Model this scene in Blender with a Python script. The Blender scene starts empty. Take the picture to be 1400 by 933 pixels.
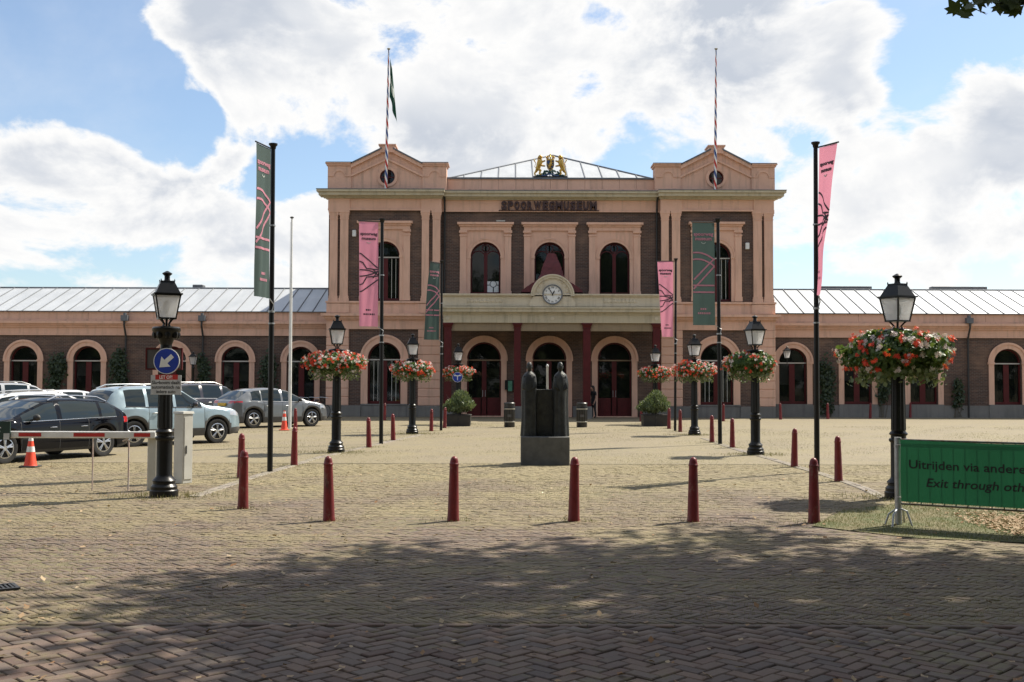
import bpy, math, random
import numpy as np
from mathutils import Vector, Matrix, Euler

# ------------------------------------------------------------------ scene, camera, sky, sun
scene = bpy.context.scene
COL = scene.collection
R = math.radians
F_PX, CXP, CYP, HC = 1500.0, 700.0, 466.5, 1.75
PITCH, ROLL = math.atan((525.0 - CYP) / F_PX), R(0.18)

cam_data = bpy.data.cameras.new('camera')
cam = bpy.data.objects.new('camera', cam_data)
COL.objects.link(cam)
scene.camera = cam
cam_data.sensor_width = 36.0
cam_data.lens = F_PX / 1400.0 * 36.0
cam_data.clip_start, cam_data.clip_end = 0.1, 6000.0
CAMROT = Matrix.Rotation(math.pi / 2 + PITCH, 3, 'X') @ Matrix.Rotation(ROLL, 3, 'Z')
cam.matrix_world = Matrix.Translation((0, 0, HC)) @ CAMROT.to_4x4()

SUN_AZ, SUN_EL = 53.0, 50.0           # degrees to the right of the view axis, above the horizon
sd = Vector((math.sin(R(SUN_AZ)) * math.cos(R(SUN_EL)), math.cos(R(SUN_AZ)) * math.cos(R(SUN_EL)), math.sin(R(SUN_EL))))
sun_data = bpy.data.lights.new('sun', 'SUN')
sun_data.energy, sun_data.angle, sun_data.color = 5.0, R(0.55), (1.0, 0.925, 0.79)
sun = bpy.data.objects.new('sun', sun_data)
COL.objects.link(sun)
sun.rotation_euler = sd.to_track_quat('Z', 'Y').to_euler()
sun.location = (20, 20, 40)

vs = scene.view_settings
vs.view_transform, vs.look, vs.exposure, vs.gamma = 'Standard', 'None', 0.66, 1.0
scene.render.engine = 'CYCLES'
scene.cycles.max_bounces, scene.cycles.diffuse_bounces, scene.cycles.glossy_bounces = 6, 3, 3
scene.cycles.transparent_max_bounces = 6
scene.cycles.use_denoising = True
scene.cycles.sample_clamp_indirect = 6.0

def ray(x, y):
    return CAMROT @ Vector(((x - CXP) / F_PX, (CYP - y) / F_PX, -1.0))
def G(x, y, z=0.0):                    # picture point -> point on the ground
    d = ray(x, y); t = (z - HC) / d.z
    return Vector((d.x * t, d.y * t, z))
def AT(x, y, Y):                       # picture point -> point at distance Y
    d = ray(x, y); t = Y / d.y
    return Vector((d.x * t, Y, HC + d.z * t))

def N(nt, t, **kw):
    n = nt.nodes.new(t)
    for k, v in kw.items():
        if k in n.inputs: n.inputs[k].default_value = v
        else: setattr(n, k, v)
    return n
def mth(nt, op, a, b=None, c=None, clamp=False):
    n = nt.nodes.new('ShaderNodeMath'); n.operation = op; n.use_clamp = clamp
    for i, v in enumerate((a, b, c)):
        if v is None: continue
        if isinstance(v, (int, float)): n.inputs[i].default_value = v
        else: nt.links.new(v, n.inputs[i])
    return n.outputs[0]
def mixc(nt, fac, a, b, mode='MIX'):
    n = nt.nodes.new('ShaderNodeMix'); n.data_type = 'RGBA'; n.blend_type = mode
    for s, v in ((n.inputs[0], fac), (n.inputs[6], a), (n.inputs[7], b)):
        if isinstance(v, (int, float)): s.default_value = v
        elif isinstance(v, (tuple, list)): s.default_value = (*v[:3], 1)
        else: nt.links.new(v, s)
    return n.outputs[2]
def ramp(nt, fac, stops, interp='LINEAR'):
    n = nt.nodes.new('ShaderNodeValToRGB'); n.color_ramp.interpolation = interp
    e = n.color_ramp.elements
    while len(e) < len(stops): e.new(0.5)
    for k, (p, c) in enumerate(stops):
        e[k].position = p
        e[k].color = (c, c, c, 1) if isinstance(c, (int, float)) else (*c, 1)
    nt.links.new(fac, n.inputs[0])
    return n.outputs[0]

def build_world():
    w = bpy.data.worlds.new('World'); scene.world = w; w.use_nodes = True
    w.cycles.sampling_method = 'MANUAL'; w.cycles.sample_map_resolution = 512
    nt = w.node_tree; nt.nodes.clear(); L = nt.links
    sky = N(nt, 'ShaderNodeTexSky', sky_type='NISHITA', sun_disc=False)
    sky.sun_elevation, sky.sun_rotation = R(SUN_EL), R(SUN_AZ)
    sky.air_density, sky.dust_density, sky.ozone_density = 1.0, 0.6, 1.0
    tc = N(nt, 'ShaderNodeTexCoord')
    dirn = N(nt, 'ShaderNodeVectorMath', operation='NORMALIZE'); L.new(tc.outputs['Generated'], dirn.inputs[0])
    d = dirn.outputs[0]
    # clouds: fractal noise in the direction of view, gathered into the masses the sky shows
    def noise_at(vec, scale, detail, rough, off):
        mp = N(nt, 'ShaderNodeMapping'); mp.inputs['Scale'].default_value = (1, 1, 1.55); mp.inputs['Location'].default_value = off
        L.new(vec, mp.inputs[0])
        n = N(nt, 'ShaderNodeTexNoise', noise_dimensions='3D'); n.inputs['Scale'].default_value = scale
        n.inputs['Detail'].default_value = detail; n.inputs['Roughness'].default_value = rough
        n.inputs['Distortion'].default_value = 0.25
        L.new(mp.outputs[0], n.inputs['Vector'])
        return n.outputs[0]
    blobs = [  # picture centre, radius, weight
        (330, 60, 150, .20), (420, 110, 150, .18), (560, 90, 170, .25), (520, 170, 120, .15), (700, 80, 170, .25), (860, 90, 170, .25),
        (1000, 60, 150, .22), (1120, 70, 90, .22), (960, 170, 120, .15), (700, 180, 120, .15),
        (95, 205, 75, .24), (60, 270, 120, .22), (170, 270, 90, .18), (320, 250, 90, .22), (270, 300, 90, .18), (410, 290, 90, .22),
        (60, 360, 150, .30), (230, 360, 150, .30), (380, 370, 110, .22),
        (1150, 215, 90, .24), (1260, 250, 110, .24), (1380, 190, 90, .24), (1330, 310, 150, .26), (1160, 310, 140, .26),
        (800, 195, 80, .16), (1010, 190, 60, .10), (1380, 370, 90, .1), (150, 330, 60, .2), (330, 330, 60, .2),
        (60, 120, 130, -.34), (120, 50, 120, -.30), (200, 165, 80, -.36), (40, 20, 90, -.2), (260, 190, 50, -.30), (20, 60, 120, -.16), (330, 185, 70, -.34), (230, 230, 60, -.25), (230, 330, 40, -.2), (1110, 170, 60, -.3),
        (1300, 90, 120, -.28), (1260, 150, 80, -.20), (1100, 165, 45, -.18), (1340, 30, 90, -.12), (720, 205, 40, -.16), (1000, 30, 40, -.1)]
    cov = None
    for (px, py, rad, wt) in blobs:
        v = ray(px, py).normalized(); cr = math.cos(math.atan(rad * 1.25 / F_PX))
        dp = N(nt, 'ShaderNodeVectorMath', operation='DOT_PRODUCT'); L.new(d, dp.inputs[0]); dp.inputs[1].default_value = v
        k = mth(nt, 'MULTIPLY_ADD', dp.outputs['Value'], 1 / (1 - cr), -cr / (1 - cr), clamp=True)
        k = mth(nt, 'POWER', k, 0.8)
        cov = mth(nt, 'MULTIPLY', k, wt) if cov is None else mth(nt, 'MULTIPLY_ADD', k, wt, cov)
    cov = mth(nt, 'MAXIMUM', mth(nt, 'MINIMUM', mth(nt, 'MULTIPLY', cov, 0.75), 0.145), -0.30)
    def field(vec, det):
        n = noise_at(vec, 6.5, det, 0.60, (3.1, 1.7, 0.4))
        return mth(nt, 'MULTIPLY_ADD', n, 1.55, -0.775)
    n1 = field(d, 9.0)
    up = N(nt, 'ShaderNodeVectorMath', operation='ADD'); L.new(d, up.inputs[0]); up.inputs[1].default_value = Vector((0.35, 0.0, 1.0)) * 0.022
    n2 = field(up.outputs[0], 3.0)
    n3 = noise_at(d, 3.2, 4.0, 0.5, (8.2, 4.4, 1.0))
    dens = mth(nt, 'ADD', mth(nt, 'ADD', n1, cov), mth(nt, 'MULTIPLY_ADD', n3, 0.5, -0.225))
    mask = N(nt, 'ShaderNodeMapRange', interpolation_type='SMOOTHSTEP'); L.new(dens, mask.inputs[0])
    mask.inputs[1].default_value, mask.inputs[2].default_value = 0.0, 0.13
    thick = N(nt, 'ShaderNodeMapRange', interpolation_type='SMOOTHSTEP'); L.new(dens, thick.inputs[0])
    thick.inputs[1].default_value, thick.inputs[2].default_value = 0.10, 0.38
    lit = mth(nt, 'MULTIPLY', mth(nt, 'SUBTRACT', n1, n2), 1.6)          # towards the light a cloud thins out: bright rims
    n4 = noise_at(d, 4.2, 4.0, 0.5, (5.5, 2.2, 7.0))
    shade = mth(nt, 'MULTIPLY', thick.outputs[0], mth(nt, 'SUBTRACT', mth(nt, 'MULTIPLY_ADD', mth(nt, 'ADD', mth(nt, 'MULTIPLY', n4, 0.75), mth(nt, 'MULTIPLY', n3, 0.25)), 2.6, -0.42), lit), clamp=True)
    ccol = mixc(nt, shade, (1.03, 1.025, 1.015), (0.60, 0.65, 0.735))
    # thin high veil over the whole sky
    veil = N(nt, 'ShaderNodeMapRange', interpolation_type='SMOOTHSTEP'); L.new(noise_at(d, 2.3, 7.0, 0.6, (1.0, 9.0, 2.0)), veil.inputs[0])
    veil.inputs[1].default_value, veil.inputs[2].default_value = 0.42, 0.78
    sky_soft = mixc(nt, mth(nt, 'MULTIPLY_ADD', veil.outputs[0], 0.42, 0.08), mixc(nt, 1.0, sky.outputs[0], (0.142, 0.152, 0.160), 'MULTIPLY'), (0.92, 0.96, 1.02))
    col = mixc(nt, mask.outputs[0], sky_soft, ccol)
    bg = N(nt, 'ShaderNodeBackground'); L.new(col, bg.inputs[0]); bg.inputs[1].default_value = 0.62
    out = N(nt, 'ShaderNodeOutputWorld'); L.new(bg.outputs[0], out.inputs[0])
build_world()

# ------------------------------------------------------------------ materials
MATS = {}
def pri(name):
    m = bpy.data.materials.new(name); m.use_nodes = True
    nt = m.node_tree; nt.nodes.clear()
    b = N(nt, 'ShaderNodeBsdfPrincipled'); o = N(nt, 'ShaderNodeOutputMaterial')
    nt.links.new(b.outputs[0], o.inputs[0])
    MATS[name] = m
    return m, nt, b
def setc(nt, b, sock, v):
    if isinstance(v, (tuple, list)): b.inputs[sock].default_value = (*v[:3], 1)
    elif isinstance(v, (int, float)): b.inputs[sock].default_value = v
    else: nt.links.new(v, b.inputs[sock])
def pos(nt, scale=(1, 1, 1), obj=False):
    if obj: o = N(nt, 'ShaderNodeTexCoord').outputs['Object']
    else: o = N(nt, 'ShaderNodeNewGeometry').outputs['Position']
    mp = N(nt, 'ShaderNodeMapping'); mp.inputs['Scale'].default_value = scale
    nt.links.new(o, mp.inputs[0])
    return mp.outputs[0]
def noise(nt, vec, scale, detail=4, rough=0.55):
    n = N(nt, 'ShaderNodeTexNoise'); n.inputs['Scale'].default_value = scale
    n.inputs['Detail'].default_value = detail; n.inputs['Roughness'].default_value = rough
    nt.links.new(vec, n.inputs['Vector'])
    return n.outputs[0]
def bump(nt, b, h, strength=0.3, dist=0.01):
    n = N(nt, 'ShaderNodeBump'); n.inputs['Strength'].default_value = strength; n.inputs['Distance'].default_value = dist
    nt.links.new(h, n.inputs['Height']); nt.links.new(n.outputs[0], b.inputs['Normal'])
def simple(name, c1, c2=None, scale=4.0, rough=0.6, metal=0.0, bumpk=0.0, obj=False, stretch=(1, 1, 1), coat=0.0, spec=None):
    m, nt, b = pri(name)
    if c2 is None: c2 = tuple(x * 0.75 for x in c1)
    v = pos(nt, stretch, obj)
    n = noise(nt, v, scale, 5, 0.6)
    setc(nt, b, 'Base Color', mixc(nt, ramp(nt, n, [(0.35, 0.0), (0.65, 1.0)]), c1, c2))
    b.inputs['Roughness'].default_value = rough; b.inputs['Metallic'].default_value = metal
    if coat: b.inputs['Coat Weight'].default_value = coat; b.inputs['Coat Roughness'].default_value = 0.04
    if spec is not None: b.inputs['Specular IOR Level'].default_value = spec
    if bumpk: bump(nt, b, noise(nt, v, scale * 8, 3), bumpk, 0.01)
    return m

def make_materials():
    # brick wall
    m, nt, b = pri('brick_wall')
    g = N(nt, 'ShaderNodeNewGeometry'); s = N(nt, 'ShaderNodeSeparateXYZ'); nt.links.new(g.outputs['Position'], s.inputs[0])
    c = N(nt, 'ShaderNodeCombineXYZ'); nt.links.new(mth(nt, 'ADD', s.outputs[0], s.outputs[1]), c.inputs[0]); nt.links.new(s.outputs[2], c.inputs[1])
    bt = N(nt, 'ShaderNodeTexBrick'); nt.links.new(c.outputs[0], bt.inputs['Vector'])
    for k, v in (('Scale', 1.0), ('Brick Width', 0.24), ('Row Height', 0.082), ('Mortar Size', 0.011), ('Mortar Smooth', 0.2), ('Bias', 0.0)):
        bt.inputs[k].default_value = v
    bt.inputs['Color1'].default_value = (0.135, 0.072, 0.050, 1); bt.inputs['Color2'].default_value = (0.074, 0.046, 0.037, 1)
    bt.inputs['Mortar'].default_value = (0.17, 0.135, 0.115, 1)
    n = noise(nt, pos(nt), 0.7, 6, 0.65)
    c1 = mixc(nt, ramp(nt, n, [(0.49, 0.0), (0.72, 0.7)]), bt.outputs[0], (0.26, 0.16, 0.11))
    c2 = mixc(nt, ramp(nt, noise(nt, pos(nt, (0.6, 0.6, 6)), 1.3, 5), [(0.35, 0.0), (0.7, 0.55)]), c1, (0.05, 0.035, 0.03))
    setc(nt, b, 'Base Color', c2); b.inputs['Roughness'].default_value = 0.9
    bump(nt, b, bt.outputs['Fac'], -0.6, 0.012)
    # salmon stone with soot and run-off
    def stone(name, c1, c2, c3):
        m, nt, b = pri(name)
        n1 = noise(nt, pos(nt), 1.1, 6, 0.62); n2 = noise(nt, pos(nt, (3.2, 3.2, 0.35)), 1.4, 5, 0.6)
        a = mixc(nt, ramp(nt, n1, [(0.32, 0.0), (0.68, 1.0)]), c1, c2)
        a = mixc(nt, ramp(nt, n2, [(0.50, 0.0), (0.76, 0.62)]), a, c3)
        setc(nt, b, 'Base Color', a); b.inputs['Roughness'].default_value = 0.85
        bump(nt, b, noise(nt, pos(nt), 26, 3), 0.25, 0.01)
    stone('stone', (0.74, 0.465, 0.345), (0.66, 0.405, 0.295), (0.39, 0.255, 0.19))
    stone('stone_worn', (0.63, 0.39, 0.285), (0.71, 0.44, 0.325), (0.27, 0.195, 0.155))
    stone('cream', (0.61, 0.54, 0.415), (0.54, 0.475, 0.36), (0.28, 0.245, 0.18))
    stone('olive_cream', (0.54, 0.475, 0.345), (0.475, 0.415, 0.295), (0.22, 0.195, 0.14))
    stone('plinth_stone', (0.21, 0.20, 0.185), (0.155, 0.15, 0.14), (0.09, 0.085, 0.08))
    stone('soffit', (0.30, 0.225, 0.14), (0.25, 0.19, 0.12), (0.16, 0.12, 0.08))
    simple('lead', (0.16, 0.17, 0.185), (0.11, 0.115, 0.13), 3, 0.55, 0.3)
    simple('zinc', (0.50, 0.52, 0.54), (0.42, 0.44, 0.46), 1.3, 0.48, 0.2, 0.05, stretch=(1, 0.35, 0.35))
    simple('zinc_seam', (0.20, 0.21, 0.225), None, 5, 0.5, 0.4)
    simple('red_paint', (0.095, 0.010, 0.012), (0.072, 0.008, 0.009), 3, 0.45, spec=0.3)
    simple('red_roof', (0.13, 0.020, 0.024), (0.085, 0.012, 0.015), 6, 0.6, 0, 0.3)
    simple('bollard_red', (0.19, 0.021, 0.022), (0.135, 0.015, 0.017), 7, 0.42, 0, 0.12, spec=0.35)
    simple('black_iron', (0.0045, 0.005, 0.0055), (0.008, 0.0075, 0.007), 9, 0.34, 0.0, 0.15, spec=0.3)
    simple('black_paint', (0.005, 0.0055, 0.006), (0.010, 0.009, 0.0085), 5, 0.42, spec=0.3)
    simple('white_paint', (0.78, 0.78, 0.76), (0.66, 0.66, 0.63), 5, 0.45)
    simple('off_white', (0.56, 0.55, 0.50), (0.47, 0.46, 0.41), 3, 0.55, 0, 0.05)
    simple('sign_red', (0.52, 0.025, 0.022), None, 6, 0.5)
    simple('sign_blue', (0.012, 0.045, 0.36), (0.012, 0.04, 0.30), 6, 0.4)
    simple('sign_green_dark', (0.008, 0.035, 0.028), None, 6, 0.5)
    simple('galvanised', (0.44, 0.45, 0.455), (0.34, 0.345, 0.35), 14, 0.42, 0.7)
    simple('rust_steel', (0.10, 0.055, 0.035), (0.16, 0.15, 0.145), 20, 0.7, 0.3)
    simple('cone_orange', (0.80, 0.070, 0.022), (0.68, 0.055, 0.02), 8, 0.5)
    simple('rod_pink', (0.55, 0.38, 0.32), (0.60, 0.55, 0.5), 8, 0.5)
    simple('bronze', (0.036, 0.038, 0.034), (0.016, 0.017, 0.017), 7, 0.45, 0.5, 1.0)
    simple('plinth_grey', (0.105, 0.105, 0.10), (0.075, 0.075, 0.072), 5, 0.8, 0, 0.25)
    simple('gold', (0.62, 0.40, 0.10), (0.40, 0.24, 0.06), 9, 0.32, 0.9)
    simple('crest_green', (0.015, 0.065, 0.055), (0.04, 0.10, 0.09), 12, 0.5)
    simple('crest_blue', (0.03, 0.07, 0.22), (0.06, 0.10, 0.20), 12, 0.5)
    simple('letter_dark', (0.035, 0.014, 0.014), (0.055, 0.02, 0.018), 12, 0.5)
    simple('letter_black', (0.014, 0.015, 0.017), None, 12, 0.5)
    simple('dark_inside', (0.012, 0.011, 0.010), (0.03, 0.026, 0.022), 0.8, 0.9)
    simple('skin', (0.44, 0.25, 0.18), (0.38, 0.21, 0.15), 10, 0.5)
    simple('hair_dark', (0.014, 0.010, 0.008), None, 20, 0.5)
    simple('cloth_black', (0.012, 0.012, 0.014), (0.02, 0.02, 0.024), 14, 0.85)
    simple('tyre', (0.012, 0.012, 0.012), (0.022, 0.021, 0.02), 9, 0.8)
    simple('alloy', (0.55, 0.56, 0.58), (0.48, 0.49, 0.5), 8, 0.26, 0.85)
    simple('plastic_black', (0.022, 0.022, 0.023), (0.035, 0.034, 0.033), 8, 0.6)
    simple('plastic_grey', (0.085, 0.082, 0.078), (0.07, 0.068, 0.066), 8, 0.6)
    simple('tail_red', (0.42, 0.012, 0.016), (0.34, 0.01, 0.012), 8, 0.15, 0, coat=0.6)
    simple('lamp_clear', (0.55, 0.56, 0.58), (0.45, 0.46, 0.5), 12, 0.08, 0.3, coat=0.8)
    simple('plate_yellow', (0.62, 0.40, 0.03), None, 10, 0.5)
    simple('bin_black', (0.016, 0.017, 0.017), (0.028, 0.027, 0.026), 8, 0.4)
    simple('bin_band', (0.36, 0.34, 0.27), (0.28, 0.26, 0.21), 8, 0.5)
    simple('poster_green', (0.05, 0.20, 0.12), (0.10, 0.28, 0.19), 6, 0.4)
    simple('planter_box', (0.022, 0.020, 0.019), (0.032, 0.03, 0.028), 5, 0.55)
    simple('soil', (0.035, 0.024, 0.016), None, 14, 0.95)
    simple('chrome_grate', (0.05, 0.05, 0.052), None, 14, 0.6, 0.5)
    simple('bark', (0.10, 0.085, 0.062), (0.16, 0.145, 0.11), 3, 0.9, 0, 0.6, stretch=(1, 1, 0.35))
    simple('curtain', (0.42, 0.36, 0.26), (0.30, 0.25, 0.18), 5, 0.9, stretch=(6, 1, 0.2)); simple('blind', (0.50, 0.50, 0.46), (0.40, 0.40, 0.37), 3, 0.8)
    simple('camera_box', (0.55, 0.56, 0.56), None, 9, 0.5)
    for nm, c in (('paint_black', (0.003, 0.0035, 0.006)), ('paint_pale', (0.31, 0.40, 0.44)), ('paint_grey', (0.155, 0.165, 0.175)),
                  ('paint_dark', (0.045, 0.040, 0.046)), ('paint_white', (0.74, 0.74, 0.74)), ('paint_silver', (0.50, 0.51, 0.52))):
        simple(nm, c, tuple(x * 0.93 for x in c), 2.0, 0.28, 0.25 if nm not in ('paint_white', 'paint_black') else 0.0, 0, coat=1.0 if nm != 'paint_black' else 0.6, spec=0.25 if nm != 'paint_black' else 0.0)
    # glass
    def glass(name, c, rough):
        m, nt, b = pri(name)
        setc(nt, b, 'Base Color', mixc(nt, noise(nt, pos(nt), 1.2, 3), c, tuple(x * 1.8 for x in c)))
        b.inputs['Roughness'].default_value = rough; b.inputs['IOR'].default_value = 1.5
        b.inputs['Specular IOR Level'].default_value = 0.5
        bump(nt, b, noise(nt, pos(nt), 1.6, 2), 0.06, 0.02)
        if name == 'window_glass':
            tp = N(nt, 'ShaderNodeBsdfTransparent'); mx = N(nt, 'ShaderNodeMixShader'); mx.inputs[0].default_value = 0.45
            nt.links.new(b.outputs[0], mx.inputs[1]); nt.links.new(tp.outputs[0], mx.inputs[2]); nt.links.new(mx.outputs[0], [q for q in nt.nodes if q.type == 'OUTPUT_MATERIAL'][0].inputs[0])
    glass('window_glass', (0.006, 0.008, 0.007), 0.03)
    glass('car_glass', (0.010, 0.016, 0.018), 0.02)
    m, nt, b = pri('lantern_glass')
    setc(nt, b, 'Base Color', mixc(nt, noise(nt, pos(nt, (1, 1, 1), True), 5, 3), (0.86, 0.86, 0.86), (0.74, 0.74, 0.75)))
    b.inputs['Roughness'].default_value = 0.3
    t = N(nt, 'ShaderNodeBsdfTranslucent'); t.inputs[0].default_value = (0.92, 0.92, 0.92, 1)
    b.inputs['Roughness'].default_value = 0.1
    mx2 = N(nt, 'ShaderNodeMixShader'); mx2.inputs[0].default_value = 0.55; tp = N(nt, 'ShaderNodeBsdfTransparent'); nt.links.new(t.outputs[0], mx2.inputs[1]); nt.links.new(tp.outputs[0], mx2.inputs[2]); t = mx2
    mx = N(nt, 'ShaderNodeMixShader'); mx.inputs[0].default_value = 0.8
    nt.links.new(b.outputs[0], mx.inputs[1]); nt.links.new(t.outputs[0], mx.inputs[2]); nt.links.new(mx.outputs[0], [q for q in nt.nodes if q.type == 'OUTPUT_MATERIAL'][0].inputs[0])
    # foliage, translucent
    def leafm(name, c1, c2, tr=0.35, rough=0.5):
        m, nt, b = pri(name)
        at = N(nt, 'ShaderNodeAttribute', attribute_name='shade')
        cc = mixc(nt, at.outputs['Fac'], c1, c2)
        setc(nt, b, 'Base Color', cc); b.inputs['Roughness'].default_value = rough
        t = N(nt, 'ShaderNodeBsdfTranslucent'); nt.links.new(mixc(nt, 0.35, cc, (0.25, 0.30, 0.03)), t.inputs[0])
        mx = N(nt, 'ShaderNodeMixShader'); mx.inputs[0].default_value = tr
        nt.links.new(b.outputs[0], mx.inputs[1]); nt.links.new(t.outputs[0], mx.inputs[2])
        out = [n for n in nt.nodes if n.type == 'OUTPUT_MATERIAL'][0]
        nt.links.new(mx.outputs[0], out.inputs[0])
    leafm('tree_leaf', (0.030, 0.052, 0.014), (0.070, 0.092, 0.026), 0.20)
    leafm('flower_leaf', (0.035, 0.085, 0.022), (0.10, 0.17, 0.045), 0.3)
    leafm('grey_leaf', (0.06, 0.095, 0.038), (0.17, 0.21, 0.10), 0.25)
    leafm('ivy_leaf', (0.012, 0.026, 0.010), (0.032, 0.055, 0.02), 0.15)
    leafm('petal_red', (0.78, 0.028, 0.018), (0.90, 0.10, 0.05), 0.25)
    leafm('petal_white', (0.72, 0.69, 0.66), (0.78, 0.60, 0.58), 0.2)
    leafm('grass_dry', (0.235, 0.19, 0.085), (0.095, 0.125, 0.032), 0.2, 0.8)
    leafm('leaf_fallen', (0.24, 0.12, 0.05), (0.42, 0.32, 0.20), 0.1, 0.8)
    # fabric
    def fabric(name, c, tr=0.35):
        m, nt, b = pri(name)
        n = noise(nt, pos(nt, (1, 1, 0.4)), 2.0, 3)
        cc = mixc(nt, ramp(nt, n, [(0.3, 0.0), (0.7, 1.0)]), c, tuple(x * 0.86 for x in c))
        setc(nt, b, 'Base Color', cc); b.inputs['Roughness'].default_value = 0.75
        t = N(nt, 'ShaderNodeBsdfTranslucent'); nt.links.new(cc, t.inputs[0])
        mx = N(nt, 'ShaderNodeMixShader'); mx.inputs[0].default_value = tr
        nt.links.new(b.outputs[0], mx.inputs[1]); nt.links.new(t.outputs[0], mx.inputs[2])
        out = [q for q in nt.nodes if q.type == 'OUTPUT_MATERIAL'][0]
        nt.links.new(mx.outputs[0], out.inputs[0])
    fabric('banner_green', (0.064, 0.102, 0.092)); fabric('banner_pink', (0.82, 0.32, 0.43))
    fabric('print_pink', (0.80, 0.33, 0.43)); fabric('print_grey', (0.10, 0.085, 0.10))
    fabric('fence_green', (0.024, 0.185, 0.075), 0.08); fabric('flag_green', (0.018, 0.085, 0.055)); fabric('flag_white', (0.6, 0.65, 0.6))
    # spiral striped pole: angle and height
    m, nt, b = pri('spiral_stripes')
    s = N(nt, 'ShaderNodeSeparateXYZ'); nt.links.new(N(nt, 'ShaderNodeTexCoord').outputs['Object'], s.inputs[0])
    ang = mth(nt, 'DIVIDE', mth(nt, 'ARCTAN2', s.outputs[1], s.outputs[0]), 2 * math.pi)
    fr = mth(nt, 'FRACT', mth(nt, 'MULTIPLY_ADD', s.outputs[2], 0.95, ang))
    setc(nt, b, 'Base Color', ramp(nt, fr, [(0.0, (0.50, 0.03, 0.025)), (0.27, (0.78, 0.78, 0.76)), (0.5, (0.05, 0.09, 0.28)), (0.77, (0.78, 0.78, 0.76))], 'CONSTANT'))
    b.inputs['Roughness'].default_value = 0.4
    # paving: brick tops, varied brick by brick, with moss and dry grass creeping over
    def paving(name, cols, moss, lo, hi, geo):
        m, nt, b = pri(name)
        if geo:
            at = N(nt, 'ShaderNodeAttribute', attribute_name='shade'); oi = N(nt, 'ShaderNodeObjectInfo')
            t = mth(nt, 'FRACT', mth(nt, 'ADD', at.outputs['Fac'], oi.outputs['Random']))
        else:
            mp = N(nt, 'ShaderNodeMapping'); mp.inputs['Rotation'].default_value = (0, 0, R(45))
            nt.links.new(N(nt, 'ShaderNodeNewGeometry').outputs['Position'], mp.inputs[0])
            bt = N(nt, 'ShaderNodeTexBrick'); nt.links.new(mp.outputs[0], bt.inputs[0])
            for k, v in (('Scale', 1.0), ('Brick Width', 0.21), ('Row Height', 0.085), ('Mortar Size', 0.006), ('Bias', 0.0)): bt.inputs[k].default_value = v
            bt.inputs['Color1'].default_value = (0, 0, 0, 1); bt.inputs['Color2'].default_value = (1, 1, 1, 1); bt.inputs['Mortar'].default_value = (0.5, 0.5, 0.5, 1)
            t = bt.outputs[0]
        a = ramp(nt, t, [(i / (len(cols) - 1), c) for i, c in enumerate(cols)])
        if not geo: a = mixc(nt, bt.outputs['Fac'], a, (0.10, 0.085, 0.045))
        n1 = noise(nt, pos(nt), 0.45, 6, 0.65); n2 = noise(nt, pos(nt), 7.0, 5, 0.7); n3 = noise(nt, pos(nt), 55, 3, 0.7)
        mk = mth(nt, 'MULTIPLY_ADD', n2, 0.7, mth(nt, 'MULTIPLY', n1, 0.9))
        a = mixc(nt, ramp(nt, mk, [(lo, 0.0), (hi, 0.9)]), a, moss)
        if name == 'square_brick':          # dry grass takes over towards the middle; nearer bricks darkened to deepen tree shade
            sp = N(nt, 'ShaderNodeSeparateXYZ'); nt.links.new(pos(nt), sp.inputs[0])
            dry = mth(nt, 'ADD', mth(nt, 'DIVIDE', mth(nt, 'SUBTRACT', sp.outputs[1], 11.0), 11.0), mth(nt, 'MULTIPLY_ADD', n1, 2.4, -1.2))
            a = mixc(nt, ramp(nt, dry, [(0.0, 0.0), (1.0, 0.80)]), a, (0.272, 0.226, 0.120))
        a = mixc(nt, ramp(nt, n3, [(0.35, 0.0), (0.7, 0.35)]), a, (0.06, 0.05, 0.04))
        if not geo:                         # worn tracks, sandy and weedy patches, single odd bricks
            n5 = noise(nt, pos(nt, (0.5, 1.2, 1)), 0.35, 6, 0.7); n6 = noise(nt, pos(nt), 3.0, 4, 0.75); n7 = noise(nt, pos(nt), 16.0, 2, 0.8)
            a = mixc(nt, ramp(nt, n5, [(0.42, 0.0), (0.66, 0.55)]), a, (0.225, 0.180, 0.120))
            a = mixc(nt, ramp(nt, n6, [(0.50, 0.0), (0.72, 0.5)]), a, (0.15, 0.135, 0.07))
            a = mixc(nt, ramp(nt, n7, [(0.52, 0.0), (0.64, 0.55)]), a, (0.12, 0.10, 0.075)); a = mixc(nt, ramp(nt, n7, [(0.34, 0.5), (0.46, 0.0)]), a, (0.34, 0.295, 0.20))
        setc(nt, b, 'Base Color', a); b.inputs['Roughness'].default_value = 0.85
        bump(nt, b, mth(nt, 'ADD', n3, mth(nt, 'MULTIPLY', n2, 1.5)), 0.5, 0.006)
    bc = [(0.112, 0.074, 0.060), (0.155, 0.118, 0.094), (0.086, 0.070, 0.065), (0.168, 0.122, 0.092), (0.122, 0.103, 0.087), (0.095, 0.062, 0.05), (0.138, 0.12, 0.104)]
    paving('road_brick', [(r_ * 1.08, g_ * 0.97, b_ * 0.92) for r_, g_, b_ in bc], (0.16, 0.135, 0.065), 0.84, 1.12, True)
    pc = [(0.245, 0.185, 0.135), (0.30, 0.24, 0.17), (0.195, 0.155, 0.125), (0.315, 0.265, 0.185), (0.255, 0.22, 0.165), (0.21, 0.16, 0.12)]
    pn = [(0.120, 0.088, 0.069), (0.165, 0.132, 0.102), (0.092, 0.077, 0.067), (0.182, 0.142, 0.105), (0.133, 0.114, 0.09), (0.105, 0.074, 0.058), (0.155, 0.137, 0.113)]
    paving('square_brick', [(r_ * 1.08, g_ * 0.98, b_ * 0.93) for r_, g_, b_ in pn], (0.205, 0.168, 0.080), 0.74, 1.05, True)
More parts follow.
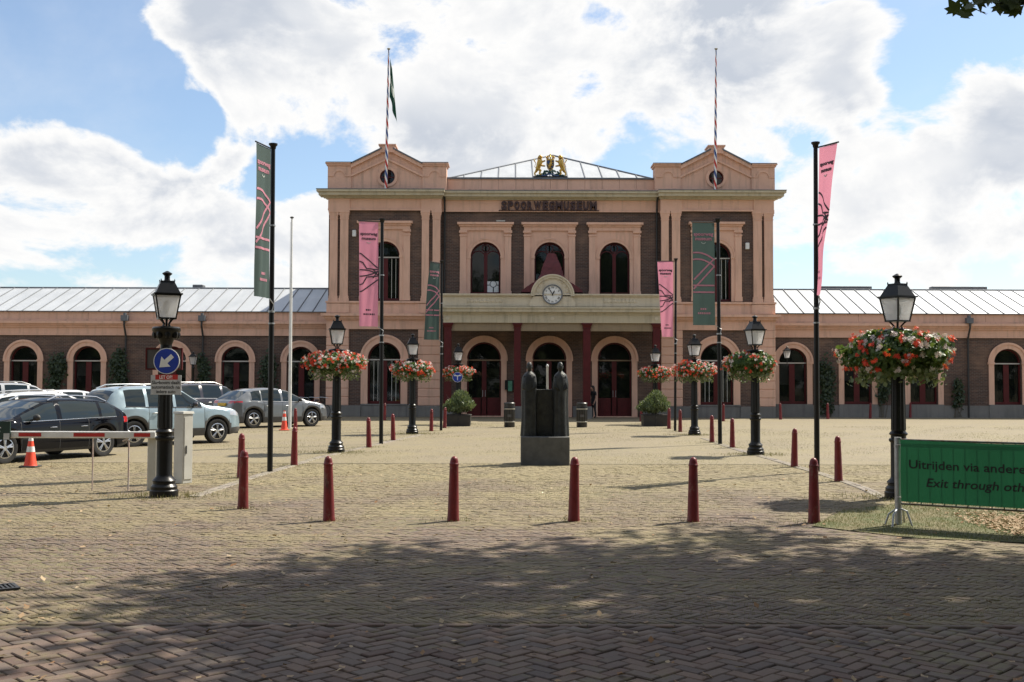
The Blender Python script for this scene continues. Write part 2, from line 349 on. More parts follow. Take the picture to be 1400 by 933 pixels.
    paving('square_far', [tuple(v * 0.80 for v in c) for c in pc], (0.250, 0.208, 0.100), 0.50, 0.95, False)
    paving('gutter_brick', [(0.22, 0.19, 0.16), (0.30, 0.265, 0.22), (0.26, 0.22, 0.19), (0.19, 0.16, 0.14)], (0.24, 0.21, 0.12), 0.7, 1.0, True)
    simple('joint_sand', (0.17, 0.145, 0.075), (0.10, 0.085, 0.05), 6, 0.95, 0, 0.3)
    simple('joint_dark', (0.045, 0.036, 0.026), (0.07, 0.058, 0.035), 6, 0.95, 0, 0.3)
    simple('verge_soil', (0.17, 0.140, 0.075), (0.085, 0.10, 0.035), 2.0, 0.95, 0, 0.5)
make_materials()
M = MATS
def scuff(name, c, lo, hi, sc):
    """chips and scuffs with their own ragged shapes, laid over a paint"""
    nt = M[name].node_tree; b = [n for n in nt.nodes if n.type == 'BSDF_PRINCIPLED'][0]
    src = b.inputs['Base Color'].links[0].from_socket
    nt.links.new(mixc(nt, ramp(nt, noise(nt, pos(nt, (1, 1, 0.5)), sc, 6, 0.75), [(lo, 0.0), (hi, 0.8)]), src, c), b.inputs['Base Color'])
scuff('bollard_red', (0.20, 0.10, 0.08), 0.58, 0.66, 9); scuff('bollard_red', (0.05, 0.03, 0.028), 0.57, 0.68, 4)
scuff('black_iron', (0.035, 0.03, 0.026), 0.58, 0.70, 11)

# ------------------------------------------------------------------ mesh helpers
class MB:
    def __init__(s): s.v, s.f, s.mi = [], [], []
    def add(s, vs, fs, m=0):
        o = len(s.v); s.v.extend([tuple(p) for p in vs]); s.f.extend([tuple(i + o for i in f) for f in fs]); s.mi.extend([m] * len(fs))
        return s
    def box(s, x0, x1, y0, y1, z0, z1, m=0):
        return s.add([(x0, y0, z0), (x1, y0, z0), (x1, y1, z0), (x0, y1, z0), (x0, y0, z1), (x1, y0, z1), (x1, y1, z1), (x0, y1, z1)],
                     [(0, 3, 2, 1), (4, 5, 6, 7), (0, 1, 5, 4), (1, 2, 6, 5), (2, 3, 7, 6), (3, 0, 4, 7)], m)
    def frustum(s, c, a0, b0, z0, a1, b1, z1, m=0):
        x, y = c
        return s.add([(x - a0, y - b0, z0), (x + a0, y - b0, z0), (x + a0, y + b0, z0), (x - a0, y + b0, z0),
                      (x - a1, y - b1, z1), (x + a1, y - b1, z1), (x + a1, y + b1, z1), (x - a1, y + b1, z1)],
                     [(0, 3, 2, 1), (4, 5, 6, 7), (0, 1, 5, 4), (1, 2, 6, 5), (2, 3, 7, 6), (3, 0, 4, 7)], m)
    def tube(s, p0, p1, r0, r1=None, n=10, m=0, caps=True):
        p0, p1 = Vector(p0), Vector(p1); r1 = r0 if r1 is None else r1
        d = (p1 - p0).normalized(); a = d.orthogonal().normalized(); b = d.cross(a)
        vs = []
        for p, r in ((p0, r0), (p1, r1)):
            for k in range(n):
                t = 2 * math.pi * k / n; vs.append(p + a * (r * math.cos(t)) + b * (r * math.sin(t)))
        fs = [(k, (k + 1) % n, n + (k + 1) % n, n + k) for k in range(n)]
        if caps: fs += [tuple(range(n - 1, -1, -1)), tuple(range(n, 2 * n))]
        return s.add(vs, fs, m)
    def path(s, pts, r, n=8, m=0):
        pts = [Vector(p) for p in pts]; rs = r if isinstance(r, (list, tuple)) else [r] * len(pts)
        vs = []; a = None
        for i, p in enumerate(pts):
            d = (pts[min(i + 1, len(pts) - 1)] - pts[max(i - 1, 0)]).normalized()
            a = d.orthogonal().normalized() if a is None else (a - d * a.dot(d)).normalized()
            b = d.cross(a)
            for k in range(n):
                t = 2 * math.pi * k / n; vs.append(p + a * (rs[i] * math.cos(t)) + b * (rs[i] * math.sin(t)))
        fs = [(i * n + k, i * n + (k + 1) % n, (i + 1) * n + (k + 1) % n, (i + 1) * n + k) for i in range(len(pts) - 1) for k in range(n)]
        fs += [tuple(range(n - 1, -1, -1)), tuple(range((len(pts) - 1) * n, len(pts) * n))]
        return s.add(vs, fs, m)
    def lathe(s, prof, n=20, c=(0, 0), m=0, sx=1.0, sy=1.0, phase=0.0):
        vs = []
        for (r, z) in prof:
            for k in range(n):
                t = 2 * math.pi * k / n + phase; vs.append((c[0] + sx * r * math.cos(t), c[1] + sy * r * math.sin(t), z))
        L = len(prof)
        fs = [(i * n + k, i * n + (k + 1) % n, (i + 1) * n + (k + 1) % n, (i + 1) * n + k) for i in range(L - 1) for k in range(n)]
        fs += [tuple(range(n - 1, -1, -1)), tuple(range((L - 1) * n, L * n))]
        return s.add(vs, fs, m)
    def prism(s, poly, y0, y1, m=0):            # polygon in x,z pushed along y
        n = len(poly)
        vs = [(x, y0, z) for x, z in poly] + [(x, y1, z) for x, z in poly]
        fs = [tuple(range(n)), tuple(range(2 * n - 1, n - 1, -1))] + [(k, n + k, n + (k + 1) % n, (k + 1) % n) for k in range(n)]
        return s.add(vs, fs, m)
    def ring(s, outer, inner, y0, y1, m=0):     # open band between two polylines in x,z, with thickness
        n = len(outer)
        vs = [(x, y0, z) for x, z in outer] + [(x, y0, z) for x, z in inner] + [(x, y1, z) for x, z in outer] + [(x, y1, z) for x, z in inner]
        fs = []
        for k in range(n - 1):
            fs += [(k, n + k, n + k + 1, k + 1), (2 * n + k, 2 * n + k + 1, 3 * n + k + 1, 3 * n + k),
                   (k, k + 1, 2 * n + k + 1, 2 * n + k), (n + k, 3 * n + k, 3 * n + k + 1, n + k + 1)]
        fs += [(0, 2 * n, 3 * n, n), (n - 1, 2 * n - 1, 4 * n - 1, 3 * n - 1)]
        return s.add(vs, fs, m)
    def ball(s, c, rx, ry=None, rz=None, n=10, m=0):
        ry = rx if ry is None else ry; rz = rx if rz is None else rz
        h = n // 2 + 1; vs = [(c[0], c[1], c[2] - rz)]
        for i in range(1, h):
            ph = -math.pi / 2 + math.pi * i / h
            for k in range(n):
                t = 2 * math.pi * k / n
                vs.append((c[0] + rx * math.cos(ph) * math.cos(t), c[1] + ry * math.cos(ph) * math.sin(t), c[2] + rz * math.sin(ph)))
        vs.append((c[0], c[1], c[2] + rz)); e = len(vs) - 1
        fs = [(0, 1 + (k + 1) % n, 1 + k) for k in range(n)]
        for i in range(h - 2):
            for k in range(n): fs.append((1 + i * n + k, 1 + i * n + (k + 1) % n, 1 + (i + 1) * n + (k + 1) % n, 1 + (i + 1) * n + k))
        fs += [(1 + (h - 2) * n + k, 1 + (h - 2) * n + (k + 1) % n, e) for k in range(n)]
        return s.add(vs, fs, m)
    def build(s, name, mats, parent=None, org=None, smooth=None, bevel=0.0):
        v = s.v
        if org is not None: v = [(a - org[0], b - org[1], c - org[2]) for a, b, c in v]
        me = bpy.data.meshes.new(name); me.from_pydata(v, [], s.f)
        ms = mats if isinstance(mats, (list, tuple)) else [mats]
        for q in ms: me.materials.append(M[q])
        if len(ms) > 1: me.polygons.foreach_set('material_index', s.mi)
        if smooth is not None:
            me.polygons.foreach_set('use_smooth', [True] * len(me.polygons)); me.set_sharp_from_angle(angle=R(smooth))
        me.update()
        o = bpy.data.objects.new(name, me); COL.objects.link(o)
        if parent is not None: o.parent = parent
        if bevel:
            bv = o.modifiers.new('bevel', 'BEVEL'); bv.width = bevel; bv.segments = 1; bv.limit_method = 'ANGLE'
        return o
def empty(name, loc=(0, 0, 0), rz=0.0):
    o = bpy.data.objects.new(name, None); COL.objects.link(o); o.location = loc; o.rotation_euler = (0, 0, rz)
    o.empty_display_size = 0.2
    return o
def tag(o, label=None, cat=None, group=None, kind=None):
    if label: o['label'] = label
    if cat: o['category'] = cat
    if group: o['group'] = group
    if kind: o['kind'] = kind
    return o
def kids(o): return [c for c in bpy.data.objects if c.parent == o]
def copy_tree(o, parent=None):
    cs = KID.get(o.name)
    if cs is None: cs = KID[o.name] = kids(o)
    c = o.copy(); COL.objects.link(c); c.parent = parent
    for ch in cs: copy_tree(ch, c)
    return c
KID = {}
def scatter(name, tv, tf, mats3, locs, mat, parent=None, shade=None):
    """many small copies of one template (leaves, petals, blades) as one mesh"""
    tv = np.asarray(tv, float); n, k = len(locs), len(tv)
    V = np.einsum('nij,kj->nki', np.asarray(mats3), tv) + np.asarray(locs)[:, None, :]
    V = V.reshape(-1, 3)
    me = bpy.data.meshes.new(name)
    fl = [len(f) for f in tf]; flat = np.array([i for f in tf for i in f])
    loops = (flat[None, :] + (np.arange(n) * k)[:, None]).reshape(-1)
    tot = np.tile(np.array(fl), n); start = np.concatenate([[0], np.cumsum(tot)[:-1]])
    me.vertices.add(n * k); me.vertices.foreach_set('co', V.reshape(-1))
    me.loops.add(len(loops)); me.loops.foreach_set('vertex_index', loops.astype(np.int32))
    me.polygons.add(len(tot)); me.polygons.foreach_set('loop_start', start.astype(np.int32)); me.polygons.foreach_set('loop_total', tot.astype(np.int32))
    me.update(calc_edges=True); me.validate()
    at = me.attributes.new('shade', 'FLOAT', 'FACE')
    sh = np.random.rand(n) if shade is None else np.asarray(shade)
    at.data.foreach_set('value', np.repeat(sh, len(tf)).astype(np.float32))
    me.materials.append(M[mat])
    o = bpy.data.objects.new(name, me); COL.objects.link(o)
    if parent is not None: o.parent = parent
    return o
def rot_many(n, rng, tilt=None, scale=None):
    """random rotations; tilt limits the lean from upright"""
    az = rng.random(n) * 2 * np.pi
    ti = (np.arccos(1 - 2 * rng.random(n)) if tilt is None else rng.random(n) * tilt)
    ro = rng.random(n) * 2 * np.pi
    def rz(a):
        c, s_, z, o = np.cos(a), np.sin(a), np.zeros_like(a), np.ones_like(a)
        return np.stack([np.stack([c, -s_, z], -1), np.stack([s_, c, z], -1), np.stack([z, z, o], -1)], -2)
    c, s_, z, o = np.cos(ti), np.sin(ti), np.zeros(n), np.ones(n)
    rx = np.stack([np.stack([o, z, z], -1), np.stack([z, c, -s_], -1), np.stack([z, s_, c], -1)], -2)
    m = rz(az) @ rx @ rz(ro)
    if scale is not None: m = m * np.asarray(scale)[:, None, None]
    return m
def text_mesh(txt, size, align='CENTER', off=0.0, extrude=0.0, shear=0.0, space=1.0):
    cu = bpy.data.curves.new('t', 'FONT'); cu.body = txt; cu.size = size; cu.align_x = align; cu.offset = off; cu.extrude = extrude
    cu.shear = shear; cu.space_character = space; cu.resolution_u = 3
    ob = bpy.data.objects.new('t', cu); COL.objects.link(ob)
    dg = bpy.context.evaluated_depsgraph_get(); dg.update()
    me = bpy.data.meshes.new_from_object(ob.evaluated_get(dg))
    v = [tuple(p.co) for p in me.vertices]; f = [tuple(p.vertices) for p in me.polygons]
    bpy.data.objects.remove(ob); bpy.data.curves.remove(cu); bpy.data.meshes.remove(me)
    return v, f
# ------------------------------------------------------------------ ground and paving
rng = np.random.default_rng(11)
random.seed(5)
def ground():
    g = MB().add([(-900, -300, -0.012), (900, -300, -0.012), (900, 1500, -0.012), (-900, 1500, -0.012)], [(0, 1, 2, 3)]).build('ground', 'joint_sand')
    tag(g, kind='structure')
YROAD = 8.05                                # where the roadway's big bricks end
YFAR = 24.0                                 # small bricks are laid one by one as far as this
def herringbone(x0, x1, y0, y1, L, W, turn=45):
    """double-width 45 degree herringbone: centres and directions of the bricks"""
    out = []
    c = math.cos(R(turn)); s = math.sin(R(turn))
    rad = max(abs(x0), abs(x1), abs(y0), abs(y1)) * 1.6
    k = max(1, int(round(L / W)))           # bricks abreast of a length
    L = k * W
    n = int(rad / W) + 2
    # basic cell: a horizontal brick at (i + j..) on a W grid
    for j in range(-n, n):
        for i0 in range(-n // (2 * k) - 2, n // (2 * k) + 3):
            i = i0 * 2 * k + j
            for (cx, cy, d) in ((i * W + L / 2, j * W + W / 2, 0), ((i + k) * W + W / 2 , (j) * W - L / 2 + W, 1)):
                X = c * cx - s * cy; Y = s * cx + c * cy
                if x0 <= X <= x1 and y0 <= Y <= y1: out.append((X, Y, d))
    return out, L
def brick_template(L, W, h, ch):
    a, b = L / 2, W / 2
    v = [(-a, -b, -0.03), (a, -b, -0.03), (a, b, -0.03), (-a, b, -0.03), (-a, -b, h - ch), (a, -b, h - ch), (a, b, h - ch), (-a, b, h - ch),
         (-a + ch, -b + ch, h), (a - ch, -b + ch, h), (a - ch, b - ch, h), (-a + ch, b - ch, h)]
    f = [(0, 1, 5, 4), (1, 2, 6, 5), (2, 3, 7, 6), (3, 0, 4, 7), (4, 5, 9, 8), (5, 6, 10, 9), (6, 7, 11, 10), (7, 4, 8, 11), (8, 9, 10, 11)]
    return v, f
def bmats(bs, tilt, seed, turn=45):
    r = np.random.default_rng(seed); n = len(bs)
    ang = np.array([R(turn) + (R(90) if b[2] else 0) for b in bs]) + r.normal(0, 0.018, n)
    tx, ty = r.normal(0, tilt, n), r.normal(0, tilt, n)
    c, s = np.cos(ang), np.sin(ang); z = np.zeros(n); o = np.ones(n)
    rzm = np.stack([np.stack([c, -s, z], -1), np.stack([s, c, z], -1), np.stack([z, z, o], -1)], -2)
    sh = np.stack([np.stack([o, z, z], -1), np.stack([z, o, z], -1), np.stack([tx, ty, o], -1)], -2)
    loc = np.stack([np.array([b[0] for b in bs]) + r.normal(0, 0.0015, n), np.array([b[1] for b in bs]) + r.normal(0, 0.0015, n), r.normal(0, 0.0022, n)], -1)
    return rzm @ sh, loc
def paving():
    # roadway of large bricks in the foreground
    road = MB().add([(-40, -30, -0.004), (40, -30, -0.004), (40, YROAD, -0.004), (-40, YROAD, -0.004)], [(0, 1, 2, 3)]).build('road', 'joint_dark')
    tag(road, kind='structure')
    bs, L = herringbone(-9, 9, 3.4, YROAD - 0.10, 0.212, 0.106)
    tv, tf = brick_template(L - 0.012, 0.106 - 0.012, 0.013, 0.006)
    mats3, loc = bmats(bs, 0.015, 3)
    def seen(p):
        q = CAMROT.transposed() @ (Vector(p) - Vector((0, 0, HC)))
        if q.z >= 0: return None
        return CXP + F_PX * q.x / -q.z, CYP - F_PX * q.y / -q.z
    inview = []
    for i, l in enumerate(loc):
        s = seen(l)
        if s and -10 < s[0] < 1410 and s[1] < 938: inview.append((-s[1], i))
    inview.sort(); near = set(i for _, i in inview[:300])
    me = None
    for i in sorted(near):
        if me is None:
            mb = MB(); mb.add(tv, tf); o = mb.build('brick', 'road_brick', road); me = o.data
        else:
            o = bpy.data.objects.new('brick', me); COL.objects.link(o); o.parent = road
        m3 = Matrix([list(r) for r in mats3[i]])
        o.matrix_local = Matrix.Translation(Vector(loc[i])) @ m3.to_4x4()
    rest = [i for i in range(len(bs)) if i not in near]
    o = scatter('bricks_beyond', tv, tf, mats3[rest], loc[rest], 'road_brick', road); tag(o, kind='stuff')
    # the line of edging bricks, then the square in smaller bricks
    sq = MB().add([(-60, YROAD, 0.0), (60, YROAD, 0.0), (60, YFAR + 0.3, 0.0), (-60, YFAR + 0.3, 0.0)], [(0, 1, 2, 3)]).build('square', 'joint_sand')
    tag(sq, kind='structure')
    ne = int(18 / 0.21); ebs = [(-9 + 0.21 * k, YROAD - 0.035, 0) for k in range(ne)]
    tv2, tf2 = brick_template(0.203, 0.070, 0.009, 0.005)
    r = np.random.default_rng(8); em = np.tile(np.eye(3), (ne, 1, 1)); el = np.array([(b[0], b[1] + r.normal(0, 0.003), r.normal(0, 0.0015)) for b in ebs])
    o = scatter('edging_bricks', tv2, tf2, em, el, 'road_brick', road); tag(o, kind='stuff')
    bs, L = herringbone(-14.5, 14.5, YROAD + 0.0, YFAR, 0.22, 0.055, 135)
    bs = [b for b in bs if abs(b[0]) < 0.50 * b[1] + 2.2]
    tv, tf = brick_template(L - 0.008, 0.055 - 0.007, 0.0055, 0.003)
    mats3, loc = bmats(bs, 0.018, 5, 135)
    # the old bed has settled: long shallow dips and a wandering of the courses
    lx, ly = loc[:, 0].copy(), loc[:, 1].copy()
    loc[:, 2] += 0.004 * np.sin(lx * 1.1 + 0.6 * np.sin(ly * 0.7)) * np.cos(ly * 0.9)
    loc[:, 0] += 0.03 * np.sin(ly * 0.8 + lx * 0.2); loc[:, 1] += 0.03 * np.sin(lx * 0.7 + 1)
    kp = loc[:, 1] > YROAD + 0.05; mats3, loc = mats3[kp], loc[kp]
    o = scatter('bricks', tv, tf, mats3, loc, 'square_brick', sq); tag(o, kind='stuff')
    far = MB().add([(-90, YFAR + 0.05, 0.006), (90, YFAR + 0.05, 0.006), (90, 75, 0.006), (-90, 75, 0.006)], [(0, 1, 2, 3)]).build('far_paving', 'square_far')
    far.parent = sq
    for sx in (-1, 1):
        P = [(sx * (0.50 * YROAD + 2.1), YROAD), (sx * 60, YROAD), (sx * 60, YFAR + 0.1), (sx * (0.5 * YFAR + 2.1), YFAR + 0.1)]
        s = MB().add([(p[0], p[1], 0.006) for p in P], [(0, 1, 2, 3)]).build('side_paving', 'square_far', sq)
def gutters():
    """pale edging courses that curve along the sides of the square"""
    out = []
    for pts in (((962, 600), (1003, 614), (1060, 630), (1130, 651), (1180, 668), (1212, 683)), ((575, 595), (520, 607), (430, 628), (340, 655), (262, 681))):
        P = [G(x, y) for x, y in pts]; Q = []
        for a, b in zip(P[:-1], P[1:]):
            n = max(1, int((b - a).length / 0.205))
            for k in range(n): Q.append((a + (b - a) * (k / n), math.atan2((b - a).y, (b - a).x)))
        out += Q
    r = np.random.default_rng(2); tv, tf = brick_template(0.197, 0.095, 0.014, 0.005); ms, ls = [], []
    for p, an in out:
        for o in (-0.05, 0.05):
            t = an + r.normal() * 0.03; c, s = math.cos(t), math.sin(t); ms.append([[c, -s, 0], [s, c, 0], [0, 0, 1]]); ls.append((p.x - math.sin(an) * o, p.y + math.cos(an) * o, 0.004 + r.normal() * 0.002))
    o = scatter('gutter_bricks', tv, tf, np.array(ms), np.array(ls), 'gutter_brick', bpy.data.objects['square']); tag(o, kind='stuff')
# ------------------------------------------------------------------ the station building
YF, YPV, YP, YW = 58.0, 57.65, 55.4, 59.0
def bx(x, Y=YF): return (x - 700.0) * (Y + 0.15) / F_PX
def bz(y, Y=YF): return HC + Y * math.tan(PITCH + math.atan((CYP - y) / F_PX))
def arch(cx, hw, zs, zsp, n=18):
    return [(cx - hw, zs)] + [(cx + hw * math.cos(math.pi - math.pi * k / n), zsp + hw * math.sin(math.pi * k / n)) for k in range(n + 1)] + [(cx + hw, zs)]
def wall_arches(mb, x0, x1, z0, z1, y, ops, depth):
    cur = x0
    def q(a, b, c, d): mb.add([(a, y, c), (b, y, c), (b, y, d), (a, y, d)], [(0, 1, 2, 3)])
    for (cx, hw, zs, zsp) in sorted(ops):
        q(cur, cx - hw, z0, z1)
        if zs > z0 + 1e-3: q(cx - hw, cx + hw, z0, zs)
        P = arch(cx, hw, zs, zsp)
        for (xa, za), (xb, zb) in zip(P[1:-1], P[2:-1]):
            mb.add([(xa, y, za), (xb, y, zb), (xb, y, z1), (xa, y, z1)], [(0, 1, 2, 3)])
        for (xa, za), (xb, zb) in zip(P[:-1], P[1:]):
            mb.add([(xa, y, za), (xb, y, zb), (xb, y + depth, zb), (xa, y + depth, za)], [(0, 1, 2, 3)])
        cur = cx + hw
    q(cur, x1, z0, z1)
def half_disc(cx, r, z, n=16): return [(cx + r * math.cos(math.pi * k / n), z + r * math.sin(math.pi * k / n)) for k in range(n + 1)]

def window(root, org, cx, hw, zs, zsp, y, style, wall_y, sur=0.27, proud=0.07):
    """frame mesh = the window itself; panes, transom and stone surround are its children"""
    fb = MB(); t = 0.075
    fb.ring(arch(cx, hw, zs, zsp), arch(cx, hw - t, zs, zsp), y, y + 0.10)
    fb.box(cx - hw + t, cx + hw - t, y + 0.005, y + 0.095, zs, zs + (0.14 if style != 'door' else 0.05))
    if style == 'upper':
        fb.box(cx - 0.09, cx + 0.09, y + 0.01, y + 0.09, zs + 0.14, zsp + 0.25)
        for s in (-1, 1):                                   # tracery: two small arches and a circle
            c2 = cx + s * hw * 0.5; r2 = hw * 0.47
            fb.ring(arch(c2, r2, zsp - 0.05, zsp), arch(c2, r2 - 0.05, zsp - 0.05, zsp), y + 0.015, y + 0.07)
        rr = hw * 0.27; cz = zsp + hw * 0.62
        fb.ring([(cx + rr * math.cos(a), cz + rr * math.sin(a)) for a in np.linspace(0, 2 * math.pi, 17)],
                [(cx + (rr - 0.05) * math.cos(a), cz + (rr - 0.05) * math.sin(a)) for a in np.linspace(0, 2 * math.pi, 17)], y + 0.02, y + 0.075)
    else:
        mw = {'wing': 0.15, 'door': 0.12, 'pav': 0.13}[style]
        fb.box(cx - mw, cx + mw, y + 0.01, y + 0.09, zs + 0.05, zsp - 0.06)
        fb.box(cx - hw + t, cx + hw - t, y - 0.01, y + 0.098, zsp - 0.09, zsp + 0.0)
        if style == 'door':
            for s in (-1, 1):
                fb.box(cx + s * hw * 0.56 - hw * 0.36, cx + s * hw * 0.56 + hw * 0.36, y + 0.02, y + 0.085, zs + 0.05, zs + 0.95)
                fb.box(cx + s * hw * 0.54 - hw * 0.26, cx + s * hw * 0.54 + hw * 0.26, y - 0.006, y + 0.03, zs + 0.22, zs + 0.78)
    w = fb.build('window' if style != 'door' else 'door', 'red_paint', root, org)
    gy = y + 0.05
    lo, hi = zs + (0.14 if style != 'door' else 0.95), zsp - 0.09
    if style == 'upper':
        for s in (-1, 1):
            P = [(cx + s * 0.05, lo), (cx + s * (hw - t * 0.5), lo)] + [(cx + s * (hw - t * 0.5) * math.cos(a), zsp + (hw - t * 0.5) * math.sin(a)) for a in np.linspace(0, math.pi / 2 - 0.05, 9)]
            MB().prism(P, gy, gy + 0.012).build('pane', 'window_glass', w, org)
    else:
        MB().prism(half_disc(cx, hw - t * 0.5, zsp - 0.02), gy, gy + 0.012).build('pane', 'window_glass', w, org)
        for s in (-1, 1):
            xa, xb = sorted((cx + s * 0.10, cx + s * (hw - t * 0.5)))
            MB().box(xa, xb, gy, gy + 0.012, lo, hi).build('pane', 'window_glass', w, org)
            if style == 'pav':
                xm = cx + s * (hw * 0.55)
                for dx in (-0.10, 0.12): MB().box(xm + dx - 0.013, xm + dx + 0.013, gy - 0.02, gy - 0.002, lo, hi).build('glazing_bar', 'off_white', w, org)
            if style == 'door':
                MB().tube((cx + s * 0.07, y - 0.05, zs + 1.0), (cx + s * 0.07, y - 0.05, zs + 1.35), 0.015, n=6).build('handle', 'galvanised', w, org)
        MB().box(cx - hw + 0.01, cx + hw - 0.01, y - 0.03, y - 0.011, zsp - 0.075, zsp - 0.015).build('transom', 'off_white' if style in ('wing', 'pav') else 'soffit', w, org)
    rn = random.Random(int(cx * 97 + zs * 31)); k = rn.random()
    if style in ('wing', 'pav') and k < 0.75:
        for s in ((-1, 1) if k < 0.5 else (-1,)):
            xa, xb = sorted((cx + s * (hw - 0.09), cx + s * (hw - 0.09 - (0.12 + 0.22 * rn.random())))); cv = MB(); n_ = 8
            for q in range(n_): x_ = xa + (xb - xa) * (q + 0.5) / n_; cv.tube((x_, y + 0.13, lo + 0.02), (x_, y + 0.13, hi), (xb - xa) / n_ * 0.62, n=6)
            cv.build('curtain', 'curtain', w, org)
    elif style == 'wing':
        for s in (-1, 1):
            xa, xb = sorted((cx + s * 0.12, cx + s * (hw - 0.09))); zz = hi - (hi - lo) * (0.25 + 0.35 * rn.random())
            MB().box(xa, xb, y + 0.12, y + 0.125, zz, hi).build('blind', 'blind', w, org)
    if sur:
        sb = MB(); sb.ring(arch(cx, hw + sur, zs, zsp), arch(cx, hw + 0.004, zs, zsp), wall_y - proud, wall_y + 0.14)
        sb.ring(arch(cx, hw + sur + 0.05, zsp, zsp)[1:-1], arch(cx, hw + sur - 0.06, zsp, zsp)[1:-1], wall_y - proud - 0.05, wall_y - proud + 0.003)
        for s in (-1, 1):
            xa, xb = sorted((cx + s * (hw - 0.02), cx + s * (hw + sur + 0.05)))
            sb.box(xa, xb, wall_y - proud - 0.045, wall_y + 0.01, zsp - 0.09, zsp + 0.03)
        sb.build('surround', 'stone', w, org)
        MB().box(cx - hw - sur, cx + hw + sur, wall_y - proud - 0.06, wall_y + 0.15, zs - 0.09, zs - 0.003).build('sill', 'plinth_stone' if style in ('wing', 'pav') else 'stone', w, org)
    return w

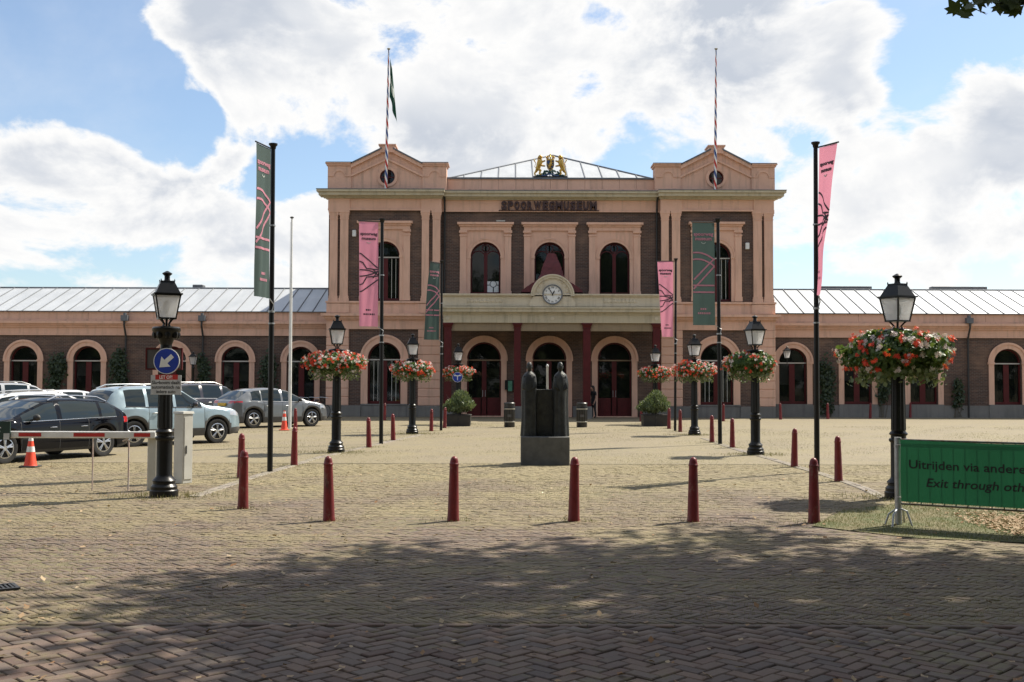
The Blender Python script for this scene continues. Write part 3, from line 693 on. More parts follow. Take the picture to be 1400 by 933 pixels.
def station():
    org = (bx(752), YF, 0.0)
    root = tag(empty('station_building', org), 'tall salmon stone and brick station hall with twin gabled pavilions and clock portico', 'building')
    B = lambda mb, name, mat, par=root, **k: mb.build(name, mat, par, org, **k)
    zFr0, zFr1, zCor = bz(290.5), bz(274.5), bz(264)          # frieze bottom, frieze top, cornice top
    zBand0, zBand1 = bz(451.4), bz(413.5)
    zPl = bz(555)
    xl, xr = bx(450), bx(1055)
    pav = ((bx(450), bx(603), bx(527)), (bx(902), bx(1055), bx(977.5)))
    gsp, gin = bz(491.5), bz(413)
    usp = bz(352)
    hwu = 20.6 / 25.8
    cen_u = [bx(663.5), bx(751), bx(840)]
    cen_d = [bx(662), bx(751), bx(840)]
    hwd = 23.2 / 25.8
    # brick walls with their openings
    mb = MB(); wall_arches(mb, bx(602), bx(903), 0, zBand0 + 0.3, YF, [(c, hwd, 0.06, gsp) for c in cen_d], 0.4); B(mb, 'wall', 'brick_wall')
    mb = MB(); wall_arches(mb, bx(602), bx(903), zBand0 + 0.3, zFr0 + 0.05, YF, [(c, hwu, bz(403), usp) for c in cen_u], 0.4); B(mb, 'wall', 'brick_wall')
    for (a, b, c) in pav:
        mb = MB(); wall_arches(mb, a, b, 0, zBand0 + 0.2, YPV, [(c, 22.3 / 25.8, bz(552.7), gsp)], 0.4); B(mb, 'wall', 'brick_wall')
        mb = MB(); wall_arches(mb, a, b, zBand1 - 0.2, zFr0 + 0.05, YPV, [(c, 20 / 25.8, bz(412.5), usp)], 0.4); B(mb, 'wall', 'brick_wall')
    mb = MB()
    for (x0, x1) in ((xl + 0.02, xl + 0.4), (xr - 0.4, xr - 0.02)): mb.box(x0, x1, YPV + 0.01, YF + 13, 0, zFr1)
    for x in (bx(602), bx(903)): mb.box(x - 0.02, x + 0.02, YPV + 0.02, YF + 0.02, 0, zFr1)
    mb.box(xl + 0.4, xr - 0.4, YF + 12.6, YF + 13, 0, zFr1)
    B(mb, 'side_wall', 'brick_wall')
    mb = MB(); mb.box(xl + 0.4, xr - 0.4, YF + 0.44, YF + 0.5, 0.0, zFr1)     # near-black sheet: the dimness of the rooms is put into its colour
    B(mb, 'dark_room_sheet', 'dark_inside')
    # plinth and rusticated piers, block by block
    mb = MB()
    for (a, b, c) in pav:
        mb.box(a - 0.10, c - 22.3 / 25.8 - 0.34, YPV - 0.20, YPV + 0.1, 0, zPl); mb.box(c - 22.3 / 25.8 - 0.34, c + 22.3 / 25.8 + 0.34, YPV - 0.15, YPV + 0.1, 0, zPl - 0.03)
        mb.box(c + 22.3 / 25.8 + 0.34, b + 0.05, YPV - 0.20, YPV + 0.1, 0, zPl)
    for (x0, x1) in ((bx(605), bx(631)), (bx(694.5), bx(719)), (bx(783), bx(808)), (bx(874), bx(900))): mb.box(x0, x1, YF - 0.12, YF + 0.02, 0, zPl)
    B(mb, 'plinth', 'plinth_stone', bevel=0.015)
    n = 9; hgt = (zBand0 - zPl) / n; rnd = random.Random(4)
    for (x0, x1) in ((bx(448.5), bx(479)), (bx(573), bx(603)), (bx(902), bx(931)), (bx(1026), bx(1056.5))):
        for k in range(n):
            d = YPV - 0.125 - rnd.random() * 0.012
            z0, z1 = zPl + k * hgt + 0.012, zPl + (k + 1) * hgt - 0.012
            c = 0.025
            m2 = MB().add([(x0, YPV + 0.05, z0), (x1, YPV + 0.05, z0), (x1, YPV + 0.05, z1), (x0, YPV + 0.05, z1),
                           (x0, d + c, z0), (x1, d + c, z0), (x1, d + c, z1), (x0, d + c, z1),
                           (x0 + c, d, z0 + c), (x1 - c, d, z0 + c), (x1 - c, d, z1 - c), (x0 + c, d, z1 - c)],
                          [(0, 1, 5, 4), (1, 2, 6, 5), (2, 3, 7, 6), (3, 0, 4, 7), (4, 5, 9, 8), (5, 6, 10, 9), (6, 7, 11, 10), (7, 4, 8, 11), (8, 9, 10, 11)])
            B(m2, 'stone_block', 'stone')
        B(MB().box(x0 + 0.03, x1 - 0.03, YPV - 0.09, YPV + 0.02, zPl, zBand0), 'pier_core', 'stone_worn')
    # string course between the storeys on the pavilions
    for (a, b, c) in pav:
        e0, e1 = (a - 0.06, b + 0.03) if a < 0 else (a - 0.03, b + 0.06)
        mb = MB(); mb.box(e0, e1, YPV - 0.13, YPV + 0.05, zBand0, bz(439.5))
        mb.box(e0 - 0.02, e1 + 0.02, YPV - 0.19, YPV + 0.04, bz(439.5), bz(437.5))
        mb.box(e0 - 0.10, e1 + 0.10, YPV - 0.30, YPV + 0.04, bz(437.5), bz(434)); mb.box(e0 - 0.24, e1 + 0.24, YPV - 0.45, YPV + 0.03, bz(434), bz(430.5))
        mb.box(e0, e1, YPV - 0.15, YPV + 0.05, bz(430.5), bz(416)); mb.box(e0 - 0.04, e1 + 0.04, YPV - 0.24, YPV + 0.04, bz(416), zBand1)
        B(mb, 'string_course', 'stone')
        for (x0, x1) in ((a - 0.04, a + 1.15), (b - 1.2, b + 0.0)):
            B(MB().box(x0, x1, YPV - 0.21, YPV - 0.1, bz(429.5), bz(417)), 'pedestal', 'stone')
    # pilasters
    for (p0, p1) in ((452, 462.5), (466, 477), (577, 586.7), (591.8, 602), (902.5, 912.5), (917, 928), (1027.6, 1039), (1042.5, 1054)):
        x0, x1 = bx(p0), bx(p1); y0 = YPV - 0.13; z0, z1 = zBand1, zFr0
        mb = MB(); mb.box(x0, x1, y0, YPV + 0.02, z0 + 0.28, z1 - 0.42)
        mb.box(x0 - 0.05, x1 + 0.05, y0 - 0.05, YPV + 0.02, z0, z0 + 0.16); mb.box(x0 - 0.03, x1 + 0.03, y0 - 0.03, YPV + 0.02, z0 + 0.16, z0 + 0.28)
        mb.box(x0 - 0.02, x1 + 0.02, y0 - 0.025, YPV + 0.02, z1 - 0.46, z1 - 0.40)
        xc, hw_ = (x0 + x1) / 2, (x1 - x0) / 2
        mb.frustum((xc, (y0 + YPV) / 2), hw_, (YPV - y0) / 2, z1 - 0.40, hw_ + 0.05, (YPV - y0) / 2 + 0.05, z1 - 0.12)
        mb.box(x0 - 0.07, x1 + 0.07, y0 - 0.07, YPV + 0.02, z1 - 0.12, z1 - 0.002)
        for s in (-1, 1): mb.tube((xc + s * hw_, y0 - 0.05, z1 - 0.2), (xc + s * hw_, y0 + 0.04, z1 - 0.2), 0.06, n=8)
        B(mb, 'pilaster', 'stone')
    # entablature: frieze, cornice
    mb = MB(); mb.box(bx(603), bx(902), YF - 0.10, YF + 0.3, zFr0, zFr1); mb.box(bx(603), bx(902), YF - 0.14, YF + 0.2, zFr0 - 0.0, zFr0 + 0.08)
    for (a, b, c) in pav:
        mb.box(a - 0.0, b + 0.0, YPV - 0.10, YPV + 0.3, zFr0 + 0.001, zFr1 + 0.001); mb.box(a - 0.03, b + 0.03, YPV - 0.19, YPV + 0.2, zFr0 + 0.001, zFr0 + 0.09)
        for (x0, x1) in ((a - 0.02, a + 1.12), (b - 1.05, b + 0.02)): mb.box(x0, x1, YPV - 0.16, YPV, zFr0 + 0.09, zFr1)
    B(mb, 'frieze', 'stone')
    mb = MB()
    def corn(x0, x1, y, endl, endr):
        h = zCor - zFr1
        for k, (o, za, zb) in enumerate(((0.16, 0.0, 0.16), (0.30, 0.16, 0.30), (0.46, 0.30, 0.72), (0.56, 0.72, 1.0))):
            mb.box(x0 - o * endl, x1 + o * endr, y - 0.1 - o, y + 0.3, zFr1 + h * za + 0.002, zFr1 + h * zb)
    corn(bx(603) + 0.05, bx(902) - 0.05, YF, 0, 0); corn(pav[0][0], pav[0][1], YPV, 1, 0.35); corn(pav[1][0], pav[1][1], YPV, 0.35, 1)
    B(mb, 'cornice', 'olive_cream')
    mb = MB()
    for (a, b, y, l, r) in ((bx(603) + 0.22, bx(902) - 0.22, YF, 0, 0), (*pav[0][:2], YPV, 1, .35), (*pav[1][:2], YPV, .35, 1)):
        mb.box(a - 0.58 * l, b + 0.58 * r, y - 0.68, y + 0.3, zCor + 0.001, zCor + 0.035)
    B(mb, 'cornice_flashing', 'lead')
    # parapet over the middle, in stone slabs
    px0, px1 = bx(610), bx(894); zp0, zp1 = zCor + 0.03, bz(245.5)
    ns = 12
    for k in range(ns):
        x0 = px0 + (px1 - px0) * k / ns + 0.006; x1 = px0 + (px1 - px0) * (k + 1) / ns - 0.006
        B(MB().box(x0, x1, YF - 0.02 - 0.006 * rnd.random(), YF + 0.3, zp0, zp1), 'parapet_slab', 'stone')
    B(MB().box(px0, px1, YF - 0.12, YF + 0.28, zp0, zp0 + 0.16), 'parapet_base', 'stone_worn')
    B(MB().box(px0, px1, YF - 0.10, YF + 0.36, zp1, zp1 + 0.09), 'parapet_cap', 'lead')
    # pavilion attics with gables
    for (a, b, c) in pav:
        pL, pR = (a - 0.06, bx(480) if a < 0 else bx(929)), (bx(577.5) if a < 0 else bx(1025.5), b + 0.12 if a < 0 else b + 0.08)
        if a > 0: pL = (bx(894), bx(929))
        if a < 0: pR = (bx(577.5), bx(610))
        z0 = zCor + 0.03; zt = bz(229)
        y0 = YPV - 0.05
        gc = bx(529.5) if a < 0 else bx(977.5)
        poly = [(pL[1], z0), (pR[0], z0), (pR[0], zt), (gc + 0.42, bz(208.5)), (gc - 0.42, bz(208.5)), (pL[1], zt)]
        # gable face with the round opening
        rr = 10.5 / 25.8; cz = bz(244.5)
        mb = MB(); nn = 32; cir = [(gc + rr * math.cos(2 * math.pi * k / nn), cz + rr * math.sin(2 * math.pi * k / nn)) for k in range(nn)]
        def hit(ang):
            dx, dz = math.cos(ang), math.sin(ang); best = 1e9
            for (xa, za), (xb, zb) in zip(poly, poly[1:] + poly[:1]):
                ex, ez = xb - xa, zb - za; den = dx * ez - dz * ex
                if abs(den) < 1e-9: continue
                t = ((xa - gc) * ez - (za - cz) * ex) / den; u = ((xa - gc) * dz - (za - cz) * dx) / den
                if t > 0 and -1e-6 <= u <= 1 + 1e-6: best = min(best, t)
            return (gc + dx * best, cz + dz * best)
        angs = sorted([2 * math.pi * k / nn for k in range(nn)] + [math.atan2(z - cz, x - gc) % (2 * math.pi) for x, z in poly])
        for a0, a1 in zip(angs, angs[1:] + [angs[0] + 2 * math.pi]):
            if a1 - a0 < 1e-6: continue
            o0, o1 = hit(a0), hit(a1)
            i0, i1 = [(gc + rr * math.cos(t), cz + rr * math.sin(t)) for t in (a0, a1)]
            mb.add([(i0[0], y0, i0[1]), (o0[0], y0, o0[1]), (o1[0], y0, o1[1]), (i1[0], y0, i1[1])], [(0, 1, 2, 3)])
            mb.add([(i0[0], y0, i0[1]), (i1[0], y0, i1[1]), (i1[0], y0 + 0.4, i1[1]), (i0[0], y0 + 0.4, i0[1])], [(0, 1, 2, 3)])
        mb.prism([(p[0], p[1]) for p in poly], y0 + 0.42, y0 + 0.75)
        gb = B(mb, 'gable', 'stone_worn')
        # raking mouldings, inner triangle moulding
        def rake(o, w, y_a, y_b, mat, nm, inset=0.0):
            for s in (-1, 1):
                xo = (pL[1] if s < 0 else pR[0]) - s * inset * 1.3; zo = zt - inset
                xi, zi = gc + s * (0.30 if inset == 0 else 0.0), bz(208.5) - inset * (1.0 if inset == 0 else 1.12)
                B(MB().prism([(xo, zo + o), (xi, zi + o), (xi, zi + o + w), (xo, zo + o + w)], y_a, y_b), nm, mat, gb)
        rake(-0.16, 0.20, y0 - 0.16, y0 + 0.8, 'stone', 'raking_cornice'); rake(0.04, 0.08, y0 - 0.22, y0 + 0.85, 'lead', 'raking_flashing')
        for s in (-1, 1):
            xo = pL[1] if s < 0 else pR[0]; zo = zt - 0.62; zi = bz(208.5) - 0.52
            B(MB().prism([(xo, zo), (gc, zi), (gc, zi + 0.10), (xo, zo + 0.10)], y0 - 0.09, y0 + 0.01), 'inner_moulding', 'stone', gb)
        mb = MB(); mb.ring([(gc + (rr + 0.13) * math.cos(t), cz + (rr + 0.13) * math.sin(t)) for t in np.linspace(0, 2 * math.pi, 33)],
                           [(gc + (rr - 0.01) * math.cos(t), cz + (rr - 0.01) * math.sin(t)) for t in np.linspace(0, 2 * math.pi, 33)], y0 - 0.06, y0 + 0.05)
        B(mb, 'round_surround', 'stone', gb)
        rw = MB(); rw.ring([(gc + rr * math.cos(t), cz + rr * math.sin(t)) for t in np.linspace(0, 2 * math.pi, 33)],
                           [(gc + (rr - 0.06) * math.cos(t), cz + (rr - 0.06) * math.sin(t)) for t in np.linspace(0, 2 * math.pi, 33)], y0 + 0.12, y0 + 0.18)
        rw.box(gc - 0.03, gc + 0.03, y0 + 0.12, y0 + 0.18, cz - rr + 0.02, cz + rr - 0.02); rw.box(gc - rr + 0.02, gc + rr - 0.02, y0 + 0.121, y0 + 0.179, cz - 0.03, cz + 0.03)
        w = B(rw, 'round_window', 'red_paint')
        B(MB().prism([(gc + rr * 0.97 * math.cos(2 * math.pi * k / 24), cz + rr * 0.97 * math.sin(2 * math.pi * k / 24)) for k in range(24)], y0 + 0.15, y0 + 0.16), 'pane', 'window_glass', w)
        mb = MB(); mb.box(gc - 0.40, gc + 0.40, y0 - 0.18, y0 + 0.8, bz(212), bz(203)); mb.box(gc - 0.46, gc + 0.46, y0 - 0.24, y0 + 0.86, bz(203), bz(201))
        B(mb, 'apex_block', 'stone_worn')
        for (q0, q1) in (pL, pR):
            mb = MB(); mb.box(q0, q1, y0 - 0.08, y0 + 0.8, z0, bz(230)); mb.box(q0 - 0.06, q1 + 0.06, y0 - 0.15, y0 + 0.86, bz(230), bz(227.5))
            mb.box(q0 - 0.12, q1 + 0.12, y0 - 0.22, y0 + 0.92, bz(227.5), bz(226.2)); mb.box(q0 + 0.04, q1 - 0.04, y0 - 0.13, y0 - 0.07, z0, z0 + 0.16)
            xc = (q0 + q1) / 2
            mb.ring([(xc - 0.6, bz(243))] + half_disc(xc, 0.36, bz(243), 10)[::-1] + [(xc + 0.6, bz(243))],
                    [(xc - 0.6, bz(244.6))] + half_disc(xc, 0.29, bz(244.6), 10)[::-1] + [(xc + 0.6, bz(244.6))], y0 - 0.12, y0 - 0.07)
            p = B(mb, 'attic_pier', 'stone_worn')
            B(MB().box(q0 - 0.10, q1 + 0.10, y0 - 0.2, y0 + 0.9, bz(226.2) + 0.002, bz(225)), 'pier_cap', 'lead', p)
    # windows
    for c in cen_u:
        w = window(root, org, c, hwu, bz(403), usp, YF + 0.22, 'upper', YF, sur=0)
        stone_frame(w, org, c, hwu, bz(405), usp, YF, bz(305), bz(316))
    for (a, b, c) in pav:
        w = window(root, org, c, 20 / 25.8, bz(412.5), usp, YPV + 0.22, 'pav', YPV, sur=0)
        stone_frame(w, org, c, 20 / 25.8, bz(412.5), usp, YPV, bz(305), bz(316))
        window(root, org, c, 22.3 / 25.8, bz(552.7), gsp, YPV + 0.2, 'pav', YPV, sur=0.36)
    for c in cen_d:
        window(root, org, c, hwd, 0.06, gsp, YF + 0.22, 'door', YF, sur=0.30)
    # white panel and dark tracery standing in for bright sky seen through the building
    xg = bx(673.5); zg = bz(403)
    mb = MB(); mb.box(xg - 0.32, xg + 0.30, YF + 0.245, YF + 0.252, zg, zg + 0.72); pl = B(mb, 'sky_glimpse', 'white_paint')
    mb = MB(); mb.ring([(xg + 0.02 + 0.19 * math.cos(t), zg + 0.58 + 0.19 * math.sin(t)) for t in np.linspace(0, 2 * math.pi, 17)],
                       [(xg + 0.02 + 0.155 * math.cos(t), zg + 0.58 + 0.155 * math.sin(t)) for t in np.linspace(0, 2 * math.pi, 17)], YF + 0.235, YF + 0.244)
    mb.box(xg, xg + 0.05, YF + 0.235, YF + 0.244, zg, zg + 0.39); mb.box(xg - 0.32, xg - 0.16, YF + 0.235, YF + 0.244, zg + 0.5, zg + 0.54); mb.box(xg + 0.21, xg + 0.3, YF + 0.235, YF + 0.244, zg + 0.5, zg + 0.54)
    B(mb, 'glimpse_tracery', 'letter_black', pl)
    # hipped metal roof behind the parapet, sheet by sheet
    hx0, hx1, hxc = bx(609, 59), bx(896, 59), bx(755, 65.5); hy0, hy1 = YF + 0.9, YF + 7.5
    hz0, hz1 = zp1 + 0.0, bz(213, hy1)
    hz0 = bz(245.5, hy0)
    roof = MB(); roof.add([(hx0, hy0, hz0), (hx1, hy0, hz0), (hxc, hy1, hz1 - 0.03), (hx0, hy1 * 2 - hy0, hz0), (hx1, hy1 * 2 - hy0, hz0)], [(0, 3, 2), (1, 2, 4), (3, 4, 2)])
    roof = B(roof, 'roof', 'zinc')
    def tt(x): return 1 - (hxc - x) / (hxc - hx0) if x < hxc else 1 - (x - hxc) / (hx1 - hxc)
    def pp(x, t, up=0.0): return (hxc + (x - hxc) * 1.0, hy0 + (hy1 - hy0) * t, hz0 + (hz1 - hz0) * t + up)
    nsp = 12; xs = [hx0 + (hx1 - hx0) * k / nsp for k in range(nsp + 1)]
    for xa, xb in zip(xs[:-1], xs[1:]):
        P = [pp(xa + 0.01, 0), pp(xb - 0.01, 0), pp(xb - 0.01, max(tt(xb - 0.01), 0.0))]
        if xa < hxc < xb: P.append(pp(hxc, 1))
        P.append(pp(xa + 0.01, max(tt(xa + 0.01), 0.0)))
        nP = len(P); mb = MB(); mb.add(P + [(p[0], p[1], p[2] - 0.03) for p in P], [tuple(range(nP))] + [(k, nP + k, nP + (k + 1) % nP, (k + 1) % nP) for k in range(nP)])
        B(mb, 'roof_panel', 'zinc', roof)
    for x in xs[1:-1]:
        B(MB().tube(pp(x, 0, 0.02), pp(x, tt(x), 0.02), 0.035, n=5), 'seam', 'zinc_seam', roof)
    for x in (hx0, hx1): B(MB().tube(pp(x, 0, 0.02), pp(hxc, 1, 0.02), 0.05, n=6), 'hip_ridge', 'zinc_seam', roof)
    mb = MB(); mb.box(xl + 0.3, xr - 0.3, YF + 0.5, YF + 12.8, zCor - 0.3, zCor - 0.1); B(mb, 'flat_roof', 'lead')
    # letters on the frieze
    lx0, lx1 = bx(684), bx(816); word = 'SPOORWEGMUSEUM'; zl0, zl1 = bz(288.8), bz(277)
    wid = {'W': 1.35, 'M': 1.25}; tot = sum(wid.get(ch, 1.0) for ch in word); u = (lx1 - lx0) / tot; cur = lx0
    sign = B(MB().box(lx0 - 0.1, lx1 + 0.1, YF - 0.19, YF - 0.17, zl0 - 0.02, zl0 + 0.03), 'sign_rail', 'letter_dark')
    for ch in word:
        wd = wid.get(ch, 1.0) * u
        v, f = text_mesh(ch, 1.0, 'LEFT', 0.05, 0.06)
        xs_ = [p[0] for p in v]; ys_ = [p[1] for p in v]; a0, a1, b0, b1 = min(xs_), max(xs_), min(ys_), max(ys_)
        mb = MB(); mb.add([(cur + 0.03 + (p[0] - a0) / (a1 - a0) * (wd - 0.06), YF - 0.22 - p[2] * 0.9, zl0 + 0.03 + (p[1] - b0) / (b1 - b0) * (zl1 - zl0)) for p in v], f)
        B(mb, 'letter', 'letter_dark', sign); cur += wd
    # alarm boxes, cameras, down pipes, notice boards
    for (px, py) in ((485, 321.5), (1019.5, 337)): B(MB().box(bx(px) - 0.10, bx(px) + 0.10, YPV - 0.14, YPV, bz(py) - 0.17, bz(py) + 0.17), 'alarm_box', 'white_paint', bevel=0.02)
    B(MB().box(bx(1041.5) - 0.13, bx(1041.5) + 0.13, YPV - 0.28, YPV - 0.1, bz(513), bz(497)), 'notice_case', 'black_paint')
    for px in (607.5, 897.5):
        mb = MB(); mb.path([(bx(px), YF - 0.12, zBand1 - 0.3), (bx(px), YF - 0.12, zFr0 - 0.1), (bx(px), YF - 0.28, zFr1 - 0.1), (bx(px), YF - 0.5, zFr1 + 0.1)], 0.05, 8)
        B(mb, 'down_pipe', 'plastic_black')
    B(MB().box(bx(678), bx(690), YF - 0.16, YF - 0.02, bz(303.6), bz(302)), 'floodlight', 'off_white')
    portico(root, org)
    return root

def stone_frame(w, org, cx, hw, zs, zsp, wy, ztop, zcap):
    """flat stone tabernacle round an upper window"""
    fo = 35 / 25.8 if hw > 0.79 else 34 / 25.8
    mb = MB(); wall_arches(mb, cx - fo, cx + fo, zs, zcap, wy - 0.08, [(cx, hw, zs, zsp)], 0.2)
    mb.add([(cx - fo, wy - 0.08, zs), (cx - fo, wy, zs), (cx - fo, wy, zcap), (cx - fo, wy - 0.08, zcap)], [(0, 1, 2, 3)])
    mb.add([(cx + fo, wy - 0.08, zs), (cx + fo, wy, zs), (cx + fo, wy, zcap), (cx + fo, wy - 0.08, zcap)], [(0, 1, 2, 3)])
    for s in (-1, 1):
        xa, xb = sorted((cx + s * (fo - 0.34), cx + s * fo))
        mb.box(xa, xb, wy - 0.13, wy - 0.078, zs + 0.25, zcap - 0.3); mb.box(xa - 0.03, xb + 0.03, wy - 0.16, wy - 0.07, zs, zs + 0.25)
        mb.box(xa - 0.03, xb + 0.03, wy - 0.16, wy - 0.07, zcap - 0.30, zcap - 0.22); mb.box(xa - 0.05, xb + 0.05, wy - 0.18, wy - 0.07, zcap - 0.12, zcap)
        xa, xb = sorted((cx + s * (hw - 0.02), cx + s * (hw + 0.2))); mb.box(xa, xb, wy - 0.12, wy - 0.07, zsp - 0.08, zsp + 0.05)
    mb.ring(arch(cx, hw + 0.17, zsp, zsp)[1:-1], arch(cx, hw + 0.002, zsp, zsp)[1:-1], wy - 0.115, wy - 0.079)
    mb.ring(arch(cx, hw + 0.21, zsp, zsp)[1:-1], arch(cx, hw + 0.15, zsp, zsp)[1:-1], wy - 0.145, wy - 0.114)
    mb.box(cx - fo - 0.0, cx + fo + 0.0, wy - 0.17, wy, zcap, ztop - 0.22); mb.box(cx - fo - 0.06, cx + fo + 0.06, wy - 0.24, wy, ztop - 0.22, ztop - 0.12)
    mb.box(cx - fo - 0.14, cx + fo + 0.14, wy - 0.34, wy, ztop - 0.12, ztop)
    mb.build('surround', 'stone', w, org)

def portico(root, org):
    Z = lambda y: bz(y, YP); X = lambda x: bx(x, YP)
    B = lambda mb, name, mat, par, **k: mb.build(name, mat, par, org, **k)
    x0, x1 = X(606), X(903)
    zb = Z(441.5)
    mb = MB()
    mb.box(x0, x1, YP, YF - 0.02, zb, Z(430.5)); mb.box(x0 - 0.03, x1 + 0.03, YP - 0.05, YF - 0.03, Z(430.5), Z(429)); mb.box(x0 - 0.08, x1 + 0.08, YP - 0.10, YF - 0.04, Z(429), Z(427))
    mb.box(x0 - 0.20, x1 + 0.20, YP - 0.24, YF - 0.05, Z(427), Z(422.5)); mb.box(x0 - 0.26, x1 + 0.26, YP - 0.30, YF - 0.06, Z(422.5), Z(420.3))
    por = B(mb, 'portico', 'olive_cream', root)
    mb = MB(); mb.box(x0 - 0.05, x1 + 0.05, YP - 0.06, YP + 0.3, Z(420.3) + 0.001, Z(405.5)); mb.box(x0 - 0.14, x1 + 0.14, YP - 0.16, YP + 0.36, Z(405.5), Z(404.0)); mb.box(x0 - 0.2, x1 + 0.2, YP - 0.22, YP + 0.4, Z(404.0), Z(402.2))
    mb.box(x0 + 0.1, X(735), YP - 0.09, YP - 0.05, Z(418.5), Z(417.2)); mb.box(X(775), x1 - 0.1, YP - 0.09, YP - 0.05, Z(418.5), Z(417.2))
    for s, xx in ((1, x0 - 0.05), (-1, x1 + 0.05)): mb.box(min(xx, xx + s * 0.3), max(xx, xx + s * 0.3), YP + 0.3, YF - 0.1, Z(420.3) + 0.001, Z(405.5))
    B(mb, 'parapet', 'cream', por)
    for (a, b) in ((637, 687), (824, 869)):
        mb = MB()
        for k in range(9):
            xx = X(a) + (X(b) - X(a)) * (k + 0.5) / 9
            mb.ball((xx, YP - 0.07, Z(411.5)), 0.075, 0.03, 0.12, 8); mb.ball((xx + 0.1, YP - 0.065, Z(411.5) - 0.03), 0.05, 0.02, 0.05, 6)
        B(mb, 'relief_ornament', 'cream', por, smooth=60)
    for xx in (X(612), X(755), X(897)):
        B(MB().prism([(xx + 0.10 * math.cos(t), Z(435.5) + 0.10 * math.sin(t)) for t in np.linspace(0, 2 * math.pi, 9)[:-1]], YP - 0.04, YP + 0.01), 'rosette', 'cream', por)
    # beam between the columns, ceiling
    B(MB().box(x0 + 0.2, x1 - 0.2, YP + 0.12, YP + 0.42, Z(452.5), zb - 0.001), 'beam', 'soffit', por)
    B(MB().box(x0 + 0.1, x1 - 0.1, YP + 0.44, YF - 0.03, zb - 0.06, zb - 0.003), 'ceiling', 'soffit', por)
    for (a, b) in ((606, 618.5), (701.7, 713), (796, 808.5), (891.5, 903.5)):
        c = X((a + b) / 2); h = (X(b) - X(a)) / 2; yc = YP + 0.22
        mb = MB(); mb.box(c - h * 0.80, c + h * 0.80, yc - h * 0.8, yc + h * 0.8, 0.62, Z(449)); mb.box(c - h * 0.92, c + h * 0.92, yc - h * 0.92, yc + h * 0.92, Z(449), Z(447.5))
        mb.frustum((c, yc), h * 0.82, h * 0.82, Z(447.5), h * 1.1, h * 1.1, Z(443.5)); mb.box(c - h * 1.2, c + h * 1.2, yc - h * 1.2 + 0.05, yc + h * 1.2, Z(443.5), zb - 0.002)
        mb.box(c - h * 0.95, c + h * 0.95, yc - h * 0.95, yc + h * 0.95, 0.62, 0.78)
        col = B(mb, 'column', 'red_paint', por)
        mb = MB(); mb.box(c - h * 1.15, c + h * 1.15, yc - h * 1.15, yc + h * 1.15, 0.0, 0.56); mb.box(c - h * 1.05, c + h * 1.05, yc - h * 1.05, yc + h * 1.05, 0.56, 0.62)
        B(mb, 'column_base', 'plinth_stone', col)
    # clock in its round-headed frame
    cx, cz = X(755), Z(403.2); ro = 28.7 / 27.07
    mb = MB(); mb.prism([(cx - ro - 0.1, Z(419.5)), (cx + ro + 0.1, Z(419.5)), (cx + ro + 0.1, Z(414))] + half_disc(cx, ro - 0.1, Z(405.5), 24) + [(cx - ro - 0.1, Z(414))], YP - 0.16, YP + 0.35)
    frm = B(mb, 'clock', 'cream', root)
    mb = MB(); mb.ring(half_disc(cx, ro, Z(405.5), 24), half_disc(cx, ro - 0.14, Z(405.5), 24), YP - 0.24, YP + 0.4)
    mb.ring(half_disc(cx, ro + 0.05, Z(405.5), 24), half_disc(cx, ro - 0.02, Z(405.5), 24), YP - 0.30, YP + 0.45)
    for k in range(9):
        t = math.pi * (k + 0.5) / 9
        mb.box(cx + 0.75 * math.cos(t) - 0.05, cx + 0.75 * math.cos(t) + 0.05, YP - 0.19, YP - 0.15, cz + 0.75 * math.sin(t) - 0.05 + 0.05, cz + 0.75 * math.sin(t) + 0.1)
    B(mb, 'clock_moulding', 'cream', frm)
    fr = 12.4 / 27.07
    B(MB().prism([(cx + fr * math.cos(2 * math.pi * k / 40), cz + fr * math.sin(2 * math.pi * k / 40)) for k in range(40)], YP - 0.20, YP - 0.15), 'dial', 'white_paint', frm)
    B(MB().ring([(cx + (fr + 0.05) * math.cos(t), cz + (fr + 0.05) * math.sin(t)) for t in np.linspace(0, 2 * math.pi, 41)],
                [(cx + (fr - 0.01) * math.cos(t), cz + (fr - 0.01) * math.sin(t)) for t in np.linspace(0, 2 * math.pi, 41)], YP - 0.24, YP - 0.14), 'dial_rim', 'lead', frm)
    rom = ['XII', 'I', 'II', 'III', 'IIII', 'V', 'VI', 'VII', 'VIII', 'IX', 'X', 'XI']
    mb = MB()
    for k, tx in enumerate(rom):
        t = math.pi / 2 - 2 * math.pi * k / 12
        v, f = text_mesh(tx, 0.13, 'CENTER', 0.003)
        ca, sa = math.cos(t - math.pi / 2), math.sin(t - math.pi / 2)
        mb.add([(cx + 0.36 * math.cos(t) + ca * p[0] - sa * (p[1] - 0.045), YP - 0.204, cz + 0.36 * math.sin(t) + sa * p[0] + ca * (p[1] - 0.045)) for p in v], f)
    B(mb, 'numerals', 'letter_black', frm)
    def hand(t, l, w, y, nm):
        dx, dz = math.cos(t), math.sin(t)
        B(MB().prism([(cx - dx * 0.06 + dz * w, cz - dz * 0.06 - dx * w), (cx + dx * l * 0.6 + dz * w * 1.5, cz + dz * l * 0.6 - dx * w * 1.5), (cx + dx * l, cz + dz * l),
                      (cx + dx * l * 0.6 - dz * w * 1.5, cz + dz * l * 0.6 + dx * w * 1.5), (cx - dx * 0.06 - dz * w, cz - dz * 0.06 + dx * w)], y - 0.012, y), nm, 'letter_black', frm)
    hand(math.pi / 2 - 2 * math.pi * (12 + 55 / 60) / 12, 0.24, 0.022, YP - 0.212, 'hour_hand'); hand(math.pi / 2 - 2 * math.pi * 55 / 60, 0.40, 0.014, YP - 0.226, 'minute_hand')
    # stepped dark red spire roof behind the clock, flared at the foot
    yc = YP + 1.35
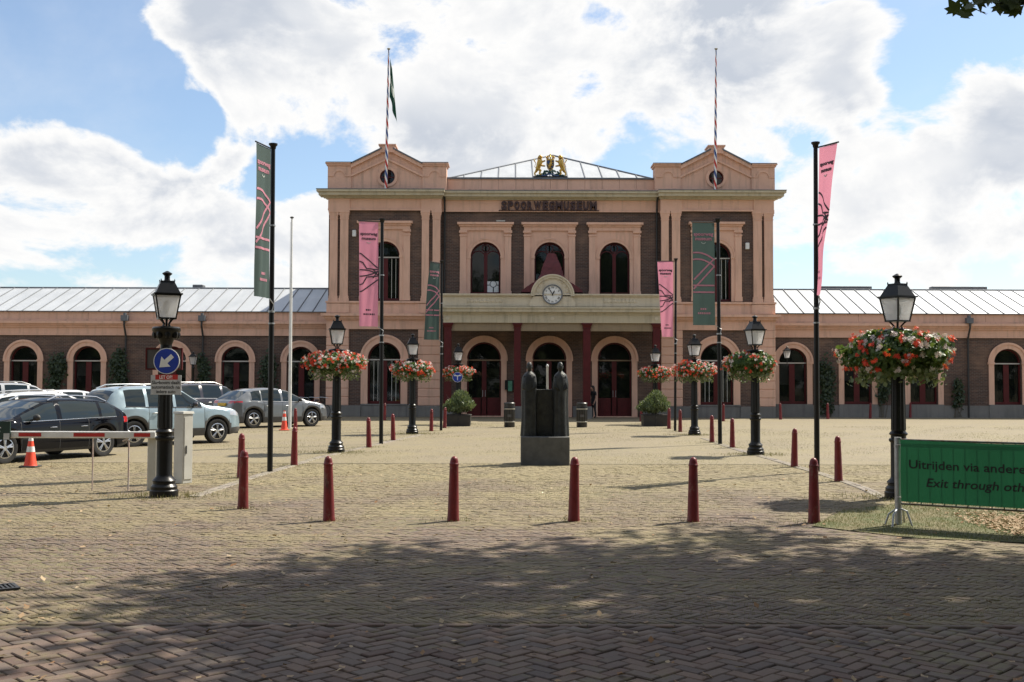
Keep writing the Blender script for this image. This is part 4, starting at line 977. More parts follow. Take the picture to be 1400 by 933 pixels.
    prof = [(84, 401.5), (78, 398), (64, 393), (52, 389), (40, 385), (31, 378), (27, 371), (24.5, 366), (21, 361), (17, 357), (13.5, 352), (11, 348.5), (6, 346.8)]
    mb = MB()
    ps = [(w / 2 / 26.5, bz(y, yc)) for w, y in prof]
    for (a, za), (b, zb_) in zip(ps[:-1], ps[1:]):
        mb.frustum((cx, yc), a, min(a, 0.95), za, b + 0.03, min(b + 0.03, 0.95), zb_)
    B(mb, 'clock_roof', 'red_roof', root)
    for s in (-1, 1):
        mb = MB()
        for k in range(4): mb.prism([(cx + s * (1.18 - k * 0.14), bz(401, yc) + k * 0.13), (cx + s * (0.8 - k * 0.1), bz(401, yc) + k * 0.13), (cx + s * (0.8 - k * 0.1), bz(397 - k * 4, yc)), (cx + s * (1.1 - k * 0.15), bz(396 - k * 4, yc))], yc - 0.75, yc - 0.5)
        B(mb, 'roof_scroll', 'red_roof', root)
    B(MB().box(x0 + 0.26, x1 - 0.26, YP + 0.3, YF - 0.1, Z(420.3) + 0.002, Z(418)), 'portico_roof', 'lead', por)
    B(MB().box(X(690), X(708), YF - 0.22, YF - 0.1, bz(533), bz(520)).box(0, 0.001, YF, YF + 0.001, 1, 1.001), 'notice_board', 'black_paint', root)
    B(MB().box(X(694.5), X(700.5), YF - 0.25, YF - 0.222, bz(535), bz(521)), 'notice_poster', 'poster_green', root)

def wing(name, label, xa, xb, cents, pipes, skylights, mirror):
    org = (bx((xa + xb) / 2, YW), YW, 0.0)
    root = tag(empty(name, org), label, 'building')
    B = lambda mb, nm, mat, par=root, **k: mb.build(nm, mat, par, org, **k)
    X = lambda x: bx(x, YW); Z = lambda y: bz(y, YW)
    x0, x1 = X(xa), X(xb); hw = 19.0 / 25.4
    zs, zsp = Z(551.5), Z(494.2); zf = Z(460.5)
    mb = MB(); wall_arches(mb, x0, x1, 0, zf + 0.1, YW, [(X(c), hw, zs, zsp) for c in cents], 0.35); B(mb, 'wall', 'brick_wall')
    B(MB().box(x0, x1, YW + 0.37, YW + 0.42, 0, zf), 'dark_room_sheet', 'dark_inside')  # near-black sheet, room darkness painted into it
    B(MB().box(x0, x1, YW + 9.0, YW + 9.3, 0, Z(427)), 'back_wall', 'brick_wall')
    e = x0 if mirror < 0 else x1
    B(MB().box(e - 0.15, e + 0.15, YW + 0.1, YW + 9.1, 0, Z(428)), 'end_wall', 'brick_wall')
    cur = x0; mb = MB()
    for c in list(sorted(X(q) for q in cents)) + [None]:
        nx = x1 if c is None else c - hw - 0.31
        mb.box(cur, nx, YW - 0.10, YW + 0.05, 0, Z(553))
        if c is not None: mb.box(c - hw - 0.31, c + hw + 0.31, YW - 0.13, YW + 0.05, 0, zs - 0.09); cur = c + hw + 0.31
    B(mb, 'plinth', 'plinth_stone')
    mb = MB(); mb.box(x0, x1, YW - 0.05, YW + 0.3, zf, Z(449.5)); mb.box(x0, x1, YW - 0.09, YW + 0.2, zf, zf + 0.07); B(mb, 'frieze', 'stone')
    mb = MB(); mb.box(x0, x1, YW - 0.14, YW + 0.3, Z(449.5), Z(447)); mb.box(x0, x1, YW - 0.22, YW + 0.3, Z(447), Z(444.6)); mb.box(x0, x1, YW - 0.34, YW + 0.3, Z(444.6), Z(441.2)); B(mb, 'cornice', 'stone')
    # parapet slabs
    sl = 2.15; n = int(round((x1 - x0) / sl)); rnd = random.Random(7)
    for k in range(n):
        a, b = x0 + (x1 - x0) * k / n + 0.006, x0 + (x1 - x0) * (k + 1) / n - 0.006
        B(MB().box(a, b, YW - 0.04 - 0.008 * rnd.random(), YW + 0.25, Z(441.2) + 0.001, Z(428.5)), 'parapet_slab', 'stone')
    B(MB().box(x0, x1, YW - 0.10, YW + 0.2, Z(441.2) + 0.001, Z(438.6)), 'parapet_base', 'stone_worn')
    # metal roof
    ye, yr = YW + 0.15, YW + 4.6
    ze, zr = Z(427.2), bz(397.0, yr)
    if mirror > 0: zr = bz(396.2, yr)
    r0 = MB().add([(x0, ye, ze), (x1, ye, ze), (x1, yr, zr), (x0, yr, zr), (x1, yr * 2 - ye, ze), (x0, yr * 2 - ye, ze)], [(0, 1, 2, 3), (3, 2, 4, 5)])
    roof = B(r0, 'roof', 'zinc_seam')
    n = int(round((x1 - x0) / 0.83)); pw = (x1 - x0) / n
    sl_ = (zr - ze) / (yr - ye)
    base = MB().add([(0.01, ye - 0.15, ze - 0.15 * sl_ + 0.012), (pw - 0.01, ye - 0.15, ze - 0.15 * sl_ + 0.012), (pw - 0.01, yr, zr + 0.012), (0.01, yr, zr + 0.012),
                     (0.01, ye - 0.15, ze - 0.15 * sl_ + 0.036), (pw - 0.01, ye - 0.15, ze - 0.15 * sl_ + 0.036), (pw - 0.01, yr, zr + 0.036), (0.01, yr, zr + 0.036)],
                    [(4, 5, 6, 7), (0, 1, 5, 4), (1, 2, 6, 5), (3, 0, 4, 7)])
    pan = base.build('roof_panel', 'zinc', roof, (0, org[1], 0)); pan.location = (x0 - org[0], 0, 0)
    sb = MB(); sb.path([(0, ye - 0.15, ze - 0.15 * sl_ + 0.05), (0, yr, zr + 0.05)], 0.032, 6)
    seam = sb.build('seam', 'zinc_seam', roof, (0, org[1], 0)); seam.location = (x0 - org[0], 0, 0)
    for k in range(1, n):
        for o in (pan, seam):
            c = o.copy(); COL.objects.link(c); c.parent = roof; c.location = (x0 - org[0] + pw * k, 0, 0)
    B(MB().tube((x0, yr, zr + 0.06), (x1, yr, zr + 0.06), 0.05, n=8), 'ridge_cap', 'zinc_seam', roof)
    B(MB().box(x0, x1, YW - 0.16, YW + 0.16, Z(428.5) + 0.002, Z(427.3)), 'gutter', 'lead')
    for (a, b) in skylights:
        B(MB().box(bx(a, yr), bx(b, yr), yr + 0.1, yr + 0.7, zr - 0.1, zr + 0.28), 'skylight', 'lead', bevel=0.03)
    for c in cents: window(root, org, X(c), hw, zs, zsp, YW + 0.2, 'wing', YW, sur=0.29)
    for px in pipes:
        xx = X(px)
        p = B(MB().path([(xx, YW - 0.12, 0.0), (xx, YW - 0.12, Z(462)), (xx, YW - 0.42, Z(447)), (xx, YW - 0.42, Z(441))], 0.055, 8), 'down_pipe', 'plastic_black')
        B(MB().box(xx - 0.18, xx + 0.18, YW - 0.46, YW - 0.2, Z(441), Z(433.5)).box(xx - 0.06, xx + 0.06, YW - 0.4, YW - 0.2, Z(433.5), Z(430)), 'hopper_head', 'lead', p)
    return root
# ------------------------------------------------------------------ bollards
def bollards():
    mb = MB(); mb.lathe([(0.078, 0.0), (0.078, 0.03), (0.074, 0.05), (0.056, 0.70), (0.056, 0.705), (0.061, 0.71), (0.061, 0.73), (0.055, 0.737), (0.053, 0.76), (0.046, 0.79), (0.032, 0.812), (0.012, 0.823), (0.001, 0.825)], 20)
    o = mb.build('bollard', 'bollard_red', smooth=40); me = o.data; first = [o]
    grp = 'dark red tapered bollards around the square'
    L = [(332, 697.4, 'outermost of the near bollards beside the barrier lamp post'),
         (329.3, 655, 'half hidden behind the near bollard by the barrier lamp'),
         (449.8, 713.7, 'in the front row, leftmost one with green weeds at its foot'),
         (619.5, 713.7, 'in the front row, first to the left of the statue plinth'),
         (784.4, 714.5, 'in the front row, overlapping the statue plinth corner'),
         (947.6, 715.2, 'in the front row, first to the right of the statue plinth'),
         (1113, 716.4, 'in the front row, overlapping the twisted pink banner pole'),
         (402, 638, 'right of the tall green banner flagpole, below the white flagpole'),
         (404, 589.5, 'small, between the white flagpole and grey car front wheel'),
         (504.4, 613.3, 'just left of the flagpole carrying the upright pink banner'),
         (537.5, 604, 'between pink banner pole and second flower lamp on the left'),
         (525.8, 576.6, 'far off under the left pavilion window behind the pink banner pole'),
         (589.6, 591, 'left of the small green banner flagpole near the left planter'),
         (607.8, 586.7, 'touching the left side of the left planter box'),
         (438, 574.5, 'far off beside the parked bicycles and the grey car bonnet'),
         (1086, 640, 'left of the flagpole with the twisted pink banner, set further back'),
         (1146.5, 660, 'right of the flagpole with the twisted pink banner, in dry grass'),
         (973.4, 606.5, 'just left of the flagpole carrying the wide green banner'),
         (1001.3, 614, 'between wide green banner pole and the outer right pavilion lamp'),
         (914.5, 587.8, 'touching the right side of the right planter box'),
         (930, 592, 'right of the small pink banner flagpole near the right planter'),
         (988.8, 577.5, 'far off under the right pavilion window behind the green banner pole'),
         (876.5, 577.5, 'far off behind the left edge of the right planter'),
         (1067.3, 575, 'in the far row along the right wing, next to the pavilion corner'),
         (1132, 574.5, 'in the far row along the right wing, in front of the ivy'),
         (1189.7, 573.6, 'along the right wing, at the right edge of its second window'),
         (1244.5, 572.6, 'along the right wing, just right of the big flower lamp'),
         (1294, 572, 'along the right wing, by the brick wall near the down pipe'),
         (1374, 571.5, 'along the right wing, under its last window in view')]
    for i, (x, y, t) in enumerate(L):
        q = first[0] if i == 0 else bpy.data.objects.new('bollard', me)
        if i: COL.objects.link(q)
        p = G(x, y - 1.0); q.location = (p.x, p.y, 0.0); q.rotation_euler = (random.gauss(0, 0.018), random.gauss(0, 0.018), random.random() * 6)
        tag(q, 'dark red bollard ' + t, 'bollard', grp)
    return L

# ------------------------------------------------------------------ lamp posts
def lamp_proto():
    root = empty('lamp_post')
    mb = MB(); mb.lathe([(0.215, 0.0), (0.215, 0.10), (0.20, 0.115), (0.20, 0.16), (0.165, 0.20), (0.165, 0.235), (0.18, 0.25), (0.165, 0.27), (0.125, 0.31), (0.118, 0.34), (0.118, 0.86), (0.14, 0.88), (0.145, 0.90), (0.14, 0.92), (0.115, 0.935), (0.115, 0.97), (0.135, 0.985), (0.14, 1.0), (0.13, 1.015), (0.105, 1.04)], 20)
    mb.build('base', 'black_iron', root, smooth=40)
    mb = MB(); n = 20; prof = [(0.108, 1.04), (0.085, 2.30)]
    for k in range(10):                                        # fluted shaft
        pass
    mb.lathe([(0.108, 1.04), (0.102, 1.4), (0.095, 1.8), (0.087, 2.22), (0.10, 2.235), (0.10, 2.26), (0.085, 2.275), (0.085, 2.36)], 20)
    for k in range(12):
        t = 2 * math.pi * k / 12
        mb.tube((0.103 * math.cos(t), 0.103 * math.sin(t), 1.06), (0.088 * math.cos(t), 0.088 * math.sin(t), 2.2), 0.012, 0.010, 5)
    mb.build('shaft', 'black_iron', root, smooth=40)
    mb = MB(); mb.lathe([(0.085, 2.33), (0.10, 2.37), (0.125, 2.43), (0.135, 2.46), (0.20, 2.53), (0.215, 2.55), (0.215, 2.59), (0.19, 2.61), (0.06, 2.625)], 16)
    for k in range(8):
        t = 2 * math.pi * k / 8
        mb.ball((0.165 * math.cos(t), 0.165 * math.sin(t), 2.49), 0.05, 0.05, 0.07, 6)
    mb.build('capital', 'black_iron', root, smooth=40)
    mb = MB()
    for k in range(4):
        t = math.pi / 4 + math.pi / 2 * k; c, s = math.cos(t), math.sin(t)
        mb.path([(0.07 * c, 0.07 * s, 2.61), (0.05 * c, 0.05 * s, 2.66), (0.10 * c, 0.10 * s, 2.715), (0.125 * c, 0.125 * s, 2.735)], 0.013, 6)
    mb.tube((0, 0, 2.6), (0, 0, 2.74), 0.018, n=8)
    mb.build('bracket', 'black_iron', root)
    # lantern: four glazed sides leaning outwards, roof, chimney
    zb, zt, a, b = 2.74, 3.10, 0.124, 0.184
    mb = MB(); fr = 0.012
    mb.box(-a - 0.012, a + 0.012, -a - 0.012, a + 0.012, zb - 0.012, zb + 0.012)
    for sx in (-1, 1):
        for sy in (-1, 1): mb.tube((sx * a, sy * a, zb), (sx * b, sy * b, zt), 0.014, n=4)
    for (p, q) in (((-b, -b), (b, -b)), ((b, -b), (b, b)), ((b, b), (-b, b)), ((-b, b), (-b, -b))): mb.tube((*p, zt), (*q, zt), 0.018, n=4)
    lan = mb.build('lantern', 'black_iron', root)
    for k in range(4):
        t = math.pi / 2 * k; c, s = math.cos(t), math.sin(t)
        def rr(x, y): return (c * x - s * y, s * x + c * y)
        P = [(*rr(a * 0.99, -a * 0.97), zb + 0.01), (*rr(a * 0.99, a * 0.97), zb + 0.01), (*rr(b * 0.99, b * 0.97), zt - 0.01), (*rr(b * 0.99, -b * 0.97), zt - 0.01)]
        Q = [(p[0] * 0.97, p[1] * 0.97, p[2]) for p in P]
        MB().add(P + Q, [(0, 1, 2, 3), (7, 6, 5, 4)]).build('pane', 'lantern_glass', lan)
    mb = MB(); mb.frustum((0, 0), b + 0.03, b + 0.03, zt + 0.004, b + 0.03, b + 0.03, zt + 0.025); mb.frustum((0, 0), b + 0.0, b + 0.0, zt + 0.025, 0.102, 0.102, 3.30); mb.frustum((0, 0), 0.108, 0.108, 3.30, 0.104, 0.104, 3.32)
    for sx in (-1, 1):
        for sy in (-1, 1): mb.frustum((sx * 0.10, sy * 0.10), 0.010, 0.010, 3.32, 0.002, 0.002, 3.35)
    mb.build('lamp_roof', 'black_iron', lan)
    mb = MB(); mb.lathe([(0.055, 3.31), (0.042, 3.35), (0.042, 3.40), (0.075, 3.43), (0.075, 3.442), (0.045, 3.46), (0.02, 3.475), (0.001, 3.48)], 14)
    mb.build('finial', 'black_iron', lan, smooth=40)
    mb = MB(); mb.lathe([(0.03, zb + 0.01), (0.03, zb + 0.08), (0.05, zb + 0.1), (0.055, zb + 0.2), (0.04, zb + 0.26), (0.001, zb + 0.28)], 10)
    mb.build('bulb', 'white_paint', lan, smooth=50)
    return root

LAMPS = [  # x, base y, twist, label
    (224, 681, 24, 'black lamp post without flowers carrying the blue arrow sign beside the barrier', 0.0),
    (459.5, 621.0, 12, 'black lamp post with flowers right of the white flagpole, before the left pavilion corner', 0.0),
    (563.5, 595.4, 10, 'black lamp post with flowers between pink and small green banner on the left', 0.0),
    (626, 582, 8, 'small black lamp post with a round blue sign behind the left planter', 0.0),
    (1229, 683.5, -62, 'large black lamp post with flowers behind the green fence banner', 0.004),
    (1033, 624.0, -75, 'black lamp post with flowers before the right pavilion outer corner', 0.0),
    (949.5, 597, -78, 'black lamp post with flowers between the right planter and wide green banner', 0.0),
    (896, 582, -80, 'small black lamp post with flowers standing behind the right planter', 0.0)]
def lamps():
    proto = lamp_proto(); out = []
    for i, (x, y, tw, lab, lean) in enumerate(LAMPS):
        o = proto if i == 0 else copy_tree(proto)
        p = G(x, y - 1.5); o.location = (p.x, p.y, 0); o.rotation_euler = (0, lean, R(tw))
        s = 1.0; o.scale = (s, s, s)
        tag(o, lab, 'lamp post', 'old style black lantern posts round the square'); out.append(o)
    return out

# ------------------------------------------------------------------ flower baskets
LEAF5 = [(0, 0, 0), (0.5, 0.35, 0.06), (0.42, 0.75, 0.0), (0, 1.0, -0.08), (-0.42, 0.75, 0.0), (-0.5, 0.35, 0.06)]
LEAF5F = [(0, 1, 2, 3), (0, 3, 4, 5)]
def petals():
    v = [(0, 0, 0)]; f = []
    for k in range(5):
        t = 2 * math.pi * k / 5
        for (r, d, h) in ((0.55, -0.42, 0.12), (1.0, -0.22, 0.30), (1.0, 0.22, 0.30), (0.55, 0.42, 0.12)):
            v.append((r * math.cos(t + d), r * math.sin(t + d), h))
        b = 1 + 4 * k; f += [(0, b, b + 1, b + 2), (0, b + 2, b + 3)]
    return v, f
PET, PETF = petals()
def surf_pts(n, r, rx, rz_up, rz_dn, lo=0.72):
    """points near the surface of a lumpy, flattened, drooping mass"""
    d = r.normal(size=(n, 3)); d /= np.linalg.norm(d, axis=1)[:, None]
    lump = 1 + 0.13 * np.sin(d[:, 0] * 5.1 + d[:, 2] * 3 + 1) * np.cos(d[:, 1] * 4.3) + 0.08 * np.sin(d[:, 0] * 11 + d[:, 1] * 9)
    k = (lo + (1 - lo) * np.sqrt(r.random(n))) * lump
    p = d * k[:, None]
    p[:, 0] *= rx; p[:, 1] *= rx; p[:, 2] *= np.where(p[:, 2] > 0, rz_up, rz_dn)
    return p, d
def face_out(d, r, spread=0.6):
    n = len(d); z = d + r.normal(size=(n, 3)) * spread; z /= np.linalg.norm(z, axis=1)[:, None]
    a = np.cross(z, r.normal(size=(n, 3))); a /= np.linalg.norm(a, axis=1)[:, None]; b = np.cross(z, a)
    return np.stack([a, b, z], -1)
def basket_proto(seed, rx=0.86, nr=200, nw=120, nl=3000):
    r = np.random.default_rng(seed); root = empty('flower_basket')
    mb = MB()
    mb.lathe([(0.12, -0.22), (0.30, -0.22), (0.48, -0.02), (0.50, 0.02), (0.44, 0.02), (0.12, 0.0)], 16)
    mb.build('bowl', 'black_paint', root, smooth=40)
    n = nl; p, d = surf_pts(n, r, rx * 0.92, 0.29, 0.36, 0.55)
    sc = 0.050 + 0.035 * r.random(n)
    scatter('foliage', LEAF5, LEAF5F, face_out(d + np.array([0, 0, 0.35]), r, 0.7) * sc[:, None, None], p, 'flower_leaf', root)
    # trailing stems underneath
    n = 420; t = r.random(n) * 2 * np.pi; rad = rx * (0.45 + 0.45 * r.random(n)); tp = np.stack([rad * np.cos(t), rad * np.sin(t), -0.26 - 0.24 * r.random(n) ** 1.6], -1)
    dd = np.stack([np.cos(t), np.sin(t), -0.6 * np.ones(n)], -1)
    scatter('trailing_foliage', LEAF5, LEAF5F, face_out(dd, r, 0.6) * (0.045 + 0.03 * r.random(n))[:, None, None], tp, 'grey_leaf', root)
    def bloom(name, heads, mat, zlo, wid):
        p, d = surf_pts(heads, r, rx * 0.97, 0.31, 0.36, 0.9)
        k = p[:, 2] > zlo; p, d = p[k], d[k]
        per = 9; q = np.repeat(p, per, 0) + r.normal(size=(len(p) * per, 3)) * wid; dd = np.repeat(d, per, 0)
        sc = 0.020 + 0.010 * r.random(len(q))
        tag(scatter(name, PET, PETF, face_out(dd + np.array([0, -0.1, 0.3]), r, 0.5) * sc[:, None, None], q + dd * 0.035, mat, root), kind='stuff')
    bloom('red_blooms', nr, 'petal_red', -0.26, 0.020); bloom('white_blooms', nw, 'petal_white', -0.33, 0.020)
    return root
def baskets(lamps_):
    prs = [basket_proto(21), basket_proto(35), basket_proto(52, 0.84, 95, 60, 5200)]; used = [False, False, False]
    labs = {1: 'round mass of red and white geraniums on the lamp right of the white flagpole', 2: 'red and white geranium basket on the lamp between pink and small green banner',
            3: 'small geranium basket on the lamp with the round blue sign', 4: 'largest red and white geranium basket, on the lamp above the green fence banner',
            5: 'geranium basket on the lamp before the right pavilion outer corner', 6: 'geranium basket on the lamp between right planter and wide green banner',
            7: 'small geranium basket on the lamp behind the right planter'}
    for i in range(1, 8):
        k = 2 if i in (4, 5) else i % 2
        o = prs[k] if not used[k] else copy_tree(prs[k]); used[k] = True
        l = lamps_[i].location
        dx = -0.22 if i == 5 else (-0.08 if i == 1 else 0.0)
        z = {4: 2.27, 5: 2.28, 1: 2.28}.get(i, 2.26); o.location = (l.x + dx * 0.6, l.y, z)
        o.rotation_euler = (0, 0, random.random() * 6.28)
        s = {3: 0.80, 7: 0.84, 4: 1.0, 5: 0.76}.get(i, 0.88); o.scale = (s, s, s * {4: 1.05, 5: 1.2}.get(i, 1.0))
        tag(o, labs[i], 'flower basket', 'geranium baskets on the lamp posts')

# ------------------------------------------------------------------ banners and flagpoles
def strip_on(S, pts, w, name, mat, parent, off):
    """a printed line: a narrow strip that follows the cloth surface S(u, v)"""
    vs, fs = [], []
    P = [Vector(p) for p in pts]
    Q = []
    for a, b in zip(P[:-1], P[1:]):
        n = max(2, int((b - a).length / 0.08))
        for k in range(n): Q.append(a + (b - a) * (k / n))
    Q.append(P[-1])
    for i, p in enumerate(Q):
        d = (Q[min(i + 1, len(Q) - 1)] - Q[max(i - 1, 0)]).normalized(); nn = Vector((-d.y, d.x)) * (w / 2)
        for s in (1, -1):
            for so in (off, -off):
                pass
        vs += [S(p.x + nn.x, p.y + nn.y, off), S(p.x - nn.x, p.y - nn.y, off)]
    fs = [(2 * i, 2 * i + 1, 2 * i + 3, 2 * i + 2) for i in range(len(Q) - 1)]
    k = len(vs); vs2 = []
    for i, p in enumerate(Q):
        d = (Q[min(i + 1, len(Q) - 1)] - Q[max(i - 1, 0)]).normalized(); nn = Vector((-d.y, d.x)) * (w / 2)
        vs2 += [S(p.x + nn.x, p.y + nn.y, -off), S(p.x - nn.x, p.y - nn.y, -off)]
    return MB().add(vs + vs2, fs + [(a + k, b + k, c + k, d + k) for a, b, c, d in fs]).build(name, mat, parent)
def curve(p0, p1, p2, n=8):
    return [tuple((1 - t) ** 2 * np.array(p0) + 2 * t * (1 - t) * np.array(p1) + t * t * np.array(p2)) for t in np.linspace(0, 1, n)]
def banner(bx_, by_, top_px, col, plab, blab, az_top, az_bot, W, ztop, zbot, wave, seed, pole_r=0.055, curl=0.0, draw=0.0, mir=False, slant=0.0):
    base = G(bx_, by_)
    d = base.y; tp = AT(top_px[0], top_px[1], d); H = tp.z
    root = empty('flagpole', (base.x, base.y, 0)); tag(root, plab, 'flagpole', 'black banner poles in two rows')
    lean = Vector((tp.x - base.x, 0, H))
    def ax(z): return Vector((lean.x * z / H, 0, z))
    MB().path([ax(0), ax(H * 0.35), ax(H * 0.7), ax(H - 0.05)], [pole_r, pole_r * 0.95, pole_r * 0.85, pole_r * 0.78], 14).build('pole', 'black_paint', root, smooth=40)
    o = MB(); o.lathe([(pole_r * 0.8, H - 0.08), (pole_r * 1.0, H - 0.06), (pole_r * 1.1, H - 0.02), (pole_r * 1.6, H + 0.01), (pole_r * 1.6, H + 0.035), (0.001, H + 0.05)], 14, (lean.x, 0)); o.build('cap', 'black_paint', root, smooth=40)
    cl = MB()
    for z in (H * 0.45, H * 0.75): cl.lathe([(pole_r * 1.15, z), (pole_r * 1.15, z + 0.03)], 12, (ax(z).x, 0))
    cl.build('clamp', 'galvanised', root)
    ban = empty('banner', (base.x, base.y, 0)); tag(ban, blab, 'banner', 'pink and green museum banners')
    ph = seed * 1.7
    hgt = ztop - zbot
    def S(u, v, off=0.0):
        """u 0..W from the pole outwards, v 0..hgt downwards"""
        s = v / hgt; az = R(az_top + (az_bot - az_top) * s)
        dirx, diry = math.cos(az), math.sin(az)
        uu = u * (1 - draw * s); w_ = wave * (0.15 + 0.85 * s)
        fold = w_ * math.sin(uu * 6.5 / W + v * 0.9 + ph) * (u / W) + 0.5 * w_ * math.sin(uu * 13 / W - v * 1.7 + ph)
        o_ = pole_r + 0.05 + uu
        z = ztop - v - slant * (u / W) * (1 if v < 1e9 else 0)
        bend = curl * s * s
        p = ax(z)
        return (p.x + dirx * o_ - diry * (fold + off) + bend * dirx * 0.3, p.y + diry * o_ + dirx * (fold + off) + bend, z)
    nu, nv = 14, 44; mb = MB()
    vs = [S(W * i / nu, hgt * j / nv) for j in range(nv + 1) for i in range(nu + 1)]
    fs = [(j * (nu + 1) + i, j * (nu + 1) + i + 1, (j + 1) * (nu + 1) + i + 1, (j + 1) * (nu + 1) + i) for j in range(nv) for i in range(nu)]
    mb.add(vs, fs).build('cloth', 'banner_' + col, ban, smooth=80)
    arm = MB(); a0 = S(-pole_r - 0.04, -0.02); a1 = S(W + 0.03, -0.02); arm.tube(a0, a1, 0.016, n=6)
    arm.build('top_arm', 'black_paint', ban)
    e = MB(); q = ax(zbot - 0.25); tie = S(0.0, hgt); e.path([tie, (q.x + 0.06, q.y - 0.06, zbot - 0.12), (q.x + 0.02, q.y - 0.07, zbot - 0.25)], 0.012, 6); e.lathe([(pole_r + 0.012, zbot - 0.27), (pole_r + 0.012, zbot - 0.23)], 12, (q.x, 0)); e.build('tie', 'galvanised', ban)
    ln = 'print_pink' if col == 'green' else 'print_grey'; K = W / 0.75; lw = 0.045 if col == 'green' else 0.035
    def U(x): return W * ((1 - x) if not mir else x)      # x across the printed design, 0 at its left
    if col == 'green':
        D = [curve((0.0, 0.86), (0.5, 0.80), (1.0, 1.06)), curve((0.0, 1.05), (0.5, 0.98), (1.0, 1.24)), [(1.0, 1.02), (0.05, 1.62)], [(1.0, 1.24), (0.04, 1.88)], [(0.0, 1.78), (1.0, 1.78)], [(0.0, 1.97), (1.0, 1.97)]]
    else:
        D = [[(0.0, 0.88), (0.12, 0.90), (0.98, 1.28)], [(0.0, 1.10), (0.2, 1.14), (0.38, 1.30), (0.98, 1.32)], curve((0.0, 1.34), (0.6, 1.32), (0.98, 1.46)), curve((0.0, 1.52), (0.6, 1.50), (0.98, 1.36)),
             [(0.0, 1.76), (0.2, 1.72), (0.38, 1.54), (0.98, 1.50)], [(0.0, 1.95), (0.15, 1.93), (0.98, 1.60)], [(0.72, 1.30), (0.98, 1.48)], [(0.72, 1.56), (0.98, 1.36)]]
    for pl in D:
        strip_on(S, [(U(min(max(x, 0.02), 0.98)), y * hgt / 2.9) for x, y in pl], lw, 'printed_line', ln, ban, 0.006)
    def put(txt, vv, size, nm, mat):
        v, f = text_mesh(txt, size, 'CENTER', 0.004)
        sx = -1 if not mir else 1
        P = []
        for so in (0.007, -0.007): P += [S(W / 2 + sx * p[0], vv - p[1], so) for p in v]
        n = len(v); MB().add(P, list(f) + [tuple(i + n for i in q) for q in f]).build(nm, mat, ban)
    put('spoorweg', 0.37 * hgt / 2.9, 0.165 * K, 'lettering', ln); put('museum', 0.50 * hgt / 2.9, 0.165 * K, 'lettering', ln)
    strip_on(S, [(U(x), (y) * hgt / 2.9) for x, y in curve((0.40, 0.56), (0.50, 0.63), (0.60, 0.56), 7)], 0.022, 'smile_mark', 'flag_white' if True else ln, ban, 0.006)
    for (a, b, y) in ((0.34, 0.62, 2.42), (0.22, 0.80, 2.54)):
        mb = MB(); x = a
        rr = random.Random(seed)
        while x < b:
            w_ = 0.045 + rr.random() * 0.03; P = [S(U(x), y * hgt / 2.9, 0.006), S(U(min(x + w_, b)), y * hgt / 2.9, 0.006), S(U(min(x + w_, b)), (y + 0.05) * hgt / 2.9, 0.006), S(U(x), (y + 0.05) * hgt / 2.9, 0.006)]
            mb.add(P, [(0, 1, 2, 3)]); x += w_ + 0.025
        mb.build('small_print', ln, ban)
    return root
def banners():
    # base x, y, top px, colour, labels, azimuth of cloth (0 = to the right, 180 = to the left), ...
    def Z(y, bxp, byp): return AT(bxp, y, G(bxp, byp).y).z
    banner(369, 646, (373.5, 199), 'green', 'tallest black pole in the near left, holding the narrow dark green banner', 'dark green banner with pink lines turned edge on, on the tall near left pole',
           256, 258, 0.62, Z(206, 369, 646), Z(409, 369, 646), 0.03, 1, mir=False, slant=0.0)
    banner(521, 607.5, (522.5, 301), 'pink', 'black pole with the upright pink banner before the left pavilion', 'upright pink banner with grey lines hanging before the left pavilion window',
           197, 206, 0.56, Z(304.5, 521, 607.5), Z(447, 521, 607.5), 0.03, 2, pole_r=0.06, mir=False)
    banner(603, 589, (604, 358), 'green', 'thin black pole with the small green banner at the left end of the portico', 'small dark green banner with swung out foot beside the left end of the portico',
           236, 196, 0.58, Z(361, 603, 589), Z(465, 603, 589), 0.05, 3, pole_r=0.05, mir=False)
    banner(1117, 646, (1115, 197), 'pink', 'tall black pole in the near right, holding the twisted pink banner', 'pink banner twisted to a point, hanging right of the tall near right pole',
           -63, -88, 0.50, Z(204, 1117, 646), Z(405, 1117, 646), 0.05, 4, draw=0.62, mir=True)
    banner(984.5, 608, (981.5, 301), 'green', 'black pole with the wide flat green banner before the right pavilion', 'wide flat green banner with pink lines before the right pavilion window',
           184, 186, 0.66, Z(305, 984.5, 608), Z(445, 984.5, 608), 0.012, 5, pole_r=0.06, mir=False)
    banner(923, 589.5, (924, 355), 'pink', 'thin black pole with the small pink banner at the right end of the portico', 'small pink banner with grey lines beside the right end of the portico',
           180, 200, 0.60, Z(358, 923, 589.5), Z(461, 923, 589.5), 0.045, 6, pole_r=0.05, mir=False, draw=0.25)
